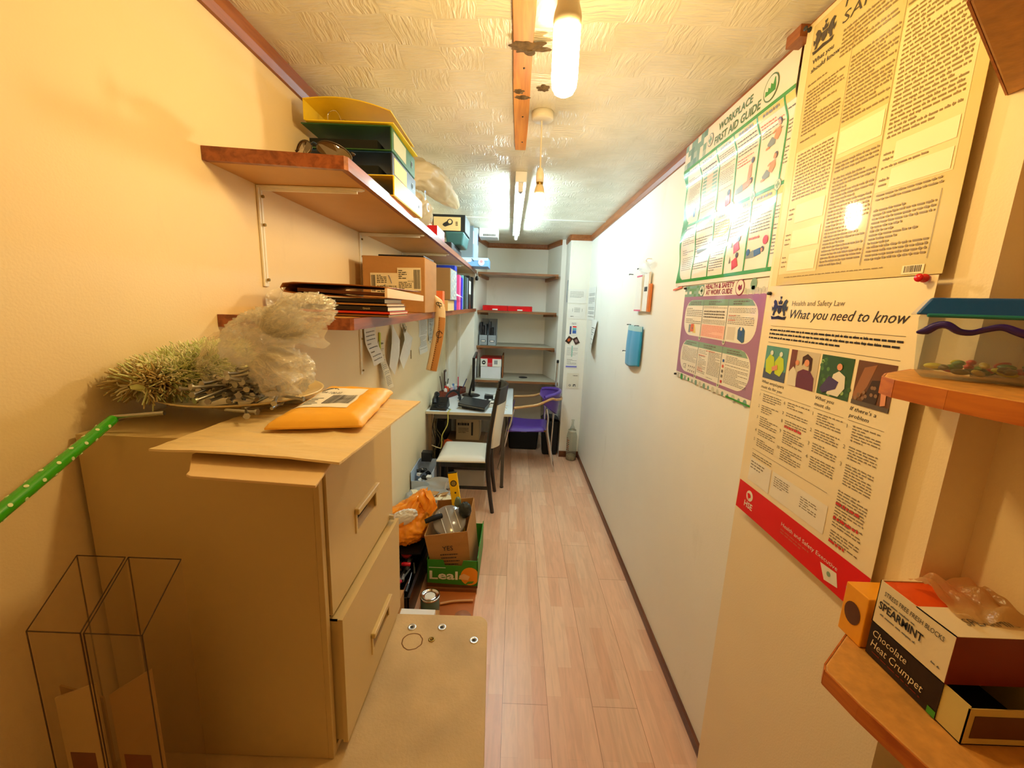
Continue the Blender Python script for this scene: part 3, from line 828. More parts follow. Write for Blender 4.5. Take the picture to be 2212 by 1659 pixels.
# leaflet holders
ACR = M_film('clear_acrylic', (230, 210, 170), clear=0.95, rough=0.08, gloss=0.12)
ACE = M_film('acrylic_edge', (92, 56, 18), clear=0.35, rough=0.2, gloss=0.2)
def holder(x0, x1, label, leaves):
    yb, yf, zb, zt, zf = 0.602, 0.520, 0.737, 1.240, 1.170
    t = thing('leaflet_holder', label, 'leaflet holder', ((x0 + x1) / 2, 0.56, zb), 'clear leaflet holders')
    m = MB()
    m.box((x0, yb - 0.0025, zb), (x1, yb, zt), ACR)
    m.box((x0, yf, zb), (x1, yf + 0.0025, zf), ACR)
    m.box((x0, yf, zb), (x1, yb, zb + 0.003), ACR)
    for x in (x0, x1 - 0.0025):
        m.hexa([(x, yf, zb), (x + 0.0025, yf, zb), (x + 0.0025, yb, zb), (x, yb, zb)], [(x, yf, zf), (x + 0.0025, yf, zf), (x + 0.0025, yb, zt), (x, yb, zt)], ACR)
    m.build('pocket', t)
    e = MB(); r = 0.0009
    for p, q in (((x0, yb, zt), (x1, yb, zt)), ((x0, yf, zf), (x1, yf, zf)), ((x0, yf, zf), (x0, yb, zt)), ((x1, yf, zf), (x1, yb, zt)), ((x0, yf, zf), (x0, yf, zb)), ((x1, yf, zf), (x1, yf, zb)), ((x0, yb, zt), (x0, yb, zb))):
        e.cyl(p, q, r, ACE, n=6)
    e.build('polished_edges', t)
    for k, (dx0, dx1, z1, tilt, mat, lb) in enumerate(leaves):
        yy = yf + 0.010 + k * 0.012
        l = MB()
        l.hexa([(x0 + dx0, yy, zb + 0.004), (x1 - dx1, yy, zb + 0.004), (x1 - dx1, yy + 0.003, zb + 0.004), (x0 + dx0, yy + 0.003, zb + 0.004)],
               [(x0 + dx0, yy, z1 - tilt), (x1 - dx1, yy, z1), (x1 - dx1, yy + 0.003, z1), (x0 + dx0, yy + 0.003, z1 - tilt)], mat)
        l.box((x0 + dx0 + 0.008, yy - 0.0006, zb + 0.10), (x1 - dx1 - 0.02, yy - 0.0001, zb + 0.20), M('leaflet_red', (120, 44, 20), rough=0.6))
        l.build('leaflet', label=lb, cat='leaflet', group='leaflets in the clear holders')
LEAF = M('leaflet_cream', (214, 190, 140), rough=0.6)
LEAF2 = M('leaflet_tan', (176, 140, 84), rough=0.6)
holder(-0.707, -0.627, 'clear leaflet holder beside the left wall, bottom left', [(0.008, 0.004, 1.07, 0.03, LEAF, 'cream leaflet in the clear holder next to the wall'), (0.004, 0.010, 1.03, -0.02, LEAF2, 'tan leaflet behind the cream one in the holder next to the wall')])
holder(-0.622, -0.535, 'clear leaflet holder standing right against the filing cabinet side', [(0.010, 0.006, 1.10, 0.05, LEAF2, 'tan leaflet in the clear holder against the cabinet')])

# duster with green spotted handle
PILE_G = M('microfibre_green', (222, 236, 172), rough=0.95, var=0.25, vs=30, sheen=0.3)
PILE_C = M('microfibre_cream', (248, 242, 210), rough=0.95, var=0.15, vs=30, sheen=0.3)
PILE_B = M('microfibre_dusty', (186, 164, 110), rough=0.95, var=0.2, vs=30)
t = thing('duster', 'shaggy pale green microfibre duster with spotted green handle lying by the wall', 'duster', (-0.70, 0.85, 1.421))
rr = random.Random(11)
core = MB()
CA, CB = Vector((-0.706, 0.735, 1.492)), Vector((-0.676, 0.985, 1.530))
def axis_pt(s): return CA.lerp(CB, s)
def core_fn(th, ph):
    d = (CB - CA).normalized(); s = ph / math.pi
    p = axis_pt(s); r = math.sin(ph) ** 0.5
    u = Vector((1, 0, 0)) - d * d.x; u.normalize(); w = d.cross(u)
    return p + (u * math.cos(th) * 0.052 + w * math.sin(th) * 0.024) * r
core.blob(core_fn, 24, 14, PILE_G)
core.build('pad', t)
pile = MB()
d = (CB - CA).normalized()
for i in range(5200):
    s = rr.random() ** 0.9; th = rr.uniform(0, 2 * math.pi)
    if math.sin(th) > 0.75: continue
    base = core_fn(th, math.pi * (0.04 + 0.92 * s))
    u = Vector((1, 0, 0)) - d * d.x; u.normalize(); w = d.cross(u)
    n = (u * math.cos(th) * 0.8 + w * math.sin(th) + d * (s - 0.5) * 1.3 + Vector((rr.uniform(-.5, .5), rr.uniform(-.5, .5), rr.uniform(-.3, .5)))).normalized()
    L = rr.uniform(0.018, 0.036)
    q1 = base + n * L * 0.5; q2 = base + n * L + Vector((rr.uniform(-.012, .012), rr.uniform(-.012, .012), rr.uniform(-0.010, 0.004)))
    q = [base, q1, q2]
    for k in q:
        k.x = max(k.x, -0.768); k.z = max(k.z, 1.424)
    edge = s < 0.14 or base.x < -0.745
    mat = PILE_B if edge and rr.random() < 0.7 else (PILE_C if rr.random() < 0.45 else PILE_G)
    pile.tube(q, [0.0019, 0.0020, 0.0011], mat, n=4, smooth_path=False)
pb_ = pile.build('microfibre_pile', t, kind='stuff')
HG = M('green_handle', (58, 176, 22), rough=0.25, coat=0.5)
m = MB()
h0, h1 = Vector((-0.712, 0.700, 1.444)), Vector((-0.655, 0.400, 1.345))
m.tube([h0, h0.lerp(h1, 0.5), h1], [0.0085, 0.0095, 0.0105], HG, n=16)
m.build('handle', t)
sp = MB(); DOT = M('handle_dots', (224, 240, 196), rough=0.3)
ax = (h1 - h0).normalized(); uu = ax.orthogonal().normalized(); ww = ax.cross(uu)
for i in range(44):
    s = 0.05 + 0.9 * (i / 44.0); a = i * 2.4
    r0 = 0.0085 + 0.002 * s + 0.0003
    c0 = h0.lerp(h1, s) + (uu * math.cos(a) + ww * math.sin(a)) * r0
    nn = (uu * math.cos(a) + ww * math.sin(a))
    sp.cyl(c0 - nn * 0.0006, c0 + nn * 0.0003, 0.0028, DOT, n=10)
sp.build('white_spots', t)
MB().cyl((-0.716, 0.703, 1.447), (-0.628, 0.712, 1.456), 0.0042, STEEL, n=14).build('metal_rod', t)

# transparent bag of bolts
FILM = M_film('clear_bag_film', (255, 250, 232), clear=0.70, rough=0.20, gloss=0.55, wrinkle=0.5, wscale=42)
FILM_THIN = M_film('thin_bag_film', (255, 240, 208), clear=0.86, rough=0.14, gloss=0.34, wrinkle=0.5, wscale=42)
def crumple(c, r, rot, seed, amp=0.2, fr=3.4):
    c = Vector(c); R = Matrix.Rotation(rot[2], 3, 'Z') @ Matrix.Rotation(rot[1], 3, 'Y') @ Matrix.Rotation(rot[0], 3, 'X')
    def fn(th, ph):
        n = Vector((math.sin(ph) * math.cos(th), math.sin(ph) * math.sin(th), math.cos(ph)))
        k = 1 + amp * (1 - 2 * abs(nz(n * fr, 1.0, seed))) + amp * 0.6 * (0.5 - abs(nz(n * fr * 2.7, 1.0, seed + 5))) + amp * 0.25 * nz(n * fr * 7, 1.0, seed + 9)
        return c + R @ Vector((n.x * r[0] * k, n.y * r[1] * k, n.z * r[2] * k))
    return fn
t = thing('bag_of_bolts', 'knotted clear plastic bag full of steel bolts sitting on the plate', 'bag', (-0.53, 0.85, 1.452))
m = MB()
m.blob(crumple((-0.545, 0.838, 1.530), (0.084, 0.070, 0.070), (0, 0.15, 0.2), 1, amp=0.12, fr=3.0), 96, 60, FILM_THIN)
m.blob(crumple((-0.520, 0.845, 1.590), (0.066, 0.050, 0.040), (0.2, -0.5, 0.1), 4, amp=0.35, fr=4), 90, 50, FILM)
m.build('film', t)
def ruffle(m, K, D, S, L, spread, seed, waves=5, amp=0.016, droop=0.0):
    """gathered sheet of film fanning out of a knot at K along D, spread towards S"""
    K = Vector(K); D = Vector(D).normalized(); S = Vector(S); S = (S - D * S.dot(D)).normalized(); Nn = D.cross(S)
    def fn(a, c):
        ang = (a - 0.5) * spread; r = L * (0.06 + 0.94 * c) * (0.80 + 0.35 * nz((a * 3, seed, 0), 1.0) + 0.10 * math.sin(a * 9 + seed))
        f = c ** 0.7
        w = amp * f * math.sin(a * waves * 6.283 + seed + 2.5 * c) + amp * 0.7 * f * nz((a * 9, c * 5, seed), 1.0)
        p = K + (D * math.cos(ang) + S * math.sin(ang)) * r + Nn * (w + 0.030 * math.sin(c * 3.1) * math.sin(a * 3.14))
        p.z -= droop * c * c; p.z = max(p.z, 1.470)
        return p
    m.grid(fn, 90, 26, FILM)
m = MB()
K1 = (-0.470, 0.820, 1.588)
m.blob(crumple((-0.428, 0.820, 1.634), (0.048, 0.036, 0.028), (0.1, -0.35, 0.3), 7, amp=0.45, fr=3.6), 90, 50, FILM)
ruffle(m, K1, (0.75, -0.1, 0.75), (-0.6, 0, 0.6), 0.098, 2.0, 1)
ruffle(m, K1, (0.65, -0.35, 0.75), (-0.6, 0.2, 0.6), 0.090, 1.7, 2, waves=6)
ruffle(m, K1, (0.95, 0.15, 0.5), (-0.4, 0.5, 0.6), 0.100, 1.4, 3, waves=4)
ruffle(m, K1, (-0.1, -0.2, 0.9), (-1, 0.2, 0.0), 0.075, 1.8, 4, waves=6)
m.build('knotted_top', t)
m = MB()
m.blob(crumple((-0.458, 0.800, 1.520), (0.042, 0.030, 0.036), (0.2, -0.25, 0.5), 12, amp=0.4, fr=3.4), 80, 44, FILM)
ruffle(m, (-0.495, 0.810, 1.560), (0.9, -0.35, -0.15), (0.1, 0.2, 0.9), 0.115, 1.5, 5, waves=4, droop=0.004)
ruffle(m, (-0.495, 0.810, 1.555), (0.75, -0.6, -0.45), (0.3, 0.1, 0.9), 0.100, 1.6, 6, waves=5, droop=0.01)
ruffle(m, (-0.50, 0.82, 1.555), (0.5, 0.1, -0.85), (0.9, 0.1, 0.3), 0.080, 1.3, 8, waves=5)
m.build('loose_handle', t)
def bolt_mesh(L):
    m = MB()
    m.cyl((0, 0, 0), (0, 0, L), 0.0031, STEEL, n=10)
    m.cyl((0, 0, L), (0, 0, L + 0.004), 0.006, STEEL, n=6)
    return m
proto = None; rr = random.Random(3)
protos = []
for L in (0.045, 0.06, 0.035):
    o = bolt_mesh(L).build('bolt', label='steel bolt lying among others inside the clear bag', cat='bolt', group='steel bolts in the clear bag')
    protos.append(o)
for i in range(76):
    o = protos[i % 3] if i < 3 else protos[i % 3].copy()
    if i >= 3: COL.objects.link(o)
    a = rr.uniform(0, 6.28); q = rr.random() ** 0.5; lay = rr.random()
    x = -0.540 + 0.066 * q * math.cos(a); y = 0.806 + 0.046 * q * math.sin(a)
    o.location = (x, y, 1.472 + 0.060 * lay * (1 - 0.5 * q))
    o.rotation_euler = (rr.uniform(1.15, 1.9), rr.uniform(-0.3, 0.3), rr.choice((rr.uniform(-0.5, 0.5), rr.uniform(1.0, 2.2), rr.uniform(-2.2, -1.0))))
LOOSE = [(-0.500, 0.742), (-0.535, 0.737), (-0.568, 0.752), (-0.462, 0.760)]
for i, (x, y) in enumerate(LOOSE):
    o = protos[i % 3].copy(); COL.objects.link(o)
    o['label'] = 'loose steel bolt lying on the plate in front of the bag'; o['group'] = 'loose bolts on the plate'
    o.location = (x, y, 1.4585); o.rotation_euler = (math.pi / 2, 0, 0.6 + i * 0.9)

# ================================================================== on the upper left shelf
def C(name, rgb, rough=0.45, **k): return M(name, rgb, rough=rough, **k)
YEL = C('file_yellow', (242, 214, 44), 0.35); GRN = C('file_green', (44, 96, 48), 0.4); BLU = C('file_blue', (22, 62, 112), 0.35)
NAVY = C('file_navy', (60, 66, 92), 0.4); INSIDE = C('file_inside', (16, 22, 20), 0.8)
def flat_file(label, x0, x1, y0, y1, z0, th, spine, cover, inside, tilt=0.0, lab=None):
    """lever arch file lying flat, spine towards the aisle"""
    T = TR((x1, y0, z0), rz=tilt)
    w, d = x1 - x0, y1 - y0
    t = thing('lever_arch_file', label, 'file', ((x0 + x1) / 2, (y0 + y1) / 2, z0), 'lever arch files on the upper shelf')
    m = MB(T)
    m.box((-w, 0, 0), (0, d, 0.003), cover); m.box((-w, 0, th - 0.003), (0, d, th), cover)
    m.build('cover', t)
    MB(T).box((-0.003, 0, 0.002), (0.002, d, th - 0.002), spine).build('spine', t, bevel=0.001)
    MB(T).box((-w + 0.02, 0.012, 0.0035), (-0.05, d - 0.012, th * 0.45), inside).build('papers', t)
    if lab:
        MB(T).box((0.0018, 0.02, th * 0.14), (0.0030, d * 0.56, th * 0.86), lab).build('spine_label', t)
    yc = d * 0.83
    r = MB(T)
    n = 20; vs = []
    for q in (0.0125, 0.0095):
        for i in range(n):
            a = 2 * math.pi * i / n; vs.append((0.0036, yc + q * math.cos(a), th / 2 + q * math.sin(a)))
    r.add(vs, [(i, (i + 1) % n, n + (i + 1) % n, n + i) for i in range(n)], CHROME)
    r.add([(0.0032, yc + 0.0095 * math.cos(2 * math.pi * i / n), th / 2 + 0.0095 * math.sin(2 * math.pi * i / n)) for i in range(n)], [tuple(range(n))], BLACK_MATT)
    r.build('finger_ring', t)
    return t
flat_file('yellow lever arch file at the bottom of the stack on the upper shelf', -0.715, -0.430, 1.49, 1.86, 2.0215, 0.066, YEL, YEL, INSIDE, tilt=-0.03)
flat_file('navy blue lever arch file with cream spine label, in the middle of the stack', -0.730, -0.438, 1.50, 1.825, 2.088, 0.074, NAVY, BLU, INSIDE, lab=C('label_peach', (244, 214, 160), 0.6))
flat_file('green lever arch file with grey spine label, above the blue one', -0.735, -0.436, 1.49, 1.806, 2.163, 0.076, GRN, GRN, INSIDE, lab=C('label_grey', (176, 184, 160), 0.6))
t = thing('lever_arch_file', 'open yellow lever arch file on top of the stack, spine to the wall', 'file', (-0.57, 1.63, 2.24), 'lever arch files on the upper shelf')
m = MB()
m.hexa([(-0.715, 1.48, 2.242), (-0.425, 1.48, 2.242), (-0.418, 1.79, 2.242), (-0.715, 1.79, 2.242)], [(-0.715, 1.48, 2.245), (-0.425, 1.48, 2.245), (-0.418, 1.79, 2.245), (-0.715, 1.79, 2.245)], YEL)
def yc(a, c):
    return (-0.715 + 0.285 * a, 1.47 + 0.31 * c, 2.300 - 0.030 * a ** 2 + 0.012 * math.sin(a * 3.0) + 0.004)
m.grid(yc, 14, 4, YEL); m.grid(lambda a, c: tuple(Vector(yc(1 - a, c)) - Vector((0, 0, 0.003))), 14, 4, YEL)
m.grid(lambda a, c: tuple(Vector(yc(a, 0)) - Vector((0, 0, 0.003 * (1 - c)))), 14, 1, YEL)
m.grid(lambda a, c: tuple(Vector(yc(1, a)) - Vector((0, 0, 0.003 * (1 - c)))), 4, 1, YEL)
m.build('cover', t)
MB().box((-0.718, 1.475, 2.242), (-0.714, 1.785, 2.306), YEL).build('spine', t)
m = MB(); m.box((-0.68, 1.52, 2.2455), (-0.60, 1.56, 2.250), CHROME)
m.tube([(-0.66, 1.53, 2.25), (-0.66, 1.53, 2.285), (-0.63, 1.53, 2.292), (-0.61, 1.53, 2.25)], 0.002, CHROME)
m.tube([(-0.66, 1.60, 2.25), (-0.66, 1.60, 2.285), (-0.63, 1.60, 2.292), (-0.61, 1.60, 2.25)], 0.002, CHROME)
m.build('arch_mechanism', t)

# sunglasses
t = thing('sunglasses', 'brown tinted wraparound sunglasses at the near end of the upper shelf', 'sunglasses', (-0.527, 1.15, 2.0215))
LENS = C('brown_lens', (74, 52, 24), 0.08, coat=0.6, spec=0.8); FRM = C('sunglass_frame', (58, 46, 34), 0.25)
def lens_pts(side):
    P = []
    for i in range(28):
        a = 2 * math.pi * i / 28
        x = 0.034 * math.cos(a); z = 0.019 * math.sin(a) * (1.12 if math.sin(a) > 0 else 0.95)
        z += 0.003 * math.cos(a) * -side
        P.append((x, z))
    return P
for s in (-1, 1):
    cx = -0.527 + s * 0.040; cz = 2.0425
    P = [(cx + x, 1.130 + 10.0 * (cx + x + 0.527) ** 2, cz + z) for x, z in lens_pts(s)]
    m = MB(); n = len(P)
    m.add(P + [(p[0], p[1] + 0.002, p[2]) for p in P], [tuple(range(n - 1, -1, -1)), tuple(range(n, 2 * n))] + [(i, (i + 1) % n, n + (i + 1) % n, n + i) for i in range(n)], LENS)
    lo = m.build('lens', t)
    MB().tube(P + [P[0]], 0.0018, FRM, n=8, smooth_path=False).build('frame_rim', t)
    MB().tube([(cx + s * 0.034, 1.183, cz + 0.010), (cx + s * 0.035, 1.20, cz + 0.010), (cx - s * 0.01, 1.212, cz + 0.004), (cx - s * 0.06, 1.208 + 0.006 * s, cz - 0.010)], 0.0022, FRM).build('temple', t)
MB().tube([(-0.534, 1.130, 2.052), (-0.527, 1.127, 2.055), (-0.520, 1.130, 2.052)], 0.0024, C('bridge_blue', (28, 54, 88), 0.3)).build('bridge', t)

# carrier bags
BAGF = M_film('carrier_bag_film', (236, 228, 204), clear=0.12, rough=0.3, gloss=0.12, wrinkle=0.6, wscale=14)
def folded_bag(mesh, path, radii, seed, nu=44, amp=0.28):
    """slack bag body: tube of changing section with sharp creases"""
    P = [Vector(p) for p in path]
    def pt(s):
        k = s * (len(P) - 1); i = min(int(k), len(P) - 2); f = k - i
        a = P[max(i - 1, 0)]; b = P[i]; c = P[i + 1]; d = P[min(i + 2, len(P) - 1)]
        return 0.5 * ((2 * b) + (c - a) * f + (2 * a - 5 * b + 4 * c - d) * f * f + (-a + 3 * b - 3 * c + d) * f ** 3), radii[i][0] * (1 - f) + radii[i + 1][0] * f, radii[i][1] * (1 - f) + radii[i + 1][1] * f
    nv = 40
    def fn(th, ph):
        s = ph / math.pi
        p, ra, rb = pt(s); q, _, _ = pt(min(1, s + 0.02)); p0, _, _ = pt(max(0, s - 0.02))
        d = (q - p0).normalized(); u = Vector((0, 0, 1)) - d * d.z
        if u.length < 0.05: u = Vector((1, 0, 0)) - d * d.x
        u.normalize(); w = d.cross(u)
        c = Vector((math.cos(th) * 1.6, math.sin(th) * 1.6, s * 4))
        k = 1 + amp * (0.5 - abs(nz(c, 1.2, seed)) * 2) + amp * 0.5 * nz(c, 3.5, seed + 4)
        e = min(1, math.sin(ph) * 4) ** 0.5 if math.sin(ph) > 0 else 0
        return p + (u * math.cos(th) * ra + w * math.sin(th) * rb) * k * e
    mesh.blob(fn, nu, nv, BAGF)
BTX = C('bag_print_blue', (26, 34, 120), 0.4)
t = thing('carrier_bag', 'slack white carrier bag drooping over the files on the upper shelf', 'bag', (-0.45, 2.15, 2.12), 'plastic bags on the upper shelf')
m = MB(); folded_bag(m, [(-0.52, 1.93, 2.20), (-0.485, 2.00, 2.245), (-0.462, 2.15, 2.262), (-0.435, 2.33, 2.262), (-0.385, 2.45, 2.235), (-0.355, 2.50, 2.20)], [(0.05, 0.05), (0.055, 0.075), (0.062, 0.08), (0.055, 0.07), (0.035, 0.04), (0.01, 0.015)], 3)
m.build('bag_body', t)
m = MB(); folded_bag(m, [(-0.50, 2.02, 2.225), (-0.44, 2.12, 2.285), (-0.42, 2.28, 2.30), (-0.40, 2.42, 2.275)], [(0.03, 0.03), (0.03, 0.035), (0.032, 0.035), (0.012, 0.015)], 13)
m.build('bag_handle', t)
t = thing('carrier_bag', 'full white carrier bag with blue lettering beside the lever arch files', 'bag', (-0.50, 2.08, 2.022), 'plastic bags on the upper shelf')
m = MB(); folded_bag(m, [(-0.53, 1.90, 2.09), (-0.515, 1.98, 2.10), (-0.505, 2.10, 2.095), (-0.50, 2.22, 2.075)], [(0.055, 0.07), (0.066, 0.085), (0.062, 0.085), (0.03, 0.05)], 8, amp=0.15)
m.build('bag_body', t)
m = MB()
m.text('S', (-0.422, 1.93, 2.115), (0.10, 0.99, 0), (0, 0, 1), 0.040, BTX, bold=0.02)
m.text('C', (-0.418, 1.96, 2.075), (0.10, 0.99, 0), (0, 0, 1), 0.036, BTX, bold=0.02)
m.text('yniac', (-0.414, 2.02, 2.048), (0.05, 0.99, 0), (0, 0, 1), 0.014, INK)
m.build('lettering', t)

t = MB().box((-0.60, 2.33, 2.0215), (-0.441, 2.56, 2.078), RED)
t.box((-0.4408, 2.36, 2.048), (-0.4402, 2.52, 2.064), PAPER)
t.build('red_box', label='small red box with a white stripe behind the carrier bags', cat='box', bevel=0.001)
MB().box((-0.70, 2.92, 2.0215), (-0.452, 3.42, 2.078), C('black_case', (30, 32, 38), 0.4)).build('document_case', label='flat black case under the teal tub on the upper shelf', cat='case', bevel=0.008)
TEAL = C('teal_plastic', (58, 104, 104), 0.4)
m = MB(); zb, zt = 2.080, 2.172
m.hexa([(-0.515, 3.10, zb), (-0.405, 3.10, zb), (-0.405, 3.38, zb), (-0.515, 3.38, zb)], [(-0.53, 3.08, zt), (-0.39, 3.08, zt), (-0.39, 3.40, zt), (-0.53, 3.40, zt)], TEAL)
m.build('plastic_tub', label='teal plastic tub under the cream file box on the upper shelf', cat='tub', bevel=0.012, seg=3)
t = thing('box_file', 'black edged cream box file with a dark finger hole, on the teal tub', 'box file', (-0.5, 3.24, 2.174))
MB().box((-0.62, 3.10, 2.174), (-0.385, 3.40, 2.290), C('box_file_black', (24, 28, 28), 0.5)).build('box_body', t, bevel=0.002)
m = MB(); CR = C('box_file_cream', (236, 204, 140), 0.55)
m.box((-0.612, 3.097, 2.180), (-0.418, 3.0995, 2.272), CR)
m.build('front_label', t)
m = MB()
ringv = [(-0.495 + 0.021 * math.cos(a * 0.314), 3.0955, 2.238 + 0.021 * math.sin(a * 0.314)) for a in range(20)]
m.add(ringv, [tuple(range(20))[::-1]], INK)
m.add([(-0.510, 3.0957, 2.222), (-0.490, 3.0957, 2.219), (-0.530, 3.0957, 2.205), (-0.545, 3.0957, 2.213), (-0.548, 3.0957, 2.222), (-0.54, 3.0957, 2.229), (-0.512, 3.0957, 2.245)], [(0, 1, 2, 3, 4, 5, 6)], INK)
m.add([(-0.495 + 0.013 * math.cos(a * 0.314), 3.0950, 2.240 + 0.013 * math.sin(a * 0.314)) for a in range(20)], [tuple(range(20))[::-1]], CR)
for k in range(5): m.box((-0.454, 3.0952, 2.214 + k * 0.006), (-0.438, 3.0958, 2.217 + k * 0.006), INK)
m.build('printed_marks', t)
SKY = C('light_blue_card', (126, 178, 232), 0.35); SKY2 = C('pale_blue_card', (196, 226, 244), 0.35)
t = thing('flat_box', 'light blue printed box overhanging the far end of the upper shelf', 'box', (-0.42, 4.2, 2.0215))
m = MB(); m.box((-0.565, 4.05, 2.0215), (-0.280, 4.36, 2.100), SKY); m.build('carton', t, bevel=0.001)
m = MB(); m.box((-0.565, 4.047, 2.075), (-0.280, 4.0495, 2.099), SKY2)
m.add([(-0.345 + 0.030 * math.cos(a * 0.26), 4.046, 2.058 + 0.030 * math.sin(a * 0.26)) for a in range(24)], [tuple(range(24))[::-1]], PAPER)
m.add([(-0.345 + 0.013 * math.cos(a * 0.26), 4.0455, 2.066 + 0.013 * math.sin(a * 0.26)) for a in range(24)], [tuple(range(24))[::-1]], C('print_pink', (200, 150, 160), 0.5))
m.quad((-0.50, 4.046, 2.050), (-0.44, 4.046, 2.062), (-0.44, 4.046, 2.085), (-0.49, 4.046, 2.073), PAPER)
m.quad((-0.44, 4.0455, 2.088), (-0.42, 4.0455, 2.064), (-0.414, 4.0455, 2.067), (-0.434, 4.0455, 2.092), BLU)
m.build('printed_front', t)
GB = C('grey_blue_board', (110, 124, 134), 0.5)
def standing(label, x0, x1, y0, y1, z0, z1, mat, edge=None, lean=0.0, group=None, name='ring_binder', lab=None):
    t = thing(name, label, 'binder', ((x0 + x1) / 2, (y0 + y1) / 2, z0), group)
    T = TR((0, y0, z0)) @ Matrix.Rotation(lean, 4, 'X') @ TR((0, -y0, -z0))
    m = MB(T)
    th = 0.003
    m.box((x0, y0, z0), (x1, y0 + th, z1), mat); m.box((x0, y1 - th, z0), (x1, y1, z1), mat)
    m.build('cover', t)
    MB(T).box((x1 - 0.002, y0, z0), (x1 + 0.002, y1, z1), edge or mat).build('spine', t, bevel=0.001)
    if y1 - y0 > 0.02:
        MB(T).box((x0 + 0.02, y0 + th, z0 + 0.006), (x1 - 0.02, y1 - th, z1 - 0.02), PAPER).build('papers', t)
    if lab:
        MB(T).box((x1 + 0.0015, y0 + 0.008, z0 + (z1 - z0) * 0.45), (x1 + 0.003, y1 - 0.008, z0 + (z1 - z0) * 0.85), lab).build('spine_label', t)
    return t
standing('grey box file standing on the light blue box, nearest of two', -0.56, -0.432, 4.07, 4.13, 2.102, 2.39, GB, group='files standing on the light blue box', lab=PAPER)
standing('pale blue file standing on the light blue box, further of two', -0.53, -0.395, 4.15, 4.21, 2.102, 2.385, SKY2, edge=SKY2, group='files standing on the light blue box', lab=BLU)

# ================================================================== on the lower left shelf
def book(label, x0, x1, y0, y1, z0, z1, cover, title=None):
    t = thing('book', label, 'book', ((x0 + x1) / 2, (y0 + y1) / 2, z0), 'books stacked on the lower shelf')
    th = min(0.0015, (z1 - z0) * 0.2)
    m = MB(); m.box((x0, y0, z0), (x1, y1, z0 + th), cover); m.box((x0, y0, z1 - th), (x1, y1, z1), cover); m.box((x0, y0, z0), (x1, y0 + 0.0015, z1), cover)
    m.build('cover', t)
    MB().box((x0 + 0.003, y0 + 0.0015, z0 + th), (x1 - 0.003, y1 - 0.004, z1 - th), PAPER).build('pages', t)
    if title:
        m = MB(); m.text(title, (x1 - 0.075, y0 - 0.0006, z0 + (z1 - z0) * 0.32), (1, 0, 0), (0, 0, 1), (z1 - z0) * 0.4, C('gold_print', (214, 196, 150), 0.5)); m.build('title', t)
BK_TAN = C('book_tan', (170, 120, 60), 0.5); BK_BLK = C('book_black', (34, 22, 16), 0.4); BK_RED = C('book_red', (206, 52, 22), 0.4)
book('thin tan book at the bottom of the stack on the lower shelf', -0.655, -0.383, 1.250, 1.470, 1.6190, 1.6275, BK_TAN)
book('thin red book second from the bottom of the stack', -0.650, -0.378, 1.245, 1.465, 1.6278, 1.6368, BK_RED)
book('thick black book with a small title, middle of the stack', -0.660, -0.386, 1.252, 1.462, 1.6372, 1.6520, BK_BLK, 'Gnosk')
book('thin tan book between the two black books', -0.655, -0.388, 1.250, 1.458, 1.6524, 1.6605, BK_TAN)
book('black book topmost of the stack, under the brown folder', -0.665, -0.396, 1.255, 1.452, 1.6608, 1.6735, BK_BLK)
t = thing('document_folder', 'big brown folder with pale edge lying on top of the books', 'folder', (-0.54, 1.48, 1.674))
LEA = C('brown_leatherette', (150, 92, 40), 0.5, bump=0.2, bs=200)
m = MB()
def fsec(s):
    P = [(-0.388, 1.677), (-0.50, 1.676), (-0.66, 1.682), (-0.692, 1.686), (-0.700, 1.697), (-0.692, 1.709), (-0.66, 1.713), (-0.50, 1.712), (-0.388, 1.708)]
    k = s * (len(P) - 1); i = min(int(k), len(P) - 2); f = k - i
    return P[i][0] * (1 - f) + P[i + 1][0] * f, P[i][1] * (1 - f) + P[i + 1][1] * f
m.grid(lambda a, c: (fsec(a)[0], 1.24 + 0.46 * c, fsec(a)[1]), 40, 6, LEA)
m.build('cover', t, solid=0.003)
m = MB(); m.hexa([(-0.66, 1.26, 1.688), (-0.395, 1.26, 1.684), (-0.395, 1.69, 1.684), (-0.66, 1.69, 1.688)], [(-0.66, 1.26, 1.698), (-0.395, 1.26, 1.692), (-0.395, 1.69, 1.692), (-0.66, 1.69, 1.698)], C('folder_lining', (120, 66, 26), 0.6)); m.build('lining', t)
m = MB(); m.hexa([(-0.392, 1.245, 1.678), (-0.384, 1.245, 1.678), (-0.376, 1.695, 1.672), (-0.384, 1.695, 1.672)], [(-0.392, 1.245, 1.706), (-0.384, 1.245, 1.706), (-0.376, 1.695, 1.694), (-0.384, 1.695, 1.694)], C('folder_edge', (232, 204, 176), 0.5)); m.build('edge_flap', t)

t = thing('cardboard_carton', 'brown cardboard carton with two printed address labels on the lower shelf', 'carton', (-0.564, 2.06, 1.619))
MB().box((-0.707, 1.930, 1.619), (-0.421, 2.205, 1.868), CARD).build('box_body', t, bevel=0.003)
def addr_label(name, O, U, W, H, seed, marks):
    s = Sheet(O, U, (0.02, 0, -1), (0, -1, 0), W, H, seed=seed).base(PAPER_OLD)
    s.bars(*marks[0], INK, n=22)
    for l in marks[1:]: s.lines(*l, INK, fill=0.5)
    return s
s = addr_label('label', (-0.672, 1.9285, 1.792), (1, 0, 0.02), 0.135, 0.092, 2, [(0.03, 0.10, 0.17, 0.9), (0.22, 0.08, 0.55, 0.5, 5), (0.22, 0.6, 0.9, 0.95, 4)])
s.mb.tube([s.p(0.62, 0.1, 3), s.p(0.68, 0.3, 3), s.p(0.72, 0.5, 3)], 0.0012, BLU, n=5)
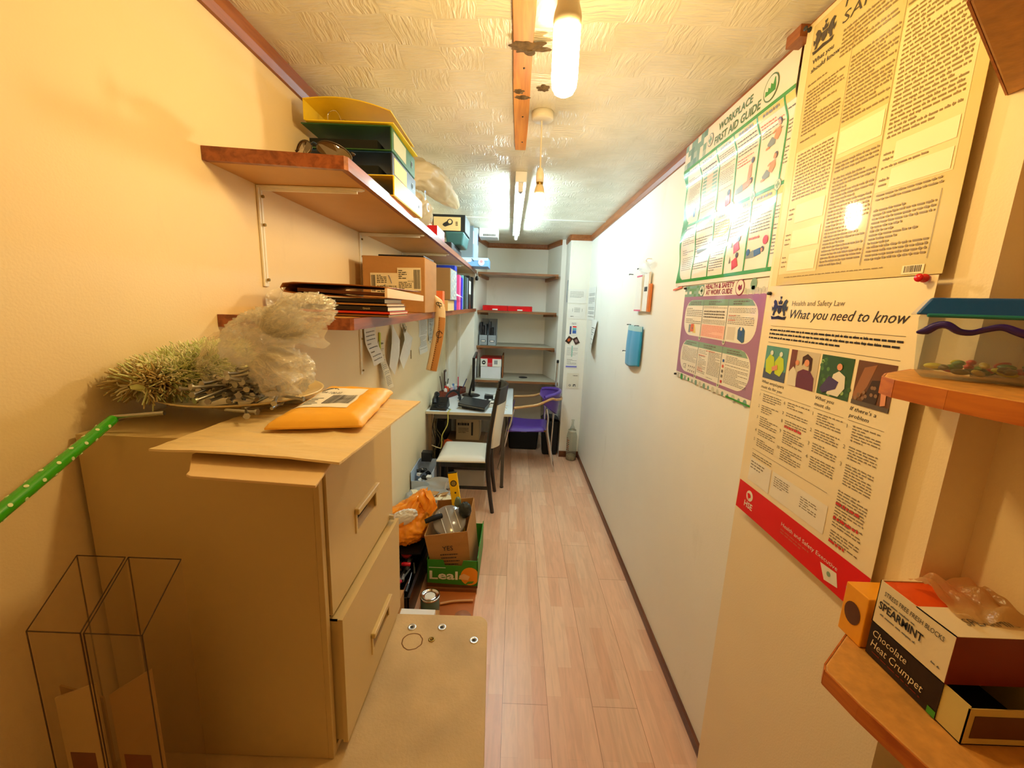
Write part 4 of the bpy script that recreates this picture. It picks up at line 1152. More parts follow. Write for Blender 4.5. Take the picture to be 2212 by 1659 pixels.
s.mb.tube([s.p(0.5, 0.55, 3), s.p(0.4, 0.7, 3), s.p(0.36, 0.9, 3), s.p(0.46, 0.92, 3), s.p(0.48, 0.78, 3)], 0.0010, INK, n=5)
s.mb.build('address_label', t)
s = addr_label('label', (-0.548, 1.9280, 1.818), (1, 0, 0.03), 0.108, 0.102, 6, [(0.70, 0.08, 0.97, 0.92), (0.05, 0.08, 0.4, 0.5, 5), (0.05, 0.6, 0.6, 0.95, 5)])
s.text('DG V1 CV20', 0.44, 0.62, 0.07, INK, width=0.24)
s.mb.build('address_label', t)
MB().box((-0.64, 1.95, 1.869), (-0.43, 2.18, 1.877), BLACK).build('flat_tray', label='thin black tray lying on top of the cardboard carton', cat='tray', bevel=0.002)

t = thing('note_block', 'small orange note block behind the carton on the lower shelf', 'note block', (-0.46, 2.42, 1.619))
MB().box((-0.505, 2.39, 1.619), (-0.425, 2.47, 1.66), C('card_white', (222, 212, 190), 0.6)).build('holder', t)
MB().box((-0.500, 2.395, 1.66), (-0.422, 2.46, 1.735), C('orange_notes', (244, 118, 62), 0.6)).build('notes', t)
MB().box((-0.70, 2.60, 1.619), (-0.425, 2.86, 1.686), C('cream_box', (226, 190, 128), 0.6)).build('small_carton', label='low cream box under the brown archive box on the lower shelf', cat='box', bevel=0.001)
t = thing('archive_box', 'tall grey-brown archive box between the carton and the blue binder', 'box', (-0.56, 2.74, 1.688))
MB().box((-0.72, 2.60, 1.688), (-0.412, 2.88, 1.880), C('grey_brown_board', (158, 132, 92), 0.65)).build('box_body', t, bevel=0.001)
m = MB(); m.box((-0.4115, 2.62, 1.69), (-0.4105, 2.87, 1.875), C('marbled_paper', (176, 182, 184), 0.6, var=0.3, vs=60))
for i in range(9):
    m.cyl((-0.411, 2.70 + 0.06 * (i % 3), 1.70 + 0.018 * i), (-0.408, 2.70 + 0.06 * (i % 3), 1.70 + 0.018 * i), 0.010, PAPER, n=12)
m.build('patterned_side', t)
BG = 'binders standing on the lower shelf'
RB = C('binder_blue', (34, 64, 196), 0.3); PK = C('folder_pink', (236, 96, 158), 0.4); IND = C('folder_indigo', (52, 50, 210), 0.35)
standing('bright blue ring binder on the lower shelf beside the archive box', -0.70, -0.442, 2.98, 3.09, 1.6195, 1.928, RB, group=BG)
standing('red folder squeezed right behind the bright blue binder', -0.68, -0.458, 3.16, 3.20, 1.6195, 1.90, C('folder_red', (222, 54, 84), 0.4), group=BG)
standing('pink folder leaning on the lower shelf between blue and indigo ones', -0.66, -0.446, 3.24, 3.34, 1.6195, 1.885, PK, group=BG, lean=-0.04)
standing('indigo blue folder behind the pink folder', -0.66, -0.446, 3.40, 3.47, 1.6195, 1.875, IND, group=BG, lean=-0.06)
standing('pale teal folder behind the indigo one', -0.68, -0.455, 3.52, 3.58, 1.6195, 1.90, C('folder_teal', (120, 190, 190), 0.4), group=BG)
standing('dark green binder behind the pale teal folder', -0.68, -0.452, 3.64, 3.76, 1.6195, 1.90, C('binder_green', (34, 62, 54), 0.4), group=BG)
standing('grey binder between the dark green and the first black one', -0.68, -0.452, 3.82, 3.90, 1.6195, 1.90, GB, group=BG)
standing('black binder with white spine label, second from the far end', -0.68, -0.450, 3.95, 4.12, 1.6195, 1.925, BLACK, group=BG, lab=PAPER)
standing('black binder at the far end of the lower shelf', -0.70, -0.448, 4.18, 4.34, 1.6195, 1.93, BLACK_MATT, group=BG)
m = MB(); m.hexa([(-0.440, 3.00, 1.728), (-0.428, 3.00, 1.722), (-0.421, 3.22, 1.716), (-0.425, 3.22, 1.718)], [(-0.440, 3.00, 1.738), (-0.428, 3.00, 1.736), (-0.421, 3.22, 1.720), (-0.425, 3.22, 1.721)], PAPER)
m.tube([(-0.424, 3.20, 1.719), (-0.424, 3.32, 1.712)], 0.002, WHITE)
m.build('paper_knife', label='white pointed paper knife sticking out in front of the blue and pink folders', cat='paper knife')

# curled strip hanging off the lower shelf
t = thing('printed_paper_strip', 'long curled cream and brown paper strip with black marks hanging off the shelf edge', 'paper strip', (-0.41, 2.2, 1.28))
SP = [(-0.428, 1.712), (-0.410, 1.670), (-0.400, 1.628), (-0.402, 1.560), (-0.414, 1.480), (-0.432, 1.390), (-0.452, 1.300)]
def spt(c):
    k = c * (len(SP) - 1); i = min(int(k), len(SP) - 2); f = k - i
    a = SP[max(i - 1, 0)]; b = SP[i]; cc = SP[i + 1]; d = SP[min(i + 2, len(SP) - 1)]
    return [0.5 * ((2 * b[j]) + (cc[j] - a[j]) * f + (2 * a[j] - 5 * b[j] + 4 * cc[j] - d[j]) * f * f + (-a[j] + 3 * b[j] - 3 * cc[j] + d[j]) * f ** 3) for j in (0, 1)]
def strip(a, c, k=0.0):
    x, z = spt(c); w = 0.058 * min(1, c * 9 + 0.06)
    return (x + (a - 0.5) * w, 2.175 - 0.012 * math.sin(a * math.pi) - k + 0.05 * c, z - (a - 0.5) * 0.010)
CRM = C('strip_cream', (232, 210, 170), 0.6); BRN = C('strip_brown', (190, 132, 70), 0.65)
m = MB(); m.grid(strip, 8, 40, CRM); m.build('strip', t, solid=0.0012)
m = MB(); m.grid(lambda a, c: strip(0.42 + 0.56 * a, 0.42 + 0.57 * c, 0.0016), 6, 24, BRN); m.build('brown_panel', t)
m = MB()
for i in range(26):
    c = 0.44 + i * 0.021
    m.grid(lambda a, q, c=c: strip(0.44 + 0.10 * a, c + 0.006 * q, 0.0022), 2, 1, INK)
for c0, r in ((0.20, 0.030), (0.62, 0.028)):
    pts = []
    for i in range(15):
        an = i * 0.38 + 0.6; pts.append(strip(0.62 + 0.26 * math.cos(an), c0 + r * math.sin(an) * 1.2, 0.0028))
    m.tube(pts, 0.0016, INK, n=5)
    m.grid(lambda a, q, c0=c0: strip(0.56 + 0.06 * a, c0 - 0.05 + 0.14 * q, 0.0022), 2, 6, INK)
m.build('black_marks', t)

# papers pinned to the left wall under the shelf
GR = 'papers pinned under the lower shelf'
def pinned(label, y0, y1, z1, z0, seed, rows=14, curl=0.02, mat=PAPER, skew=0.0, cat='paper', ink=INK_SOFT):
    t = thing('pinned_paper', label, cat, (-0.765, (y0 + y1) / 2, z0), GR)
    s = Sheet((-0.770, y0, z1), (0, 1, skew), (0, 0, -1), (1, 0, 0), y1 - y0, z1 - z0, bend=lambda u, v: curl * v * v + 0.006 * math.sin(v * 9 + seed) * v + 0.004 * math.sin(u * 5 + seed), seed=seed)
    s.base(mat).lines(0.1, 0.06, 0.9, 0.94, rows, ink, gaps=0.25, fill=0.3)
    s.mb.build('sheet', t)
    MB().cyl((-0.774, (y0 + y1) / 2, z1 - 0.012), (-0.755, (y0 + y1) / 2, z1 - 0.012), 0.004, STEEL, n=10).build('pin', t)
    return t
pinned('white paper hanging leftmost under the lower shelf', 2.085, 2.270, 1.545, 1.335, 1, rows=9, curl=0.05)
pinned('long till receipt hanging lowest, second from the left under the shelf', 2.300, 2.405, 1.440, 1.165, 2, rows=26, curl=0.06, mat=C('receipt', (226, 216, 190), 0.6), ink=INK)
pinned('tall printed list sheet at the right of the pinned papers', 3.32, 3.62, 1.555, 1.245, 5, rows=24, curl=0.0)
pinned('grey printed sheet just right of the tall list sheet', 3.66, 3.92, 1.550, 1.330, 6, rows=12, curl=0.0, mat=C('grey_sheet', (206, 208, 202), 0.7))
MB().box((-0.772, 2.325, 1.38), (-0.766, 2.345, 1.49), C('lime_tag', (196, 206, 40), 0.5)).build('tag', label='narrow lime green tag behind the long till receipt', cat='tag')
def folded(label, pts, seed):
    m = MB(); vs = [(-0.765 + 0.02 * k, y, z) for k, (y, z) in zip([0, 1, 1.6, 1.2, 0.8, 1.5][:len(pts)], pts)]
    c = (-0.735, sum(p[0] for p in pts) / len(pts), sum(p[1] for p in pts) / len(pts))
    n = len(vs); m.add([c] + vs, [(0, i + 1, (i + 1) % n + 1) for i in range(n)], PAPER)
    mid = [(c[0] + 0.002, (c[1] + v[1]) / 2, (c[2] + v[2]) / 2) for v in vs]
    m.build('folded_paper', label=label, cat='paper', group=GR, solid=0.0008)
folded('folded white paper hanging in a point, third from the left', [(2.56, 1.53), (2.66, 1.42), (2.60, 1.33), (2.52, 1.215), (2.44, 1.28), (2.45, 1.42)], 1)
folded('folded white paper with slanting lower edge beside the keys', [(2.80, 1.50), (2.99, 1.41), (2.86, 1.31), (2.72, 1.22), (2.66, 1.30), (2.74, 1.42)], 2)
t = thing('key_bunch', 'bunch of keys on rings hanging above the folded papers', 'keys', (-0.76, 2.80, 1.47))
for k in range(3):
    c = Vector((-0.755, 2.78 + 0.03 * k, 1.525 - 0.018 * k))
    MB().tube([c + Vector((0.002 * k, 0.013 * math.cos(a * 0.6283), 0.013 * math.sin(a * 0.6283))) for a in range(11)], 0.0014, STEEL, n=6, smooth_path=False).build('ring', t)
    MB().box((-0.757, 2.775 + 0.03 * k, 1.462 - 0.018 * k), (-0.755, 2.785 + 0.03 * k, 1.512 - 0.018 * k), BRASS).cyl((-0.757, 2.78 + 0.03 * k, 1.508 - 0.018 * k), (-0.755, 2.78 + 0.03 * k, 1.508 - 0.018 * k), 0.010, BRASS, n=14).build('key', t)
t = thing('key', 'single brass key hanging low on the left wall below the folded papers', 'key', (-0.765, 3.02, 1.24))
MB().tube([(-0.765, 3.02 + 0.011 * math.cos(a * 0.6283), 1.262 + 0.011 * math.sin(a * 0.6283)) for a in range(11)], 0.0016, BRASS, n=6, smooth_path=False).build('ring', t)
MB().box((-0.767, 3.014, 1.268), (-0.763, 3.026, 1.315), BRASS).build('blade', t)

# ================================================================== posters on the right wall
LAM = lambda n, rgb, r=0.28: M(n, rgb, rough=r, coat=0.7, var=0.02)
P_WHITE = LAM('poster_white', (240, 232, 214)); P_GRN = LAM('poster_green', (48, 150, 34)); P_TEAL = LAM('poster_teal', (128, 166, 150))
P_YEL = LAM('poster_yellow', (236, 206, 110)); P_INK = LAM('poster_ink', (116, 108, 98)); P_RED = LAM('poster_red_ink', (216, 96, 70))
P_PURP = LAM('poster_purple', (168, 116, 150)); P_DGRN = LAM('poster_title_green', (62, 104, 34)); P_BURG = LAM('poster_burgundy', (150, 42, 72))
P_SAGE = LAM('poster_sage', (136, 168, 142)); P_SKIN = LAM('poster_skin', (226, 150, 110)); P_HAIR = LAM('poster_hair', (70, 34, 26))
P_GREY = LAM('poster_grey', (132, 140, 142)); P_BLUE = LAM('poster_blue', (44, 88, 160)); P_SCAR = LAM('poster_scarlet', (212, 40, 44)); P_PINK = LAM('poster_pink', (250, 196, 176))
U_, V_, N_ = (0, -1, 0), (0, 0, -1), (-1, 0, 0)
RW = random.Random(21)

def figure_sit(s, u, v, k, shirt, trous, flip=1):
    """tiny drawn casualty with bent knees, scale k"""
    q = lambda a, b: (u + a * k * flip, v + b * k)
    s.poly([q(-.30, .50), q(-.10, .30), q(.12, .42), q(.10, .62), q(-.22, .66)], trous, 3)
    s.poly([q(.02, .40), q(.12, .10), q(.30, .06), q(.36, .30), q(.22, .52)], shirt, 4)
    s.disc(*q(.30, -.08), .10 * k, P_HAIR, 4); s.disc(*q(.27, -.05), .075 * k, P_SKIN, 5)
    s.poly([q(-.34, .62), q(-.16, .60), q(-.14, .68), q(-.34, .70)], P_SKIN, 4)
    s.poly([q(.10, .16), q(-.04, .22), q(-.06, .16), q(.10, .08)], P_SKIN, 5)
def figure_lie(s, u, v, k, shirt, trous):
    q = lambda a, b: (u + a * k, v + b * k)
    s.poly([q(-.5, .22), q(-.1, .10), q(.05, .30), q(-.05, .40), q(-.5, .40)], trous, 3)
    s.poly([q(-.06, .12), q(.30, .06), q(.36, .30), q(0, .38)], shirt, 4)
    s.disc(*q(.42, .14), .09 * k, P_HAIR, 4); s.disc(*q(.40, .17), .06 * k, P_SKIN, 5)
def cross_badge(s, u, v, r, mat_in, mat_ring):
    s.disc(u, v, r, mat_ring, 4); s.disc(u, v, r * 0.86, P_WHITE, 5)
    a = s.W / s.H; w = r * 0.22; L = r * 0.62
    s.rect(u - w, v - L * a, u + w, v + L * a, mat_in, 6); s.rect(u - L, v - w * a, u + L, v + w * a, mat_in, 6)
def mosaic(s, u0, v0, u1, v1, n, m, mats):
    for i in range(n):
        for j in range(m):
            s.rect(u0 + (u1 - u0) * i / n, v0 + (v1 - v0) * j / m, u0 + (u1 - u0) * (i + 1) / n, v0 + (v1 - v0) * (j + 1) / m, RW.choice(mats), 1)

# ---- workplace first aid guide
def b_aid(u, v):
    return 0.0015 + 0.0195 * (1.0 if v < 0.175 else max(0.0, 0.5 + 0.5 * math.cos(math.pi * min(1, (v - 0.175) / 0.12)))) + 0.0045 * math.sin(u * 7.5 + 1.0) * math.exp(-((v - 0.62) / 0.16) ** 2) + 0.003 * math.sin(v * 21 + u * 5) * (v > 0.3) * min(1, (v - 0.3) * 5) * (1 - u) + 0.0012 * math.sin(v * 7)
s = Sheet((0.757, 2.000, 2.385), U_, V_, N_, 0.752, 0.602, bend=b_aid, seed=7).base(P_WHITE)
s.mb.T = None
mosaic(s, 0.0, 0.0, 0.28, 0.165, 7, 4, [P_TEAL, P_TEAL, LAM('poster_teal_pale', (176, 196, 182)), P_WHITE, LAM('poster_teal_deep', (98, 142, 128))])
s.rect(0.0, 0.163, 1.0, 0.182, P_GRN, 2)
s.rect(0.0, 0.182, 0.085, 0.97, P_GRN, 1)
for (va, vb, ra) in ((0.19, 0.545, 0.17), (0.60, 0.955, 0.17)):
    def uL(v, va=va, vb=vb, ra=ra):
        d = max(0.0, (va + ra - v) / ra, (v - (vb - ra)) / ra)
        return 0.105 - 0.088 * math.sqrt(max(0.0, 1 - d * d))
    s.mb.grid(lambda a, c, va=va, vb=vb: (lambda v: s.p(uL(v) + (0.215 - uL(v)) * a, v, 2))(va + (vb - va) * c), 10, 40, P_WHITE)
VL = [0.215, 0.410, 0.578, 0.762, 0.940]
for u in VL: s.rect(u - 0.005, 0.18, u + 0.005, 0.965, P_GRN, 3)
s.rect(0.0, 0.558, 1.0, 0.576, P_GRN, 3); s.rect(0.0, 0.955, 1.0, 0.975, P_GRN, 3)
s.text('WORKPLACE', 0.405, 0.078, 0.040, P_DGRN, width=0.30, bold=0.03)
s.text('FIRST AID GUIDE', 0.375, 0.146, 0.044, P_DGRN, width=0.40, bold=0.03)
cross_badge(s, 0.325, 0.092, 0.032, P_TEAL, P_GREY)
s.disc(0.838, 0.088, 0.050, P_DGRN, 4, n=28); s.disc(0.838, 0.088, 0.0445, P_WHITE, 5, n=28)
s.poly([(0.803, 0.115), (0.803, 0.088), (0.820, 0.096), (0.820, 0.078), (0.836, 0.090), (0.836, 0.066), (0.852, 0.080), (0.858, 0.052), (0.864, 0.052), (0.872, 0.090), (0.873, 0.115)], P_GRN, 6)
cells = [(0.03, 0.205), (0.225, 0.40), (0.42, 0.568), (0.588, 0.752), (0.772, 0.930), (0.95, 0.995)]
for r, (va, vb) in enumerate(((0.185, 0.552), (0.580, 0.950))):
    for c, (ua, ub) in enumerate(cells):
        if c: s.rect(ua - 0.004, va, ub + 0.004, va + 0.034, P_YEL, 2)
        if c < 5: s.lines(ua + 0.03, va + 0.004, ub - 0.02, va + 0.028, 1, P_INK, k=4, fill=0.6)
        lo = vb - (0.02, 0.14)[(c + r) % 2 or c > 2]
        if c == 0: s.lines(ua + 0.025, va + 0.06, ub - 0.005, vb - (0.12 if r == 0 else 0.03), 20, P_INK, gaps=0.12, fill=0.34, k=4)
        elif r == 0 and c == 1:
            s.lines(ua + 0.01, va + 0.05, ub - 0.01, va + 0.09, 2, P_INK, k=4)
            for i in range(7):
                s.rect(ua + 0.008, va + 0.085 + i * 0.022, ub - 0.008, va + 0.099 + i * 0.022, P_TEAL, 2)
                s.rect(ua + 0.055, va + 0.085 + i * 0.022, ub - 0.055, va + 0.099 + i * 0.022, P_PINK, 3)
            s.lines(ua + 0.01, va + 0.25, ub - 0.01, vb - 0.02, 8, P_INK, k=4, gaps=0.1, fill=0.34)
        elif c == 2: s.lines(ua + 0.006, va + 0.045, ub - 0.006, vb - (0.11 if r == 0 else 0.02), 20, P_INK, k=4, gaps=0.12, fill=0.34)
        elif c == 3:
            s.lines(ua + 0.006, va + 0.045, ub - 0.006, va + 0.13, 5, P_INK, k=4, fill=0.34)
            s.lines(ua + 0.006, va + 0.14, ub - 0.03, va + 0.19, 3, P_RED, k=4, fill=0.34)
        elif c == 4:
            s.lines(ua + 0.006, va + 0.05, ub - 0.006, va + 0.075, 2, P_RED if r == 0 else P_INK, k=4, fill=0.34)
            s.lines(ua + 0.006, va + 0.08, ub - 0.006, va + (0.12 if r == 0 else 0.19), 3 if r == 0 else 7, P_INK, k=4, fill=0.34)
            if r: s.lines(ua + 0.006, va + 0.20, ub - 0.04, va + 0.225, 1, P_RED, k=4, fill=0.5)
        else:
            s.lines(ua, va + 0.05, ub, vb - 0.05, 16, P_INK, k=4, gaps=0.3, fill=0.34)
figure_sit(s, 0.860, 0.275, 0.13, P_SKIN, P_GREY); figure_sit(s, 0.855, 0.425, 0.13, P_SKIN, P_GREY)
figure_lie(s, 0.670, 0.455, 0.14, P_SKIN, P_GREY); s.poly([(0.70, 0.39), (0.72, 0.38), (0.725, 0.45), (0.695, 0.47)], P_SKIN, 4); s.disc(0.725, 0.37, 0.012, P_HAIR, 5)
s.poly([(0.50, 0.49), (0.55, 0.48), (0.555, 0.54), (0.51, 0.55)], P_SCAR, 4); s.disc(0.535, 0.475, 0.014, P_HAIR, 5)
s.rect(0.14, 0.46, 0.165, 0.52, P_BLUE, 4)
figure_lie(s, 0.835, 0.84, 0.13, P_BLUE, P_GREY); s.disc(0.905, 0.815, 0.018, P_SCAR, 5); s.disc(0.785, 0.86, 0.014, P_BLUE, 5)
for vv in (0.80, 0.89):
    s.poly([(0.65, vv), (0.69, vv - 0.02), (0.71, vv + 0.03), (0.66, vv + 0.05)], P_SCAR, 4); s.disc(0.693, vv - 0.03, 0.012, P_HAIR, 5)
    s.poly([(0.625, vv + 0.01), (0.632, vv - 0.03), (0.64, vv + 0.01)], P_INK, 4)
s.poly([(0.24, 0.76), (0.38, 0.74), (0.39, 0.77), (0.25, 0.79)], P_GREY, 4)
for u, v in ((0.410, 0.567), (0.578, 0.567), (0.762, 0.567), (0.940, 0.567)): cross_badge(s, u, v, 0.022, P_SAGE, P_TEAL)
s.mb.build('wall_poster', label='glossy green bordered WORKPLACE FIRST AID GUIDE poster on the right wall', cat='poster')

# ---- health and safety at work guide
s = Sheet((0.757, 1.890, 1.779), U_, V_, N_, 0.615, 0.402, seed=9).base(P_WHITE)
mosaic(s, 0.0, 0.0, 0.30, 0.115, 8, 4, [P_SAGE, LAM('poster_moss', (110, 158, 104)), P_WHITE, P_TEAL])
s.rect(0.0, 0.115, 1.0, 0.945, P_PURP, 1)
s.text('HEALTH & SAFETY', 0.325, 0.045, 0.044, P_BURG, width=0.355, bold=0.03)
s.text('AT WORK GUIDE', 0.335, 0.102, 0.044, P_BURG, width=0.33, bold=0.03)
cross_badge(s, 0.275, 0.060, 0.036, P_SAGE, P_TEAL)
s.disc(0.745, 0.055, 0.045, P_BURG, 4, n=28); s.disc(0.745, 0.055, 0.039, P_WHITE, 5, n=28)
s.poly([(0.725, 0.06), (0.735, 0.03), (0.75, 0.045), (0.765, 0.03), (0.768, 0.07), (0.745, 0.085)], P_BURG, 6)
s.disc(0.875, 0.035, 0.030, P_SAGE, 3); s.rect(0.86, 0.05, 0.89, 0.085, P_SAGE, 3)
for i in range(8): s.disc(0.80 + 0.028 * i, 0.085 + 0.01 * (i % 2), 0.016, LAM('poster_haze', (206, 204, 178)), 2)
def pill(s, va, vb, ra):
    pts = []
    ua, ub, ru = 0.045, 0.955, 0.115
    for (cu, cv, a0) in ((ua + ru, va + ra, math.pi / 2), (ua + ru, vb - ra, math.pi), (ub - ru, vb - ra, 1.5 * math.pi), (ub - ru, va + ra, 0.0)):
        for i in range(9):
            a = a0 + math.pi / 2 * i / 8
            pts.append((cu + ru * math.cos(a), cv - ra * math.sin(a)))
    s.poly(pts, P_WHITE, 2)
    top = [p for p in pts if p[1] <= va + 0.058]
    s.poly([(ua + 0.035, va + 0.058)] + [(ua + ru * 0.6, va + 0.012), (ua + ru, va), (ub - ru, va), (ub - ru * 0.6, va + 0.012)] + [(ub - 0.035, va + 0.058)], P_SAGE, 3)
for (va, vb) in ((0.150, 0.520), (0.570, 0.915)):
    pill(s, va, vb, 0.15)
    for u in (0.325, 0.645): s.rect(u - 0.003, va, u + 0.003, vb, P_GREY, 4)
    for u in (0.13, 0.40, 0.70): s.lines(u, va + 0.012, u + 0.16, va + 0.052, 2, P_INK, k=4, fill=0.6)
    cross_badge(s, 0.325, vb + 0.01, 0.016, P_SAGE, P_WHITE); cross_badge(s, 0.645, vb + 0.01, 0.016, P_SAGE, P_WHITE)
s.lines(0.075, 0.23, 0.315, 0.40, 9, P_INK, k=4, gaps=0.15, fill=0.34)
s.rect(0.135, 0.405, 0.165, 0.49, P_GREY, 4); s.poly([(0.17, 0.40), (0.215, 0.395), (0.22, 0.475), (0.165, 0.48)], LAM('poster_orange', (226, 92, 32)), 5); s.poly([(0.21, 0.41), (0.225, 0.40), (0.255, 0.49), (0.205, 0.49)], P_YEL, 4)
s.poly([(0.19, 0.43), (0.21, 0.44), (0.19, 0.46)], P_INK, 6)
s.lines(0.34, 0.215, 0.635, 0.235, 2, P_INK, k=4, fill=0.34); s.lines(0.345, 0.25, 0.62, 0.33, 3, P_INK, k=4, fill=0.55)
s.lines(0.34, 0.34, 0.635, 0.385, 4, P_INK, k=4, fill=0.34); s.rect(0.335, 0.39, 0.638, 0.51, P_PINK, 3); s.lines(0.345, 0.395, 0.625, 0.505, 9, P_RED, k=4, fill=0.25)
s.lines(0.665, 0.225, 0.93, 0.27, 4, P_INK, k=4, fill=0.34); s.lines(0.665, 0.285, 0.93, 0.37, 6, P_INK, k=4, fill=0.34)
for v in (0.285, 0.325): s.lines(0.665, v, 0.74, v + 0.014, 1, P_RED, k=5, fill=0.5)
s.poly([(0.785, 0.41), (0.80, 0.385), (0.835, 0.385), (0.855, 0.41), (0.86, 0.50), (0.84, 0.512), (0.79, 0.485)], LAM('poster_steel_blue', (58, 96, 136)), 5); s.disc(0.82, 0.398, 0.010, P_WHITE, 6); s.disc(0.82, 0.44, 0.014, P_BLUE, 6)
s.rect(0.67, 0.39, 0.755, 0.50, LAM('poster_paper_grey', (222, 210, 190)), 3)
s.lines(0.075, 0.64, 0.315, 0.80, 12, P_INK, k=4, gaps=0.2, fill=0.34)
s.text('CE', 0.11, 0.88, 0.05, P_INK); 
for i in range(4):
    for j in range(2): s.poly([(0.20 + i * 0.03, 0.835 + j * 0.045), (0.215 + i * 0.03, 0.835 + j * 0.045), (0.2075 + i * 0.03, 0.86 + j * 0.045)], P_INK, 4)
s.lines(0.345, 0.64, 0.46, 0.88, 16, P_INK, k=4, gaps=0.2, fill=0.34); s.lines(0.48, 0.64, 0.635, 0.90, 22, P_INK, k=4, gaps=0.08, fill=0.4)
s.lines(0.45, 0.635, 0.56, 0.65, 1, P_RED, k=5, fill=0.5); s.lines(0.345, 0.69, 0.44, 0.705, 1, P_RED, k=5, fill=0.5); s.lines(0.345, 0.82, 0.42, 0.86, 3, P_RED, k=5, fill=0.4)
s.lines(0.70, 0.64, 0.94, 0.90, 20, P_INK, k=4, gaps=0.12, fill=0.34)
for v, m_ in ((0.68, P_BLUE), (0.73, P_RED), (0.775, P_INK), (0.82, P_INK), (0.87, P_SCAR)): s.rect(0.665, v, 0.685, v + 0.025, m_, 5)
s.rect(0.0, 0.945, 1.0, 1.0, P_WHITE, 3)
for i in range(16): s.disc(0.05 + i * 0.06, 0.985, 0.012 + 0.012 * RW.random(), RW.choice([P_SAGE, P_TEAL, LAM('poster_haze', (206, 204, 178)), P_GRN]), 4, n=8)
s.rect(0.75, 0.985, 1.0, 1.0, P_GRN, 5); s.lines(0.03, 0.955, 0.2, 0.97, 1, P_INK, k=5, fill=0.4)
s.mb.build('wall_poster', label='purple bordered HEALTH & SAFETY AT WORK GUIDE poster below the first aid poster', cat='poster')

# ---- old safety law poster (top right)
P_GOLD = LAM('poster_aged_gold', (214, 192, 122), 0.35); P_GOLDP = LAM('poster_aged_pale', (238, 216, 158), 0.35); P_BOX = LAM('poster_blank_box', (246, 232, 190), 0.35)
P_OINK = LAM('poster_olive_ink', (138, 112, 54), 0.4); P_BARK = LAM('poster_dark_ink', (64, 50, 26), 0.4)
def crest(s, u, v, w, h, mat, k=4):
    """lion-and-unicorn style coat of arms reduced to a dense engraved shape"""
    q = lambda a, b: (u + a * w, v + b * h)
    s.poly([q(.38, .38), q(.62, .38), q(.62, .62), q(.50, .74), q(.38, .62)], mat, k)
    s.poly([q(.40, .34), q(.36, .18), q(.43, .24), q(.50, .12), q(.57, .24), q(.64, .18), q(.60, .34)], mat, k)
    s.poly([q(.47, .12), q(.44, .02), q(.56, .02), q(.53, .12)], mat, k)
    for sg in (-1, 1):
        g = lambda a, b: q(.5 + sg * a, b)
        s.poly([g(.15, .36), g(.24, .20), g(.34, .14), g(.42, .22), g(.36, .34), g(.40, .50), g(.34, .62), g(.38, .80), g(.28, .80), g(.24, .66), g(.17, .60)], mat, k)
        s.poly([g(.38, .50), g(.48, .40), g(.46, .54), g(.42, .66)], mat, k)
        s.poly([g(.18, .42), g(.12, .36), g(.14, .52)], mat, k)
    s.poly([q(.04, .82), q(.25, .86), q(.5, .80), q(.75, .86), q(.96, .82), q(.90, .96), q(.5, .94), q(.10, .96)], mat, k)
    for i in range(5): s.lines(u + .1 * w, v + (.84 + i * .02) * h, u + .9 * w, v + (.86 + i * .02) * h, 1, mat, k=k + 1)
s = Sheet((0.718, 1.200, 2.389), U_, V_, N_, 0.475, 0.640, bend=lambda u, v: 0.002 * math.sin(v * 5 + 0.6) + 0.0012 * math.sin(u * 5), seed=13).base(P_GOLD)
s.rect(0, 0, 0.055, 1, P_GOLDP, 1); s.rect(0, 0, 1, 0.02, P_GOLDP, 1)
crest(s, 0.065, 0.035, 0.165, 0.10, P_BARK)
s.text('HEALTH AND', 0.27, 0.055, 0.036, P_BARK, width=0.60, shear=0.12)
s.text('SAFETY LAW', 0.27, 0.108, 0.036, P_BARK, width=0.62, shear=0.12)
s.text('What you', 0.085, 0.165, 0.016, P_BARK, width=0.15, bold=0.02); s.text('should know', 0.085, 0.195, 0.016, P_BARK, width=0.20, bold=0.02)
s.lines(0.29, 0.13, 0.60, 0.225, 7, P_OINK, fill=0.5, k=3); s.lines(0.08, 0.22, 0.345, 0.46, 19, P_OINK, fill=0.5, gaps=0.08, k=3)
s.rect(0.06, 0.475, 0.36, 0.955, P_GOLDP, 1)
s.lines(0.08, 0.485, 0.345, 0.665, 14, P_OINK, fill=0.5, gaps=0.08, k=3)
for v in (0.685, 0.785, 0.875):
    s.rect(0.13, v, 0.345, v + 0.070, P_BOX, 3); s.lines(0.075, v + 0.005, 0.115, v + 0.06, 3, P_OINK, fill=0.3, k=4)
s.lines(0.375, 0.235, 0.62, 0.46, 18, P_OINK, fill=0.5, gaps=0.08, k=3); s.rect(0.372, 0.472, 0.625, 0.575, P_GOLDP, 1); s.rect(0.380, 0.485, 0.618, 0.560, P_BOX, 3)
s.lines(0.38, 0.585, 0.62, 0.945, 29, P_OINK, fill=0.5, gaps=0.07, k=3)
s.rect(0.635, 0.225, 0.955, 0.735, P_GOLDP, 1)
s.lines(0.64, 0.13, 0.94, 0.225, 7, P_OINK, fill=0.5, k=3); s.lines(0.65, 0.235, 0.94, 0.585, 28, P_OINK, fill=0.5, gaps=0.07, k=3)
for v in (0.600, 0.675):
    s.rect(0.70, v, 0.945, v + 0.055, P_BOX, 3); s.lines(0.65, v + 0.02, 0.695, v + 0.05, 2, P_OINK, fill=0.4, k=4)
s.lines(0.65, 0.66, 0.85, 0.673, 1, P_OINK, k=4); s.lines(0.65, 0.74, 0.93, 0.765, 2, P_OINK, k=4)
s.rect(0.632, 0.775, 0.634, 0.955, P_OINK, 3); s.rect(0.93, 0.775, 0.932, 0.955, P_OINK, 3)
s.lines(0.65, 0.785, 0.92, 0.945, 13, P_OINK, fill=0.5, gaps=0.06, k=3)
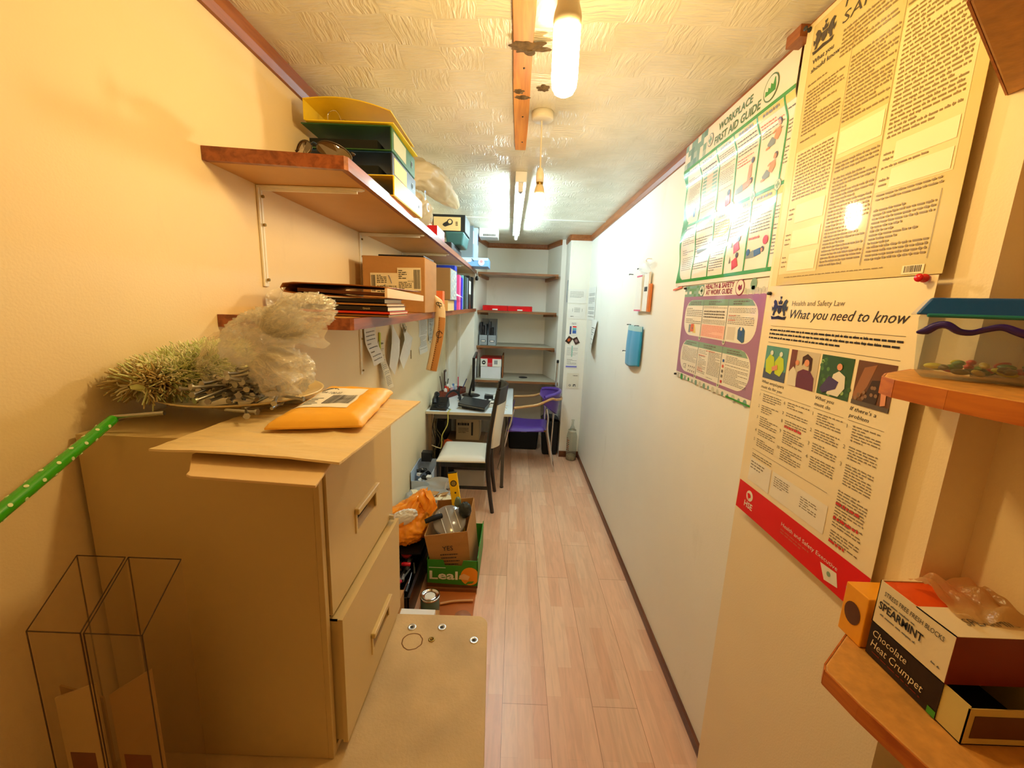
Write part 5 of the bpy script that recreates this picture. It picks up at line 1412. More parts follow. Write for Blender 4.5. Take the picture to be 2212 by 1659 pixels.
s.rect(0.84, 0.970, 0.93, 0.995, P_BOX, 3); s.bars(0.85, 0.972, 0.92, 0.990, P_BARK, k=4, n=20)
s.lines(0.12, 0.965, 0.75, 0.975, 1, P_OINK, k=3, fill=0.3)
for u in (0.365, 0.628): s.rect(u, 0.14, u + 0.0015, 0.95, P_OINK, 2)
s.mb.build('wall_poster', label='aged yellow HEALTH AND SAFETY LAW poster with blank boxes, top right', cat='poster')

# ---- current safety law poster
P_CRM = LAM('poster_cream', (244, 226, 186), 0.35); P_RSTR = M('poster_strip_red', (222, 4, 10), rough=0.35, var=0.02, coat=0.15); P_TXT = LAM('poster_text', (128, 114, 88), 0.4); P_BLK = LAM('poster_black', (30, 24, 20), 0.4)
s = Sheet((0.716, 1.200, 1.747), U_, V_, N_, 0.475, 0.668, bend=lambda u, v: 0.0015 * math.sin(v * 6) + 0.008 * max(0, 0.25 - u) * max(0, v - 0.75) * 4, seed=17).base(P_CRM)
crest(s, 0.06, 0.040, 0.150, 0.098, P_BLK)
s.text('Health and Safety Law', 0.235, 0.079, 0.0185, P_TXT, width=0.365, shear=0.05)
s.text('What you need to know', 0.235, 0.127, 0.034, P_BLK, width=0.695, shear=0.32)
s.rect(0.08, 0.1605, 0.93, 0.162, P_TXT, 2); s.lines(0.08, 0.170, 0.925, 0.218, 3, P_BLK, fill=0.45, k=3); s.rect(0.08, 0.228, 0.93, 0.2295, P_TXT, 2)
ph = [(0.075, 0.275), (0.300, 0.510), (0.525, 0.720), (0.740, 0.925)]
PV0, PV1 = 0.243, 0.380
def col(n, c): return LAM('print_' + n, c, 0.35)
def R_(i, a, b, c, d, mat, k): u0, u1 = ph[i]; s.rect(u0 + (u1 - u0) * a, PV0 + (PV1 - PV0) * b, u0 + (u1 - u0) * c, PV0 + (PV1 - PV0) * d, mat, k)
def Pp(i, pts, mat, k): u0, u1 = ph[i]; s.poly([(u0 + (u1 - u0) * a, PV0 + (PV1 - PV0) * b) for a, b in pts], mat, k)
def D_(i, a, b, r, mat, k): u0, u1 = ph[i]; s.disc(u0 + (u1 - u0) * a, PV0 + (PV1 - PV0) * b, r, mat, k)
R_(0, 0, 0, 1, 1, col('sea', (88, 150, 140)), 2); R_(0, 0, .7, 1, 1, col('slate', (70, 80, 110)), 3)
for dx in (0, .42):
    Pp(0, [(.12 + dx, .80), (.06 + dx, .45), (.22 + dx, .25), (.42 + dx, .32), (.50 + dx, .62), (.36 + dx, .85)], col('hivis', (196, 214, 20)), 4); D_(0, .30 + dx, .20, .014, col('hat_white', (226, 232, 220)), 5)
Pp(0, [(.38, .62), (.62, .52), (.66, .66), (.42, .74)], P_SKIN, 6)
R_(1, 0, 0, 1, 1, col('office', (206, 190, 160)), 2); R_(1, 0, 0, .22, .62, col('maroon_wall', (120, 60, 50)), 3)
Pp(1, [(.30, 1), (.34, .58), (.52, .48), (.76, .50), (.92, .66), (.95, 1)], col('plum', (104, 30, 66)), 4); Pp(1, [(.46, .40), (.44, .16), (.60, .06), (.78, .16), (.80, .46), (.72, .60), (.70, .30), (.52, .30)], P_HAIR, 4); D_(1, .62, .30, .018, P_SKIN, 5)
Pp(1, [(0, 1), (.04, .6), (.16, .46), (.30, .60), (.34, 1)], col('shirt', (226, 214, 190)), 4); D_(1, .28, .34, .014, P_SKIN, 5)
R_(2, 0, 0, 1, 1, col('leaf_dark', (44, 84, 40)), 2)
for i in range(26): D_(2, RW.random(), RW.uniform(.05, .95), .010, RW.choice([col('leaf', (84, 132, 56)), col('leaf_mid', (60, 104, 46)), col('leaf_pale', (150, 186, 110))]), 3)
Pp(2, [(.34, .95), (.46, .44), (.62, .34), (.82, .44), (.86, .72), (.70, .95)], col('tshirt', (232, 224, 206)), 5); D_(2, .62, .24, .016, P_SKIN, 6)
Pp(2, [(.10, .85), (.34, .50), (.66, .60), (.60, .78), (.20, .95)], col('aubergine', (70, 48, 104)), 6)
R_(3, 0, 0, 1, 1, col('rust_scene', (108, 64, 34)), 2)
Pp(3, [(0, .8), (.20, .15), (.52, .05), (.36, .55), (.10, .95)], col('tan_scene', (158, 100, 56)), 3); Pp(3, [(.30, .9), (.46, .40), (.72, .36), (.66, .92)], col('dark_scene', (58, 32, 24)), 4); Pp(3, [(.72, .40), (.86, .42), (.90, .86), (.78, .90)], P_SKIN, 5); R_(3, 0, .90, 1, 1, col('rail', (90, 76, 66)), 5)
for i in range(10): D_(3, RW.uniform(.08, .65), RW.uniform(.45, .88), .008, col('rubble', (140, 104, 74)), 5)
s.text('What employers', 0.075, 0.402, 0.0125, P_BLK, width=0.205, shear=0.2); s.text('must do for you', 0.075, 0.424, 0.0125, P_BLK, width=0.195, shear=0.2)
s.text('What you', 0.525, 0.402, 0.0125, P_BLK, width=0.12, shear=0.2); s.text('must do', 0.525, 0.424, 0.0125, P_BLK, width=0.105, shear=0.2)
s.text("If there's a", 0.740, 0.402, 0.0125, P_BLK, width=0.135, shear=0.2); s.text('problem', 0.740, 0.424, 0.0125, P_BLK, width=0.105, shear=0.2)
for u, w in ((0.075, 0.43), (0.525, 0.19), (0.74, 0.185)): s.rect(u, 0.434, u + w, 0.4352, P_TXT, 2)
def items(u, u1, v, specs):
    for num, n, m_ in specs:
        s.text(num, u, v + 0.016, 0.013, P_TXT)
        s.lines(u + 0.033, v, u1, v + n * 0.0092, n, m_, fill=0.42, k=3)
        v += n * 0.0092 + 0.013
items(0.075, 0.275, 0.445, [('1', 4, P_TXT), ('2', 4, P_TXT), ('3', 5, P_TXT), ('4', 3, P_TXT), ('5', 4, P_TXT)])
items(0.300, 0.500, 0.445, [('6', 3, P_TXT), ('7', 2, P_TXT), ('8', 3, P_TXT), ('9', 6, P_TXT), ('10', 6, P_TXT)])
s.lines(0.335, 0.535, 0.47, 0.552, 1, P_SCAR, fill=0.6, k=4)
items(0.525, 0.715, 0.445, [('1', 5, P_TXT), ('2', 4, P_TXT), ('3', 4, P_TXT), ('4', 5, P_TXT)])
items(0.740, 0.920, 0.445, [('1', 6, P_TXT), ('2', 5, P_TXT), ('3', 8, P_TXT)])
s.lines(0.76, 0.665, 0.92, 0.845, 18, P_TXT, fill=0.42, gaps=0.15, k=3)
for v in (0.705, 0.755, 0.838): s.lines(0.76, v, 0.90, v + 0.016, 1, P_SCAR, fill=0.6, k=4)
s.rect(0.075, 0.700, 0.70, 0.7012, P_TXT, 2); s.rect(0.30, 0.742, 0.72, 0.845, P_WHITE, 2); s.rect(0.075, 0.742, 0.285, 0.845, P_WHITE, 2)
s.lines(0.085, 0.715, 0.28, 0.735, 2, P_TXT, fill=0.4, k=3); s.lines(0.085, 0.75, 0.22, 0.79, 3, P_TXT, fill=0.4, k=3)
s.lines(0.32, 0.755, 0.45, 0.80, 5, P_TXT, fill=0.4, k=3); s.lines(0.54, 0.765, 0.66, 0.81, 5, P_TXT, fill=0.4, k=3)
s.rect(0, 0.868, 1, 1, P_RSTR, 2)
s.disc(0.125, 0.912, 0.034, P_WHITE, 3); s.disc(0.125, 0.912, 0.014, P_RSTR, 4); s.poly([(0.10, 0.905), (0.125, 0.90), (0.118, 0.935)], P_RSTR, 4)
s.text('HSE', 0.085, 0.968, 0.026, P_WHITE, width=0.085, bold=0.02, k=4)
s.text('Health and Safety Executive', 0.44, 0.925, 0.015, P_WHITE, width=0.40, k=4)
s.lines(0.44, 0.935, 0.66, 0.958, 2, P_RED, fill=0.5, k=4)
s.poly([(0.74, 0.938), (0.84, 0.932), (0.86, 0.975), (0.78, 0.985)], P_WHITE, 4)
s.disc(0.80, 0.955, 0.012, P_SAGE, 5)
s.poly([(0.90, 0.945), (0.93, 0.925), (0.965, 0.94), (0.96, 0.985), (0.91, 0.985)], P_GREY, 4)
s.mb.build('wall_poster', label="cream 'What you need to know' health and safety law poster with red bottom strip", cat='poster')

def pin(label, x, y, z, mat, r=0.005, big=False):
    t = thing('push_pin', label, 'pin', (x, y, z), 'push pins on the right wall')
    m = MB(); L = 0.016 if big else 0.008
    m.lathe([(0, 0), (r, 0), (r, 0.002), (r * .45, L * .35), (r * .45, L * .75), (r * .95, L * .9), (r * .9, L), (0, L)], (0, 0, 0), mat, n=16, T=Matrix.Translation((x, y, z)) @ Matrix.Rotation(-math.pi / 2, 4, 'Y') @ Matrix.Rotation(0.3, 4, 'X'))
    m.build('head', t)
pin('big red push pin at the top right of the cream law poster', 0.712, 0.745, 1.742, C('pin_red', (214, 20, 36), 0.25), 0.0075, True)
pin('dark pin at the top left corner of the cream law poster', 0.713, 1.185, 1.728, DARK)
pin('grey pin at the top left corner of the aged yellow poster', 0.715, 1.190, 2.378, DARK, 0.006, True)
pin('dark pin at the bottom left corner of the purple bordered poster', 0.754, 1.885, 1.385, BLACK)
pin('dark pin at the top left corner of the purple bordered poster', 0.754, 1.880, 1.770, BLACK)
pin('dark pin at the top left corner of the first aid poster', 0.754, 1.985, 2.372, BLACK)
pin('black pin at the top middle of the first aid poster', 0.752, 1.640, 2.378, BLACK, 0.006)
m = MB(); m.hexa([(0.7535, 2.03, 1.765), (0.7555, 2.03, 1.765), (0.7555, 1.93, 1.775), (0.7535, 1.93, 1.775)], [(0.7535, 2.03, 1.772), (0.7555, 2.03, 1.772), (0.7555, 1.93, 1.782), (0.7535, 1.93, 1.782)], C('salmon_tab', (236, 110, 80), 0.4))
m.build('paper_tab', label='small salmon tab sticking out left of the purple poster top corner', cat='paper tab')

# ================================================================== things hanging on the far part of the right wall
t = thing('hanging_cloth', 'bright teal folded cloth hanging from two pins on the right wall', 'cloth', (0.75, 2.58, 1.33))
CLO = C('teal_cloth', (0, 142, 190), 0.5, sheen=0.3); CLT = C('cloth_pale_top', (170, 206, 206), 0.5)
m = MB()
def cl(a, c, d=0.0):
    y = 2.735 - 0.300 * a - 0.012 * math.sin(c * 3) * (a - 0.5) ; x = 0.752 - d - (0.010 + 0.010 * math.sin(c * math.pi * 0.7)) * math.sin(math.pi * a) ** 0.4 - 0.004 * abs(math.sin(a * 7))
    return (x, y, 1.572 - 0.245 * c - 0.012 * c * math.sin(a * 4))
m.grid(cl, 22, 22, CLO); m.build('cloth', t, solid=0.003)
m = MB(); m.grid(lambda a, c: cl(a, c * 0.13, 0.0025), 16, 3, CLT); m.build('hem', t)
for y in (2.725, 2.55): MB().cyl((0.76, y, 1.572), (0.733, y, 1.572), 0.003, DARK, n=8).build('pin', t)
t = thing('hanging_packets', 'slim white and pink packets in clear wrap hanging from a hook on the right wall', 'packets', (0.75, 2.48, 1.655))
m = MB(); m.hexa([(0.735, 2.600, 1.662), (0.750, 2.600, 1.662), (0.750, 2.470, 1.660), (0.735, 2.470, 1.660)], [(0.735, 2.590, 1.870), (0.750, 2.590, 1.870), (0.750, 2.490, 1.870), (0.735, 2.490, 1.870)], PAPER); m.build('packet', t)
for z in (1.661, 1.862): 
    MB().box((0.7335, 2.468 + (z > 1.7) * .02, z), (0.735, 2.600 - (z > 1.7) * .01, z + 0.009), C('packet_pink', (226, 110, 140), 0.4)).build('pink_band', t)
m = MB(); m.box((0.740, 2.375, 1.662), (0.752, 2.458, 1.880), PAPER); m.build('packet', t)
MB().box((0.7385, 2.39, 1.775), (0.7399, 2.44, 1.80), INK).build('printed_code', t)
MB().box((0.741, 2.345, 1.660), (0.755, 2.372, 1.815), C('packet_orange', (214, 122, 56), 0.5)).build('packet', t)
m = MB(); m.grid(lambda a, c: (0.742 + 0.008 * math.sin(c * 9 + a * 5), 2.56 - 0.20 * a + 0.03 * math.sin(c * 5), 1.872 + 0.085 * c - 0.02 * a * c), 12, 10, M_film('clear_wrap', (250, 250, 250), clear=0.55, gloss=0.3, wrinkle=0.5)); m.build('clear_wrap', t)
MB().tube([(0.76, 2.42, 1.955), (0.735, 2.42, 1.955), (0.728, 2.42, 1.945), (0.732, 2.42, 1.938)], 0.0025, WHITE).build('hook', t)
def wallpaper(label, pts, seed, plane='x', rows=16, curl=0.0, mat=PAPER, parts=None, bend=None, name='pinned_sheet', lines=True, ink=INK_SOFT):
    """sheet pinned on the right wall (plane x) or on the pier face (plane y); pts = a0,a1,z1,z0"""
    a0, a1, z1, z0 = pts
    t = thing(name, label, 'paper', ((0.75, (a0 + a1) / 2, z0) if plane == 'x' else ((a0 + a1) / 2, 4.415, z0)), 'papers pinned at the far end')
    if plane == 'x': s = Sheet((0.757, a0, z1), (0, -1, 0), (0, 0, -1), (-1, 0, 0), a0 - a1, z1 - z0, bend=bend or (lambda u, v: curl * v), seed=seed)
    else: s = Sheet((a0, 4.4165, z1), (1, 0, 0), (0, 0, -1), (0, -1, 0), a1 - a0, z1 - z0, bend=bend, seed=seed)
    s.base(mat)
    if lines: s.lines(0.1, 0.08, 0.9, 0.92, rows, ink, gaps=0.3, fill=0.35)
    if parts: parts(s)
    s.mb.build('sheet', t)
    return t
wallpaper('long printed list sheet at the far end of the right wall', (4.40, 4.00, 1.872, 1.550), 31, rows=18)
wallpaper('printed sheet curling away below the long list sheet on the right wall', (4.06, 3.80, 1.56, 1.255), 32, rows=12, bend=lambda u, v: 0.05 * v * u + 0.008)
wallpaper('white landscape sheet with text, top one on the narrow pier', (0.552, 0.735, 1.858, 1.712), 33, 'y', rows=6, lines=False, parts=lambda s: s.lines(0.08, 0.15, 0.85, 0.62, 6, P_BLUE if False else INK_SOFT, fill=0.3))
def cert(s):
    s.lines(0.35, 0.22, 0.68, 0.55, 5, INK_SOFT, fill=0.4); s.lines(0.15, 0.78, 0.32, 0.88, 1, INK_SOFT, fill=0.6)
    for u in (0.24, 0.79): s.rect(u, 0.28, u + 0.015, 0.5, INK_SOFT, 3)
wallpaper('white certificate sheet with bracket marks, second on the narrow pier', (0.556, 0.738, 1.700, 1.550), 34, 'y', lines=False, parts=cert)
def chart(s):
    s.rect(0.10, 0.32, 0.28, 0.92, C('chart_navy', (34, 50, 110), 0.5), 3); s.rect(0.42, 0.30, 0.85, 0.42, P_SCAR, 3)
    s.rect(0.42, 0.46, 0.85, 0.60, C('chart_teal', (60, 160, 170), 0.5), 3); s.rect(0.42, 0.62, 0.85, 0.86, P_BLUE, 3); s.lines(0.3, 0.05, 0.8, 0.22, 2, INK)
wallpaper('white card with red and blue chart on the narrow pier', (0.575, 0.668, 1.517, 1.375), 35, 'y', lines=False, parts=chart)
for i, (x, z, rz, mt, lb) in enumerate(((0.582, 1.325, 0.6, C('photo_orange', (196, 84, 30), 0.35), 'small dark photo with orange spot pinned on the pier, left of two'), (0.660, 1.318, -0.5, C('photo_grey', (150, 120, 118), 0.35), 'small dark photo pinned on the pier, right of two'))):
    t = thing('small_photo', lb, 'photo', (x, 4.414, z - 0.03), 'small photos on the pier')
    T = TR((x, 4.4165, z)) @ Matrix.Rotation(rz, 4, 'Y')
    MB(T).box((-0.026, -0.002, -0.036), (0.026, 0, 0.036), C('photo_dark', (58, 34, 26), 0.35)).build('print', t)
    m = MB(T); m.add([(0.015 * math.cos(a * .4), -0.0024, 0.018 * math.sin(a * .4)) for a in range(16)], [tuple(range(16))[::-1]], mt); m.build('picture', t)
def cal(s):
    s.lines(0.05, 0.1, 0.95, 0.45, 7, INK_SOFT, fill=0.3); s.rect(0.42, 0.02, 0.52, 0.5, C('chart_mint', (150, 196, 180), 0.5), 3)
    s.lines(0.1, 0.6, 0.9, 0.85, 5, INK_SOFT, fill=0.4); s.rect(0.02, 0.9, 0.95, 0.97, C('chart_violet', (130, 130, 206), 0.5), 3)
wallpaper('tall printed note with violet foot, fourth on the narrow pier', (0.562, 0.690, 1.268, 1.020), 36, 'y', lines=False, parts=cal)
def stamp(s):
    s.disc(0.28, 0.80, 0.09, INK, 3); s.disc(0.28, 0.80, 0.05, PAPER, 4); s.rect(0.55, 0.72, 0.75, 0.88, INK, 3); s.rect(0.62, 0.78, 0.70, 0.88, PAPER, 4); s.lines(0.5, 0.12, 0.9, 0.2, 1, INK)
wallpaper('lowest cream note with two round stamps on the narrow pier', (0.585, 0.715, 0.965, 0.795), 37, 'y', lines=False, parts=stamp, mat=C('note_cream', (228, 222, 204), 0.6))
m = MB(); m.tube([(0.54, 4.452, 1.95), (0.536, 4.452, 1.80), (0.54, 4.452, 1.72)], 0.005, GREY); m.build('wall_latch', label='thin grey latch rod on the edge of the narrow pier', cat='latch')
for lb, y, z in (('tiny wall hook left of the hanging packets', 2.78, 1.895), ('tiny wall hook beside the top of the packets', 2.60, 1.915), ('tiny wall hook below the teal cloth', 2.78, 1.392)):
    MB().cyl((0.762, y, z), (0.738, y + 0.01, z + 0.002), 0.0028, DARK, n=8).cyl((0.740, y + 0.01, z), (0.737, y + 0.01, z), 0.005, DARK, n=10).build('wall_hook', label=lb, cat='hook', group='hooks in the right wall')

# ================================================================== shelves in the recess at the right
CHIP = M('chipboard', (206, 146, 66), rough=0.55, var=0.14, vs=50, bump=0.15, bs=160)
CHE = M_wood('chipboard_lipping', (204, 118, 40), (168, 84, 22), rough=0.4)
def recess_shelf(label, pts, z0, z1, z_under=False):
    t = thing('recess_shelf', label, 'shelf', (0.7, 0.3, z0), 'chipboard shelves at the right')
    body = pts + [(0.808, -0.2), (0.808, 0.655), (0.7365, 0.655)]
    m = MB(); m.prism(body[::-1], z0, z1, CHIP); m.build('board', t, bevel=0.003)
    e = MB()
    for i in range(len(pts) - 1):
        a = Vector((*pts[i], 0)); b = Vector((*pts[i + 1], 0)); d = (b - a).normalized(); n = Vector((d.y, -d.x, 0))
        if n.x > 0: n = -n
        n *= 0.0025
        e.hexa([a + Vector((0, 0, z0 + .001)), b + Vector((0, 0, z0 + .001)), b + n + Vector((0, 0, z0 + .001)), a + n + Vector((0, 0, z0 + .001))], [a + Vector((0, 0, z1 - .001)), b + Vector((0, 0, z1 - .001)), b + n + Vector((0, 0, z1 - .001)), a + n + Vector((0, 0, z1 - .001))], CHE)
    e.build('lipping', t)
recess_shelf('top right chipboard shelf seen from below beside the aged poster', [(0.7365, 0.703), (0.480, 0.520), (0.462, 0.490), (0.470, -0.2)], 2.010, 2.040)
recess_shelf('right chipboard shelf at eye level holding the blue lidded tub', [(0.7365, 0.748), (0.604, 0.661), (0.568, 0.625), (0.556, 0.590), (0.560, 0.52), (0.585, 0.40), (0.60, -0.2)], 1.556, 1.584)
recess_shelf('lower right chipboard shelf holding the cardboard packs', [(0.7365, 0.748), (0.716, 0.734), (0.572, 0.624), (0.563, 0.612), (0.571, 0.55), (0.592, 0.46), (0.605, -0.2)], 1.036, 1.066)
recess_shelf('lowest right chipboard shelf, mostly below the frame', [(0.7365, 0.748), (0.62, 0.66), (0.61, 0.60), (0.62, -0.2)], 0.60, 0.63)
MB().box((0.66, 0.50, 0.631), (0.79, 0.65, 0.75), C('grey_crate', (120, 120, 112), 0.5)).build('storage_box', label='grey storage box on the lowest right shelf at the frame edge', cat='box', bevel=0.006)

# tub with blue lid
t = thing('plastic_tub', 'clear plastic tub of sweets with a blue lid on the eye level right shelf', 'tub', (0.665, 0.66, 1.585))
TUBM = M_film('clear_tub', (190, 205, 190), clear=0.72, rough=0.12, gloss=0.2)
X0, X1, A0, A1 = 0.0, 0.170, 0.0, 0.090
TT = TR((0.602, 0.618, 0), rz=math.radians(-40))
m = MB(TT)
m.hexa([(X0 + .008, A0 + .006, 1.586), (X1 - .006, A0 + .006, 1.586), (X1 - .006, A1 - .006, 1.586), (X0 + .008, A1 - .006, 1.586)], [(X0, A0, 1.680), (X1, A0, 1.680), (X1, A1, 1.680), (X0, A1, 1.680)], TUBM)
m.build('tub_body', t, bevel=0.006, seg=3)
BL = C('lid_blue', (14, 92, 176), 0.18, coat=0.6)
m = MB(TT)
m.hexa([(X0 - .010, A0 - .008, 1.678), (X1 + .003, A0 - .008, 1.678), (X1 + .003, A1 + .006, 1.678), (X0 - .010, A1 + .006, 1.678)], [(X0 + .004, A0 + .004, 1.703), (X1 - .004, A0 + .004, 1.703), (X1 - .004, A1 - .006, 1.703), (X0 + .004, A1 - .006, 1.703)], BL)
m.box((X0 + .002, A0 - .010, 1.6745), (X1 + .002, A0 + .002, 1.680), C('lid_teal', (40, 140, 150), 0.25))
m.build('lid', t, bevel=0.003)
PUR = C('purple_ribbon', (46, 26, 130), 0.2, coat=0.5)
rb = [(0.596, 1.652), (0.604, 1.655), (0.612, 1.663), (0.620, 1.664), (0.630, 1.656), (0.640, 1.655), (0.650, 1.660), (0.662, 1.664), (0.676, 1.657), (0.695, 1.650), (0.715, 1.648), (0.730, 1.644)]
MB(TT).tube([((x - 0.600) * 1.25, -0.010 + 0.003 * math.sin(i * 1.3), z) for i, (x, z) in enumerate(rb)], [0.001, 0.004, 0.0035, 0.0035, 0.003, 0.003, 0.003, 0.0035, 0.004, 0.004, 0.0045, 0.005], PUR, flat=1.5).build('ribbon', t)
SW = [C('sweet_yellow', (226, 214, 60), 0.35), C('sweet_red', (214, 60, 46), 0.35), C('sweet_green', (96, 130, 50), 0.4), C('sweet_brown', (110, 92, 60), 0.4), C('sweet_gold', (196, 170, 70), 0.3)]
rr = random.Random(8); sp = {}
for i in range(44):
    k = i % 5
    if k not in sp:
        m = MB(); m.blob(lambda th, ph: (0.011 * math.cos(ph) , 0.006 * math.sin(ph) * math.cos(th), 0.0045 * math.sin(ph) * math.sin(th)), 12, 8, SW[k])
        o = m.build('wrapped_sweet', label='wrapped %s sweet among others inside the blue lidded tub' % ['yellow', 'red', 'green', 'brown', 'gold'][k], cat='sweet', group='%s sweets in the tub' % ['yellow', 'red', 'green', 'brown', 'gold'][k]); sp[k] = o
    else:
        o = sp[k].copy(); COL.objects.link(o)
    o.location = TT @ Vector((rr.uniform(X0 + .022, X1 - .022), A0 + .018 + 0.052 * rr.random(), 1.592 + 0.005 * (i // 15) + rr.uniform(0, .003)))
    o.rotation_euler = (0, rr.uniform(-.3, .3), rr.uniform(0, 3.1))

# packs on the lower right shelf
t = thing('card_pack', 'open white and orange SPEARMINT card pack with torn wrap, uppermost on the right shelf', 'pack', (0.73, 0.59, 1.133))
WC = C('pack_white', (236, 218, 178), 0.5); OR = C('pack_orange', (236, 88, 20), 0.45); DR = C('pack_dark_red', (126, 36, 18), 0.5)
x0, x1, y0, y1, z0, z1 = 0.665, 0.806, 0.527, 0.654, 1.1335, 1.2155
m = MB()
m.box((x0, y0, z0), (x0 + .0015, y1, z1), WC); m.box((x1 - .0015, y0, z0), (x1, y1, z1), WC); m.box((x0, y1 - .0015, z0), (x1, y1, z1), WC); m.box((x0, y0, z0), (x1, y1, z0 + .0015), WC)
m.box((x0, y0, z1 - .0015), (x1, y0 + 0.062, z1), WC)
cm = m
MB().box((x0 + .0005, y0 - 0.0008, z0), (x1, y0 + 0.0008, z1 - 0.001), DR).build('end_panel', t)
MB().hexa([(x0 + .002, y0 + .074, z1 - .012), (x1 - .002, y0 + .074, z1 - .012), (x1 - .002, y1 - .002, z1 - .004), (x0 + .002, y1 - .002, z1 - .004)], [(x0 + .002, y0 + .074, z1 - .010), (x1 - .002, y0 + .074, z1 - .010), (x1 - .002, y1 - .002, z1 - .002), (x0 + .002, y1 - .002, z1 - .002)], OR).build('inner_flap', t)
s = Sheet((x0 - 0.0004, y1, z1), (0, -1, 0), (0, 0, -1), (-1, 0, 0), y1 - y0, z1 - z0, seed=3); s.mb = cm
s.text('STRESS FREE FRESH BLOCKS', 0.10, 0.26, 0.10, INK, width=0.80, shear=0.1)
s.text('SPEARMINT', 0.06, 0.60, 0.17, INK, width=0.62, bold=0.02)
s.lines(0.1, 0.34, 0.55, 0.42, 1, INK_SOFT); s.lines(0.1, 0.68, 0.6, 0.76, 1, INK_SOFT); s.lines(0.82, 0.76, 0.92, 0.84, 1, INK_SOFT)
s = Sheet((x0 + 0.03, y0 + 0.055, z1 + 0.0004), (1, 0, 0), (0, -1, 0), (0, 0, 1), 0.11, 0.05, seed=4); s.mb = cm; s.text('SPEARMINT', 0.1, 0.65, 0.28, INK_SOFT, width=0.85, shear=0.15); s.lines(0.5, 0.1, 0.9, 0.3, 2, INK_SOFT); cm.build('carton', t)
m = MB()
WR = M_film('torn_wrap', (226, 190, 130), clear=0.10, rough=0.3, gloss=0.15, wrinkle=0.5, wscale=18)
m.grid(lambda a, c: (x0 + 0.035 + 0.110 * a + 0.01 * math.sin(c * 3), y1 - 0.010 - 0.085 * c - 0.02 * a, z1 + 0.010 + 0.016 * abs(nz((a * 3.2, c * 3, 1.5))) * 2 - 0.010 * c), 26, 22, WR)
m.build('torn_wrap', t)
t = thing('card_pack', 'open card pack with black printed sleeve under the white and orange pack', 'pack', (0.73, 0.58, 1.067))
BE = C('pack_beige', (206, 184, 110), 0.55)
x0, y0, y1, z0, z1 = 0.668, 0.492, 0.655, 1.067, 1.1325
m = MB(); m.box((x0, y0, z0), (x0 + .0015, y1, z1), BE); m.box((0.804, y0, z0), (0.806, y1, z1), BE); m.box((x0, y0, z0), (0.806, y0 + .0015, z1 - .004), BE); m.box((x0, y1 - .0015, z0), (0.806, y1, z1), BE); m.box((x0, y0, z0), (0.806, y1, z0 + .0015), C('pack_inside', (24, 14, 8), 0.8)); m.build('tray', t)
MB().box((x0 + .01, y0 - .0008, z0 + .012), (0.806, y0 - .0001, z1 - .016), C('pack_brown_print', (92, 52, 30), 0.5)).build('end_print', t)
MB().box((x0 - .0012, y0 + .036, z0 + .001), (x0, y1, z1), C('sleeve_black', (34, 20, 16), 0.45)).build('sleeve', t)
s = Sheet((x0 - 0.0014, y1, z1), (0, -1, 0), (0, 0, -1), (-1, 0, 0), y1 - y0 - .036, z1 - z0, seed=5)
s.text('Chocolate', 0.06, 0.36, 0.20, WC, width=0.5, shear=0.2); s.text('Heat Crumpet', 0.06, 0.68, 0.22, WC, width=0.75, shear=0.2); s.lines(0.1, 0.78, 0.8, 0.86, 1, DR); s.rect(0.90, 0.8, 1.0, 0.98, P_GRN, 2)
s.mb.build('sleeve_print', t)
t = thing('small_yellow_pack', 'small yellow pack with a brown oval mark tucked behind the card packs', 'pack', (0.695, 0.70, 1.067))
m = MB(); m.box((0.662, 0.663, 1.067), (0.730, 0.715, 1.168), C('pack_yellow', (238, 160, 30), 0.45)); m.build('carton', t, bevel=0.002)
m = MB(); m.add([(0.6612, 0.690 + 0.018 * math.cos(a * .314), 1.118 + 0.022 * math.sin(a * .314)) for a in range(20)], [tuple(range(20))], C('oval_brown', (92, 50, 20), 0.5)); m.build('oval_mark', t)

# ================================================================== desk at the far left
DTOP = M('desk_top', (222, 226, 226), rough=0.35, var=0.04)
DLEG = M('desk_leg_metal', (92, 86, 78), rough=0.4, metal=0.3)
t = thing('office_desk', 'pale grey desk with thin metal legs in the far left corner', 'desk', (-0.385, 4.12, 0))
MB().box((-0.772, 3.543, 0.690), (0.005, 4.735, 0.712), DTOP).build('desktop', t, bevel=0.003)
MB().box((-0.770, 3.541, 0.688), (0.004, 3.5435, 0.7115), C('desk_edge', (206, 190, 160), 0.5)).build('edge_strip', t)
MB().box((-0.70, 3.575, 0.640), (-0.06, 3.595, 0.690), DLEG).build('front_rail', t)
for x, y in ((-0.072, 3.565), (-0.735, 3.565), (-0.072, 4.70), (-0.735, 4.70)):
    m = MB(); m.box((x - 0.015, y - 0.015, 0.006), (x + 0.015, y + 0.015, 0.690), DLEG if x > -0.5 else C('leg_brown', (120, 92, 60), 0.5)); m.cyl((x, y, 0), (x, y, 0.010), 0.018, BLACK, n=14); m.build('leg', t)
MB().box((-0.72, 4.66, 0.40), (-0.09, 4.675, 0.69), C('modesty_panel', (176, 160, 128), 0.6)).build('back_panel', t)

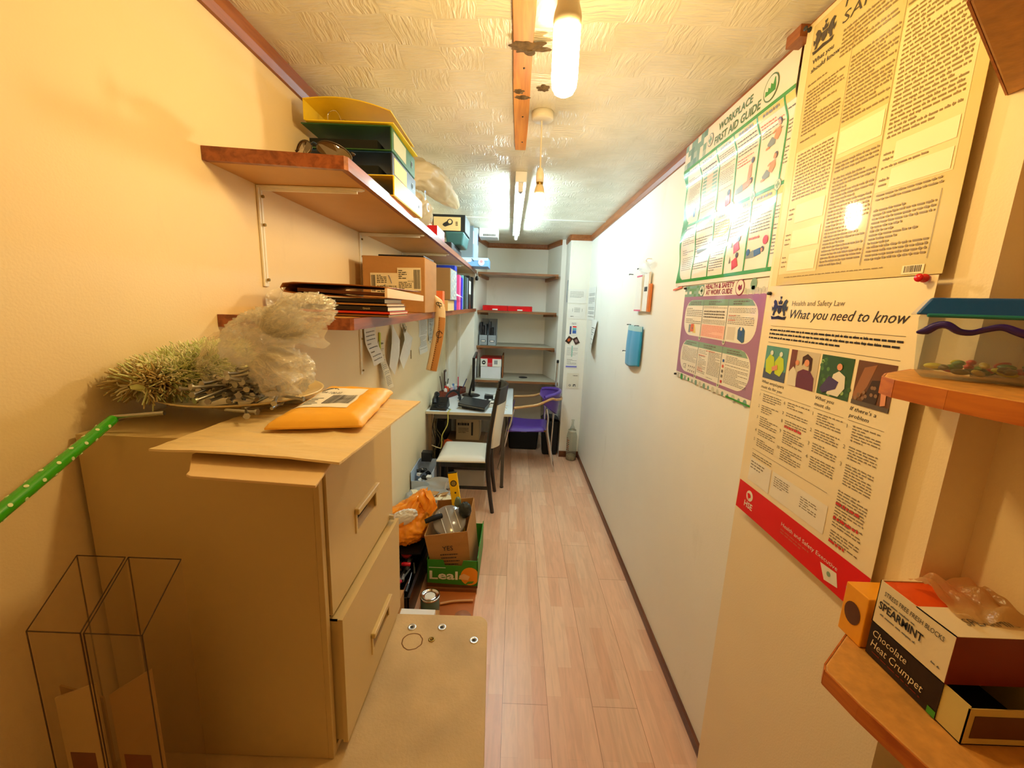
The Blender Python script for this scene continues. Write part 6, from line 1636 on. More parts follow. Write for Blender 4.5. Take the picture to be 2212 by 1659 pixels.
# monitor, seen nearly edge on
t = thing('monitor', 'thin black computer monitor seen edge-on, standing on the far desk', 'monitor', (-0.43, 4.22, 0.713))
T = TR((-0.402, 4.25, 0), rz=math.radians(2.4))
MB(T).box((-0.016, -0.27, 0.815), (0.010, 0.27, 1.150), BLACK).build('screen_housing', t, bevel=0.004)
MB(T).box((0.0095, -0.258, 0.830), (0.0108, 0.258, 1.138), C('screen_glass', (70, 66, 70), 0.08, coat=0.5)).build('screen', t)
m = MB(T); m.hexa([(-0.07, -0.03, 0.725), (-0.045, -0.03, 0.725), (-0.045, 0.03, 0.725), (-0.07, 0.03, 0.725)], [(-0.030, -0.03, 0.90), (-0.014, -0.03, 0.90), (-0.014, 0.03, 0.90), (-0.030, 0.03, 0.90)], BLACK); m.build('stand_arm', t)
m = MB(T); m.lathe([(0, 0.012), (0.07, 0.010), (0.095, 0.004), (0.096, 0.0), (0, 0)], (-0.04, 0, 0.7135), BLACK, n=36); m.build('stand_base', t)

t = thing('laptop', 'closed black laptop with silver edge lying tilted on the desk', 'laptop', (-0.36, 3.72, 0.713))
A_, B_, C_, D_2 = (-0.500, 3.660), (-0.245, 3.555), (-0.205, 3.800), (-0.470, 3.905)
def slab(z0, z1, dz, ins=0.0):
    P = [(A_[0] + ins, A_[1] + ins), (B_[0] - ins, B_[1] + ins), (C_[0] - ins, C_[1] - ins), (D_2[0] + ins, D_2[1] - ins)]
    zz = [0, -0.012, 0.0, 0.012]
    return [(x, y, z0 + dz + k) for (x, y), k in zip(P, zz)], [(x, y, z1 + dz + k) for (x, y), k in zip(P, zz)]
m = MB(); m.hexa(*slab(0.728, 0.742, 0.013), BLACK); m.build('base', t, bevel=0.002)
m = MB(); m.hexa(*slab(0.7425, 0.7465, 0.013), STEEL); m.build('silver_edge', t)
m = MB(); m.hexa(*slab(0.747, 0.756, 0.013), C('laptop_lid', (30, 34, 38), 0.35)); m.build('lid', t, bevel=0.002)
MB().box((-0.47, 3.70, 0.7130), (-0.27, 3.83, 0.7275), DARK).build('laptop_stand', label='small dark block under the closed laptop', cat='stand', bevel=0.002)

t = thing('desk_phone', 'black office telephone with upright handset at the front left of the desk', 'telephone', (-0.66, 3.66, 0.713))
m = MB(); m.hexa([(-0.745, 3.57, 0.7135), (-0.590, 3.57, 0.7135), (-0.590, 3.77, 0.7135), (-0.745, 3.77, 0.7135)], [(-0.735, 3.58, 0.735), (-0.60, 3.58, 0.735), (-0.60, 3.76, 0.800), (-0.735, 3.76, 0.800)], BLACK); m.build('base', t, bevel=0.006, seg=3)
m = MB(); m.tube([(-0.705, 3.60, 0.775), (-0.708, 3.62, 0.800), (-0.712, 3.68, 0.822), (-0.712, 3.74, 0.832), (-0.708, 3.77, 0.815)], [0.022, 0.020, 0.014, 0.020, 0.022], BLACK, n=14); m.build('handset', t)
m = MB()
for i in range(3):
    for j in range(4): m.box((-0.665 + i * 0.018, 3.60 + j * 0.03, 0.742 + j * 0.0095), (-0.653 + i * 0.018, 3.618 + j * 0.03, 0.748 + j * 0.0095), DARK)
m.build('keypad', t)
m = MB(); m.tube([(-0.70, 3.60, 0.76), (-0.66, 3.575, 0.735), (-0.62, 3.60, 0.745), (-0.58, 3.62, 0.722), (-0.56, 3.60, 0.72)], 0.0035, BLACK, n=6); m.build('coiled_cord', t)
t = thing('headset', 'black curved headset resting behind the telephone on the desk', 'headset', (-0.58, 3.85, 0.713))
m = MB(); m.tube([(-0.65, 3.84, 0.745), (-0.63, 3.88, 0.80), (-0.585, 3.93, 0.825), (-0.54, 3.95, 0.80), (-0.52, 3.96, 0.745)], 0.007, BLACK, n=8, flat=1.8); m.build('headband', t)
for p in ((-0.65, 3.84, 0.745), (-0.52, 3.96, 0.745)): MB().lathe([(0, -0.012), (0.024, -0.010), (0.028, 0), (0.024, 0.010), (0, 0.012)], (0, 0, 0), BLACK, n=18, T=Matrix.Translation(p) @ Matrix.Rotation(math.pi / 2, 4, 'Y')).build('ear_cup', t)

# tray of bottles and pens
t = thing('desk_tray', 'reddish wooden tray tilted at the back of the desk holding bottles', 'tray', (-0.62, 4.28, 0.713))
WT = M_wood('tray_red_wood', (134, 56, 34), (92, 34, 22), rough=0.4)
T = TR((-0.635, 4.25, 0), rz=-0.45)
m = MB(T); m.box((-0.05, -0.17, 0.7135), (0.05, 0.17, 0.720), WT); m.box((0.045, -0.17, 0.7135), (0.052, 0.17, 0.775), WT); m.box((-0.052, -0.17, 0.7135), (-0.045, 0.17, 0.775), WT); m.box((-0.05, -0.176, 0.7135), (0.05, -0.169, 0.775), WT); m.box((-0.05, 0.169, 0.7135), (0.05, 0.176, 0.775), WT); m.build('tray', t)
def bottle(p, h, r, body, cap, label):
    q = T @ Vector((p[0], p[1], 0.7205))
    b = thing('small_bottle', label, 'bottle', q, 'small bottles in the desk tray')
    MB().lathe([(0, 0), (r, 0), (r, h * .65), (r * .5, h * .76), (r * .5, h * .80), (0, h * .80)], q, body, n=16).build('body', b)
    MB().lathe([(r * .55, h * .80), (r * .55, h), (0, h)], q, cap, n=14).build('cap', b)
bottle((0.0, -0.135), 0.11, 0.018, C('bottle_white', (226, 222, 218), 0.3), RED, 'white bottle with red cap nearest in the desk tray')
bottle((-0.01, -0.085), 0.12, 0.018, C('bottle_orange', (216, 96, 50), 0.3), PAPER, 'orange bottle with white cap in the desk tray')
bottle((0.01, -0.04), 0.10, 0.018, C('bottle_pink', (226, 178, 186), 0.3), PAPER, 'pale pink bottle in the desk tray')
bottle((0.0, 0.005), 0.11, 0.018, C('bottle_lilac', (178, 186, 216), 0.3), C('cap_blue', (80, 130, 196), 0.3), 'lilac bottle with blue cap in the desk tray')
bottle((0.0, 0.05), 0.10, 0.017, C('bottle_glassy', (196, 206, 206), 0.15), PAPER, 'pale glassy bottle in the desk tray')
for i, (dx, dy, c_, L, lb) in enumerate(((-0.02, -0.15, (80, 60, 50), .20, 'dark brown'), (0.0, 0.10, (236, 66, 96), .16, 'bright pink'), (-0.02, -0.11, (60, 60, 60), .17, 'grey'), (0.02, 0.12, (40, 60, 120), .14, 'navy blue'))):
    q = T @ Vector((dx, dy, 0.722)); e = q + Vector((0.03 * (i - 1.2), 0.03, L * 0.95))
    m = MB(); m.cyl(q, e, 0.005, C('pen_%d' % (i + 1), c_, 0.3), n=8); m.cyl(e, e + (e - q).normalized() * 0.012, 0.0055, C('pen_%d' % (i + 1), c_, 0.3), n=8)
    m.build('pen', label='%s pen sticking up out of the desk tray' % lb, cat='pen', group='pens in the desk tray')
m = MB(); m.box((-0.752, 4.35, 0.713), (-0.735, 4.43, 0.95), C('holder_brown', (90, 70, 58), 0.5)); m.box((-0.735, 4.36, 0.83), (-0.728, 4.42, 0.93), PAPER)
m.build('card_holder', label='narrow brown card holder standing behind the tray against the left wall', cat='card holder')

t = thing('power_adaptor', 'white square plug adaptor on the desk beside the chair back', 'adaptor', (-0.19, 3.80, 0.713))
MB().box((-0.225, 3.765, 0.7135), (-0.150, 3.83, 0.765), WHITE).build('block', t, bevel=0.006, seg=3)
MB().box((-0.205, 3.7635, 0.748), (-0.168, 3.7655, 0.757), BLACK).build('slot', t)
for lb, cl, pts, r in (('white cable looped on the right end of the desk', WHITE, [(-0.17, 3.79, 0.717), (-0.12, 3.70, 0.717), (-0.06, 3.68, 0.717), (-0.05, 3.74, 0.717), (-0.10, 3.80, 0.717), (-0.04, 3.86, 0.717)], 0.0035),
                      ('black cable curling behind the laptop on the desk', BLACK, [(-0.30, 3.86, 0.718), (-0.25, 3.95, 0.718), (-0.19, 3.98, 0.730), (-0.17, 3.90, 0.718), (-0.22, 3.88, 0.735), (-0.30, 3.95, 0.718)], 0.004),
                      ('grey cable running across the back of the desk', GREY, [(-0.30, 4.35, 0.716), (-0.22, 4.30, 0.716), (-0.15, 4.36, 0.716), (-0.08, 4.28, 0.716)], 0.003),
                      ('yellow green cable hanging down over the desk front edge', C('cable_yellow', (206, 200, 100), 0.4), [(-0.560, 3.62, 0.717), (-0.566, 3.55, 0.716), (-0.570, 3.532, 0.706), (-0.574, 3.530, 0.60), (-0.62, 3.532, 0.50), (-0.625, 3.532, 0.42), (-0.632, 3.532, 0.375)], 0.0048),
                      ('pale loose cable end sticking out left under the desk', C('cable_cream', (222, 208, 160), 0.4), [(-0.632, 3.53, 0.372), (-0.67, 3.53, 0.382), (-0.715, 3.53, 0.40)], 0.004)):
    MB().tube(pts, r, cl, n=7).build('cable', label=lb, cat='cable')
MB().box((-0.26, 3.93, 0.7135), (-0.12, 4.02, 0.735), DARK).box((-0.235, 3.95, 0.735), (-0.21, 4.0, 0.739), WHITE).build('network_switch', label='small dark box with white mark behind the laptop on the desk', cat='electronic box', bevel=0.003)
MB().box((-0.29, 4.10, 0.7135), (-0.20, 4.16, 0.750), BLACK).build('charger', label='black charger brick behind the dark electronic box on the desk', cat='charger', bevel=0.004)
MB().hexa([(-0.22, 4.20, 0.7135), (-0.06, 4.16, 0.7135), (-0.05, 4.36, 0.7135), (-0.20, 4.38, 0.7135)], [(-0.22, 4.20, 0.7145), (-0.06, 4.16, 0.7145), (-0.05, 4.36, 0.7145), (-0.20, 4.38, 0.7145)], PAPER).build('paper_sheet', label='white sheet of paper flat on the far right of the desk', cat='paper')
MB().hexa([(-0.73, 3.56, 0.7135), (-0.66, 3.55, 0.7135), (-0.655, 3.60, 0.7135), (-0.735, 3.60, 0.7135)], [(-0.73, 3.56, 0.7142), (-0.66, 3.55, 0.7142), (-0.655, 3.60, 0.7142), (-0.735, 3.60, 0.7142)], SKY2).build('paper_slip', label='pale blue slip of paper under the telephone front corner', cat='paper')
m = MB(); m.tube([(-0.545, 4.10, 0.72), (-0.547, 4.10, 0.76), (-0.55, 4.10, 0.80)], 0.006, BLACK, n=8); m.lathe([(0, 0.006), (0.020, 0.004), (0.022, 0), (0, 0)], (-0.545, 4.10, 0.7135), BLACK, n=16); m.lathe([(0, 0), (0.009, 0.002), (0.012, 0.02), (0.009, 0.038), (0, 0.04)], (-0.55, 4.10, 0.795), BLACK, n=14)
m.build('microphone', label='small black desk microphone left of the monitor stand', cat='microphone')

# under the desk
BXW = C('box_pale_card', (196, 176, 140), 0.7)
t = thing('printed_carton', 'open pale carton with dark printing standing under the desk', 'carton', (-0.44, 4.12, 0.30))
m = MB()
m.box((-0.565, 4.0, 0.302), (-0.325, 4.24, 0.304), BXW)
for a, b in (((-0.565, 4.0, 0.304), (-0.325, 4.003, 0.53)), ((-0.565, 4.237, 0.304), (-0.325, 4.24, 0.53)), ((-0.565, 4.0, 0.304), (-0.562, 4.24, 0.53)), ((-0.328, 4.0, 0.304), (-0.325, 4.24, 0.53))): m.box(a, b, BXW)
m.quad((-0.562, 4.003, 0.53), (-0.328, 4.003, 0.53), (-0.34, 3.95, 0.57), (-0.55, 3.95, 0.57), BXW)
m.build('box_body', t)
s = Sheet((-0.56, 3.9995, 0.52), (1, 0, 0), (0, 0, -1), (0, -1, 0), 0.23, 0.20, seed=8); s.lines(0.06, 0.15, 0.56, 0.35, 1, INK, fill=0.8); s.lines(0.1, 0.45, 0.55, 0.75, 4, INK); s.rect(0.66, 0.15, 0.74, 0.85, INK); s.mb.build('printing', t)
MB().box((-0.66, 3.78, 0.0), (-0.28, 4.30, 0.298), C('brown_case_card', (150, 122, 88), 0.75)).build('big_carton', label='big closed brown carton on the floor under the desk', cat='carton', bevel=0.003)
MB().box((-0.76, 3.98, 0.0), (-0.675, 4.42, 0.50), BLACK).build('computer_case', label='black computer case against the left wall under the desk', cat='computer', bevel=0.005)
t = thing('lidded_box', 'low grey white box on the floor under the black framed chair', 'box', (-0.37, 3.64, 0))
MB().box((-0.51, 3.56, 0.0), (-0.235, 3.76, 0.15), C('box_grey_white', (200, 192, 176), 0.6)).build('box_body', t, bevel=0.003)
MB().box((-0.515, 3.555, 0.150), (-0.23, 3.765, 0.178), C('box_lid_grey', (170, 164, 150), 0.6)).build('lid', t, bevel=0.003)
m = MB(); m.blob(crumple((-0.60, 3.715, 0.345), (0.05, 0.055, 0.044), (0, 0, 0), 5), 28, 18, C('orange_cloth', (222, 92, 40), 0.7)); m.build('orange_cloth', label='crumpled orange cloth under the desk behind the yellow cable', cat='cloth')
MB().box((-0.665, 3.655, 0.0), (-0.54, 3.775, 0.298), BLACK_MATT).build('waste_bin', label='small black bin under the desk below the orange cloth', cat='bin', bevel=0.01)
t = thing('cable_bundle', 'tangle of dark cables hanging under the left end of the desk', 'cables', (-0.72, 3.60, 0.1))
rr = random.Random(12)
for i in range(7):
    x = -0.735 + 0.012 * i
    MB().tube([(x, 3.62, 0.685), (x + rr.uniform(-.03, .03), 3.60, 0.55), (x + rr.uniform(-.04, .05), 3.61, 0.42), (x + rr.uniform(-.03, .03), 3.62, 0.28), (x + rr.uniform(-.02, .03), 3.63, 0.12)], 0.004, BLACK if i % 2 else C('cable_olive', (96, 84, 56), 0.5), n=6).build('cable', t)

# ------------------------------------------------------------------ black framed chair with cream pads
EBONY = M_wood('ebonised_wood', (38, 30, 26), (22, 17, 15), rough=0.3, axis='z', coat=0.3)
VINYL = M('cream_vinyl', (228, 222, 206), rough=0.35, var=0.03, coat=0.2)
t = thing('dining_chair', 'black wooden framed chair with cream seat in front of the desk', 'chair', (-0.36, 3.29, 0))
YN, YF = 3.085, 3.475
m = MB()
def seat_fn(a, c):
    x = -0.585 + 0.40 * a; w = 0.215 * (1.0 - 0.06 * a); y = 3.28 + (2 * c - 1) * w
    e = min(a, 1 - a, c, 1 - c); z = 0.440 + 0.030 * min(1, e * 9) ** 0.5 + 0.012 * math.sin(math.pi * a) * math.sin(math.pi * c)
    return (x, y, z)
m.grid(seat_fn, 28, 28, VINYL); m.grid(lambda a, c: (lambda p: (p[0], p[1], 0.430))(seat_fn(1 - a, c)), 6, 6, VINYL)
for e in range(4): m.grid(lambda q, w, e=e: (lambda p: (p[0], p[1], 0.430 + (p[2] - 0.430) * w))(seat_fn(*[(q, 0), (1, q), (1 - q, 1), (0, 1 - q)][e])), 28, 3, VINYL)
m.build('seat_pad', t)
m = MB()
for y in (3.28 - 0.205, 3.28 + 0.185): m.box((-0.585, y, 0.385), (-0.175, y + 0.02, 0.430), EBONY)
m.box((-0.588, 3.075, 0.385), (-0.565, 3.485, 0.430), EBONY); m.box((-0.195, 3.075, 0.385), (-0.172, 3.485, 0.430), EBONY)
m.build('seat_frame', t, bevel=0.004)
for y in (YN, YF):
    MB().tube([(-0.572, y + (0.01 if y == YN else -0.01), 0.0), (-0.570, y, 0.22), (-0.568, y, 0.43)], [0.014, 0.017, 0.020], EBONY, n=10).build('leg', t)
    m = MB(); dx = 0.0
    m.tube([(-0.132, y, 0.0), (-0.160, y, 0.20), (-0.178, y, 0.42), (-0.170, y, 0.62), (-0.140, y, 0.85), (-0.112, y, 1.02)], [0.016, 0.018, 0.021, 0.019, 0.018, 0.015], EBONY, n=12); m.build('rear_upright', t)
    MB().box((-0.565, y - 0.008, 0.20), (-0.165, y + 0.008, 0.225), EBONY).build('stretcher', t, bevel=0.003)
def back_shell(off, z0, z1, mat, name, n1=18, n2=14, taper=False, xo=0.0):
    m = MB()
    def f(a, c, k=0.0):
        z = z0 + (z1 - z0) * c; y = YN - 0.006 + (YF - YN + 0.012) * a
        if taper:
            w = min(1, 0.55 + 1.6 * c); y = 3.28 + (y - 3.28) * w
        s = (z - 0.42) / 0.60; xb = -0.176 + 0.066 * max(0, s) ** 1.3
        return (xb + off * math.sin(math.pi * a) + k + xo, y, z)
    m.grid(lambda a, c: f(a, c), n1, n2, mat); m.grid(lambda a, c: f(1 - a, c, 0.020), n1, n2, mat)
    for (g, n) in ((lambda s, q: f(s, 1, 0.020 * q), n1), (lambda s, q: f(1 - s, 0, 0.020 * q), n1), (lambda s, q: f(0, s, 0.020 * q), n2), (lambda s, q: f(1, 1 - s, 0.020 * q), n2)): m.grid(g, n, 1, mat)
    m.build(name, t)
back_shell(0.060, 0.905, 1.035, EBONY, 'top_rail', xo=-0.006)
back_shell(0.058, 0.520, 0.905, VINYL, 'back_pad', taper=True)

# ------------------------------------------------------------------ purple armchair
PUR2 = M('purple_vinyl', (88, 58, 150), rough=0.32, var=0.05, coat=0.25); BEECH = M_wood('beech_arm', (206, 160, 98), (180, 130, 72), rough=0.35, axis='x', coat=0.3)
t = thing('armchair', 'purple padded armchair with beech arms and chrome legs beside the desk', 'chair', (0.17, 4.18, 0))
m = MB()
SC_ = [(-0.045, 3.975), (0.345, 4.010), (0.385, 4.375), (-0.035, 4.440)]
def s2(a, c):
    x = (SC_[0][0] * (1 - a) + SC_[1][0] * a) * (1 - c) + (SC_[3][0] * (1 - a) + SC_[2][0] * a) * c; y = (SC_[0][1] * (1 - a) + SC_[1][1] * a) * (1 - c) + (SC_[3][1] * (1 - a) + SC_[2][1] * a) * c
    e = min(a, 1 - a, c, 1 - c); return (x, y, 0.430 + 0.034 * min(1, e * 7) ** 0.5 - 0.012 * math.sin(math.pi * a))
m.grid(s2, 26, 26, PUR2); m.grid(lambda a, c: (lambda p: (p[0], p[1], 0.412))(s2(1 - a, c)), 5, 5, PUR2)
for e in range(4): m.grid(lambda q, w, e=e: (lambda p: (p[0], p[1], 0.412 + (p[2] - 0.412) * w))(s2(*[(q, 0), (1, q), (1 - q, 1), (0, 1 - q)][e])), 26, 3, PUR2)
m.build('seat', t)
# wrap-round back: centre of curvature ahead of the back
BC = (0.215, 4.215)
def bk(a, c, k=0.0):
    ang = -1.22 + 2.44 * a; r = 0.235 + k
    lo = 0.555 + 0.16 * abs(2 * a - 1) ** 1.6; hi = 0.800 - 0.030 * abs(2 * a - 1) ** 2
    z = lo + (hi - lo) * c; r += 0.03 * c
    return (BC[0] + r * math.cos(ang), BC[1] + r * math.sin(ang) * 0.86, z)
m = MB(); m.grid(lambda a, c: bk(a, c), 26, 12, PUR2); m.grid(lambda a, c: bk(1 - a, c, 0.028), 26, 12, PUR2)
for (g, n) in ((lambda q, w: bk(q, 1, 0.028 * w), 26), (lambda q, w: bk(1 - q, 0, 0.028 * w), 26), (lambda q, w: bk(0, q, 0.028 * w), 10), (lambda q, w: bk(1, 1 - q, 0.028 * w), 10)): m.grid(g, n, 2, PUR2)
m.build('back', t, bevel=0.0)
m = MB(); m.tube([bk(0.02, 1.0, 0.014)] + [tuple(Vector(bk(i / 12.0, 1.0, 0.014)) + Vector((0, 0, 0.004))) for i in range(1, 12)] + [bk(0.98, 1.0, 0.014)], 0.020, PUR2, n=10); m.build('back_roll', t)
m = MB(); pts = [(0.018, 3.945, 0.668), (0.14, 3.975, 0.680), (0.26, 3.992, 0.700)] + [tuple(Vector(bk(i / 10.0, 0.62, 0.045)) + Vector((0, 0, 0.02))) for i in range(1, 10)] + [(0.26, 4.44, 0.700), (0.14, 4.455, 0.680), (0.018, 4.47, 0.668)]
m.tube(pts, 0.0135, BEECH, n=10); m.build('arm_hoop', t)
for y, s in ((3.985, -1), (4.385, 1)):
    MB().tube([(0.345, y + s * -0.01, 0.66), (0.362, y, 0.56), (0.360, y, 0.47), (0.372, y - s * 0.0, 0.38), (0.415, y + s * 0.01, 0.18), (0.446, y + s * 0.015, 0.006)], 0.0125, CHROME, n=12).build('leg', t)
    MB().tube([(0.02, y + s * -0.03, 0.662), (-0.01, y - s * 0.01, 0.50), (-0.035, y, 0.41), (-0.09, y + s * 0.01, 0.14), (-0.124, y + s * 0.01, 0.006)], 0.0115, CHROME, n=12).build('leg', t)
MB().box((0.33, 3.995, 0.418), (0.352, 4.012, 0.430), BRASS).build('seat_bracket', t)

# bins, pole and bottle
t = thing('storage_tub', 'low black tub with a small pale handle under the purple chair', 'tub', (0.14, 4.75, 0))
m = MB(); m.hexa([(-0.020, 4.61, 0.0), (0.305, 4.61, 0.0), (0.305, 4.90, 0.0), (-0.020, 4.90, 0.0)], [(-0.045, 4.59, 0.262), (0.325, 4.59, 0.262), (0.325, 4.92, 0.262), (-0.045, 4.92, 0.262)], BLACK_MATT); m.build('tub_body', t, bevel=0.02, seg=3)
MB().box((0.115, 4.580, 0.222), (0.180, 4.590, 0.246), C('tub_handle', (150, 128, 140), 0.4)).build('handle', t, bevel=0.003)
t = thing('waste_bin', 'tall black bin standing against the pier behind the purple chair', 'bin', (0.44, 4.54, 0))
m = MB(); m.hexa([(0.362, 4.465, 0.0), (0.525, 4.465, 0.0), (0.525, 4.63, 0.0), (0.362, 4.63, 0.0)], [(0.340, 4.450, 0.40), (0.535, 4.450, 0.40), (0.535, 4.65, 0.40), (0.340, 4.65, 0.40)], BLACK_MATT); m.build('bin_body', t, bevel=0.015, seg=3)
m = MB(); m.grid(lambda a, c: (0.338 + 0.20 * c, 4.448 + 0.204 * a, 0.402 + 0.035 * math.sin(math.pi * c) ** 0.6), 10, 12, BLACK); m.build('lid', t, solid=0.004)
t = thing('vacuum_pole', 'chrome pole with a black cap leaning beside the alcove', 'pole', (0.45, 4.43, 0.0))
m = MB(); m.cyl((0.452, 4.430, 0.006), (0.478, 4.433, 1.075), 0.0115, CHROME, n=16); m.build('pole', t)
MB().cyl((0.478, 4.433, 1.068), (0.4785, 4.433, 1.10), 0.0135, BLACK, n=16).build('cap', t)
m = MB(); m.cyl((0.4525, 4.422, 0.44), (0.460, 4.423, 0.69), 0.007, STEEL, n=10); m.build('side_rod', t)
GLS = M_film('bottle_glass', (206, 214, 196), clear=0.70, rough=0.06, gloss=0.28)
t = thing('glass_bottle', 'clear glass jar with orange lettering and a narrow neck, by the skirting', 'bottle', (0.69, 4.35, 0))
bc = (0.672, 4.345, 0.002)
m = MB(); m.lathe([(0, 0), (0.050, 0), (0.056, 0.008), (0.057, 0.27), (0.050, 0.305), (0.043, 0.320), (0.043, 0.345), (0.036, 0.350)], bc, GLS, n=32); m.build('jar', t)
m = MB(); m.lathe([(0.044, 0.322), (0.046, 0.324), (0.046, 0.340), (0.044, 0.342)], bc, C('jar_rim', (206, 206, 186), 0.4), n=28); m.build('rim', t)
m = MB(); m.lathe([(0.030, 0.345), (0.026, 0.365), (0.014, 0.395), (0.012, 0.445), (0.016, 0.455), (0.013, 0.46)], bc, GLS, n=20); m.build('neck', t)
m = MB(); LET = C('jar_lettering', (176, 84, 36), 0.4)
for i in range(26):
    a = -2.75 + (i % 4) * 0.16; z = 0.12 + (i // 4) * 0.022
    m.box((-0.004, -0.0006, 0), (0.004, 0.0006, 0.010), LET if (i * 7) % 3 else INK, T=TR((bc[0] + 0.058 * math.cos(a), bc[1] + 0.058 * math.sin(a), z), rz=a + math.pi / 2, rx=0))
m.build('lettering', t)
m = MB(); m.lathe([(0, 0.004), (0.051, 0.004), (0.052, 0.05), (0.03, 0.06), (0, 0.056)], bc, C('jar_contents', (150, 132, 92), 0.6, var=0.4, vs=60), n=24); m.build('contents', t)

# ================================================================== alcove contents
RT = C('tray_red', (214, 18, 26), 0.3)
def red_tray(x0, x1, label):
    t = thing('letter_tray', label, 'tray', ((x0 + x1) / 2, 4.86, 1.601), 'red trays in the alcove')
    y0, y1, z0, z1 = 4.755, 5.02, 1.602, 1.660
    m = MB()
    m.box((x0, y0, z0), (x1, y1, z0 + .003), RT); m.box((x0, y0, z0), (x0 + .003, y1, z1), RT); m.box((x1 - .003, y0, z0), (x1, y1, z1), RT); m.box((x0, y1 - .003, z0), (x1, y1, z1), RT)
    m.hexa([(x0, y0, z0), (x1, y0, z0), (x1, y0 + .003, z0), (x0, y0 + .003, z0)], [(x0, y0 - .006, z1 - .014), (x1, y0 - .006, z1 - .014), (x1, y0 - .003, z1 - .014), (x0, y0 - .003, z1 - .014)], RT)
    m.build('tray_body', t)
    MB().box(((x0 + x1) / 2 - .03, y0 - .0085, z0 + .006), ((x0 + x1) / 2 + .03, y0 - .005, z0 + .020), WHITE).build('label_slot', t)
red_tray(-0.378, -0.098, 'left red plastic tray on the second alcove shelf')
red_tray(-0.094, 0.186, 'right red plastic tray on the second alcove shelf')
MF = C('magazine_file_grey', (150, 160, 168), 0.45)
def mag_file(x0, label, cont):
    t = thing('magazine_file', label, 'magazine file', (x0 + 0.05, 4.87, 1.199), 'grey magazine files in the alcove')
    y0, y1, z0, z1, zf = 4.760, 5.00, 1.2, 1.50, 1.318; x1 = x0 + 0.098
    m = MB(); m.box((x0, y0, z0), (x1, y0 + .004, zf), MF); m.box((x0, y1 - .004, z0), (x1, y1, z1), MF); m.box((x0, y0, z0), (x1, y1, z0 + .004), MF)
    for xa in (x0, x1 - .003):
        P = [(y0, z0), (y1, z0), (y1, z1), (y1 - 0.05, z1), (y0, zf)]
        m.add([(xa, a, b) for a, b in P] + [(xa + .003, a, b) for a, b in P], [tuple(range(5)), tuple(range(9, 4, -1))] + [(i, 5 + i, 5 + (i + 1) % 5, (i + 1) % 5) for i in range(5)], MF)
    m.build('file_body', t)
    MB().box((x0 + .022, y0 - .0025, z0 + .038), (x1 - .022, y0, z0 + .062), DARK).build('label_frame', t)
    MB().box((x0 + .028, y0 - .0035, z0 + .043), (x1 - .028, y0 - .0024, z0 + .057), PAPER).build('label_card', t)
    for i, (h, c_) in enumerate(cont):
        MB().box((x0 + .008 + i * .028, y0 + .02, z0 + .005), (x0 + .028 + i * .028, y1 - .01, z0 + h), C('mag_' + 'abcdef'[i], c_, 0.5)).build('magazine', label='dark magazine standing inside the %s' % label.split(' on ')[0], cat='magazine', group='magazines in the grey files')
mag_file(-0.415, 'left grey magazine file on the third alcove shelf', [(0.26, (44, 44, 48)), (0.22, (24, 24, 28)), (0.24, (60, 62, 66))])
mag_file(-0.312, 'right grey magazine file on the third alcove shelf', [(0.27, (96, 100, 104)), (0.20, (40, 42, 46))])
t = thing('storage_box', 'white box on the lowest alcove shelf', 'box', (-0.27, 4.84, 0.813))
x0, x1, y0, y1 = -0.385, -0.150, 4.735, 5.02
MB().box((x0, y0, 0.813), (x1, y1, 0.955), C('box_white', (226, 228, 232), 0.5)).build('box_body', t, bevel=0.002)
t['label'] = 'plain white box on the lowest alcove shelf under the red and white one'
t = thing('product_box', 'red and white printed box on top of the plain white box in the alcove', 'box', (-0.27, 4.84, 0.956))
MB().box((x0 - .002, y0 - .004, 0.956), (x1 + .004, y1, 1.050), WHITE).build('box_body', t, bevel=0.001)
m = MB()
m.box((x0 - .003, y0 - .005, 1.048), (x1 + .005, y1, 1.0525), RED)
m.box((x0 + .078, y0 - .0055, 0.958), (x0 + .135, y0 - .0042, 1.048), RED)
m.add([(x0 + .035 + .022 * math.cos(a * .314), y0 - .0052, 1.003 + .024 * math.sin(a * .314)) for a in range(20)], [tuple(range(20))[::-1]], BLACK)
m.add([(x0 + .035 + .012 * math.cos(a * .314), y0 - .0056, 1.003 + .006 * math.sin(a * .314)) for a in range(20)], [tuple(range(20))[::-1]], PAPER)
m.box((x0 + .155, y0 - .0052, 0.985), (x0 + .195, y0 - .0042, 1.030), GREY)
for k in range(4): m.box((x0 + .085, y0 - .0060, 0.968 + k * .009), (x0 + .128, y0 - .0054, 0.971 + k * .009), C('print_pink', (200, 150, 160), 0.5))
m.build('printed_front', t)
MB().box((x1 + .012, 4.80, 0.813), (x1 + .026, 5.10, 1.085), TIMBER).build('photo_frame', label='brown wooden frame standing behind the red and white box', cat='frame', bevel=0.002)
m = MB(); m.grid(lambda a, c: (0.115 + 0.055 * math.cos(6.283 * a) * c * (1 + .2 * nz((a * 3, c, 0))), 4.90 + 0.075 * math.sin(6.283 * a) * c, 0.8135 + 0.004 * (1 - c)), 24, 4, C('dark_cloth', (40, 36, 34), 0.8)); m.build('scorch_mark', label='small dark round patch lying on the lowest alcove shelf', cat='mat')
t = thing('hanging_lamp_switch', 'small black cord switch dangling below the end of the upper shelf', 'switch', (-0.432, 4.55, 1.93))
MB().tube([(-0.434, 4.56, 1.99), (-0.434, 4.56, 1.96)], 0.004, BLACK).build('cord', t)
m = MB(); m.lathe([(0, 0), (0.014, 0.004), (0.018, 0.02), (0.012, 0.045), (0, 0.05)], (-0.434, 4.56, 1.915), BLACK, n=14); m.build('body', t)

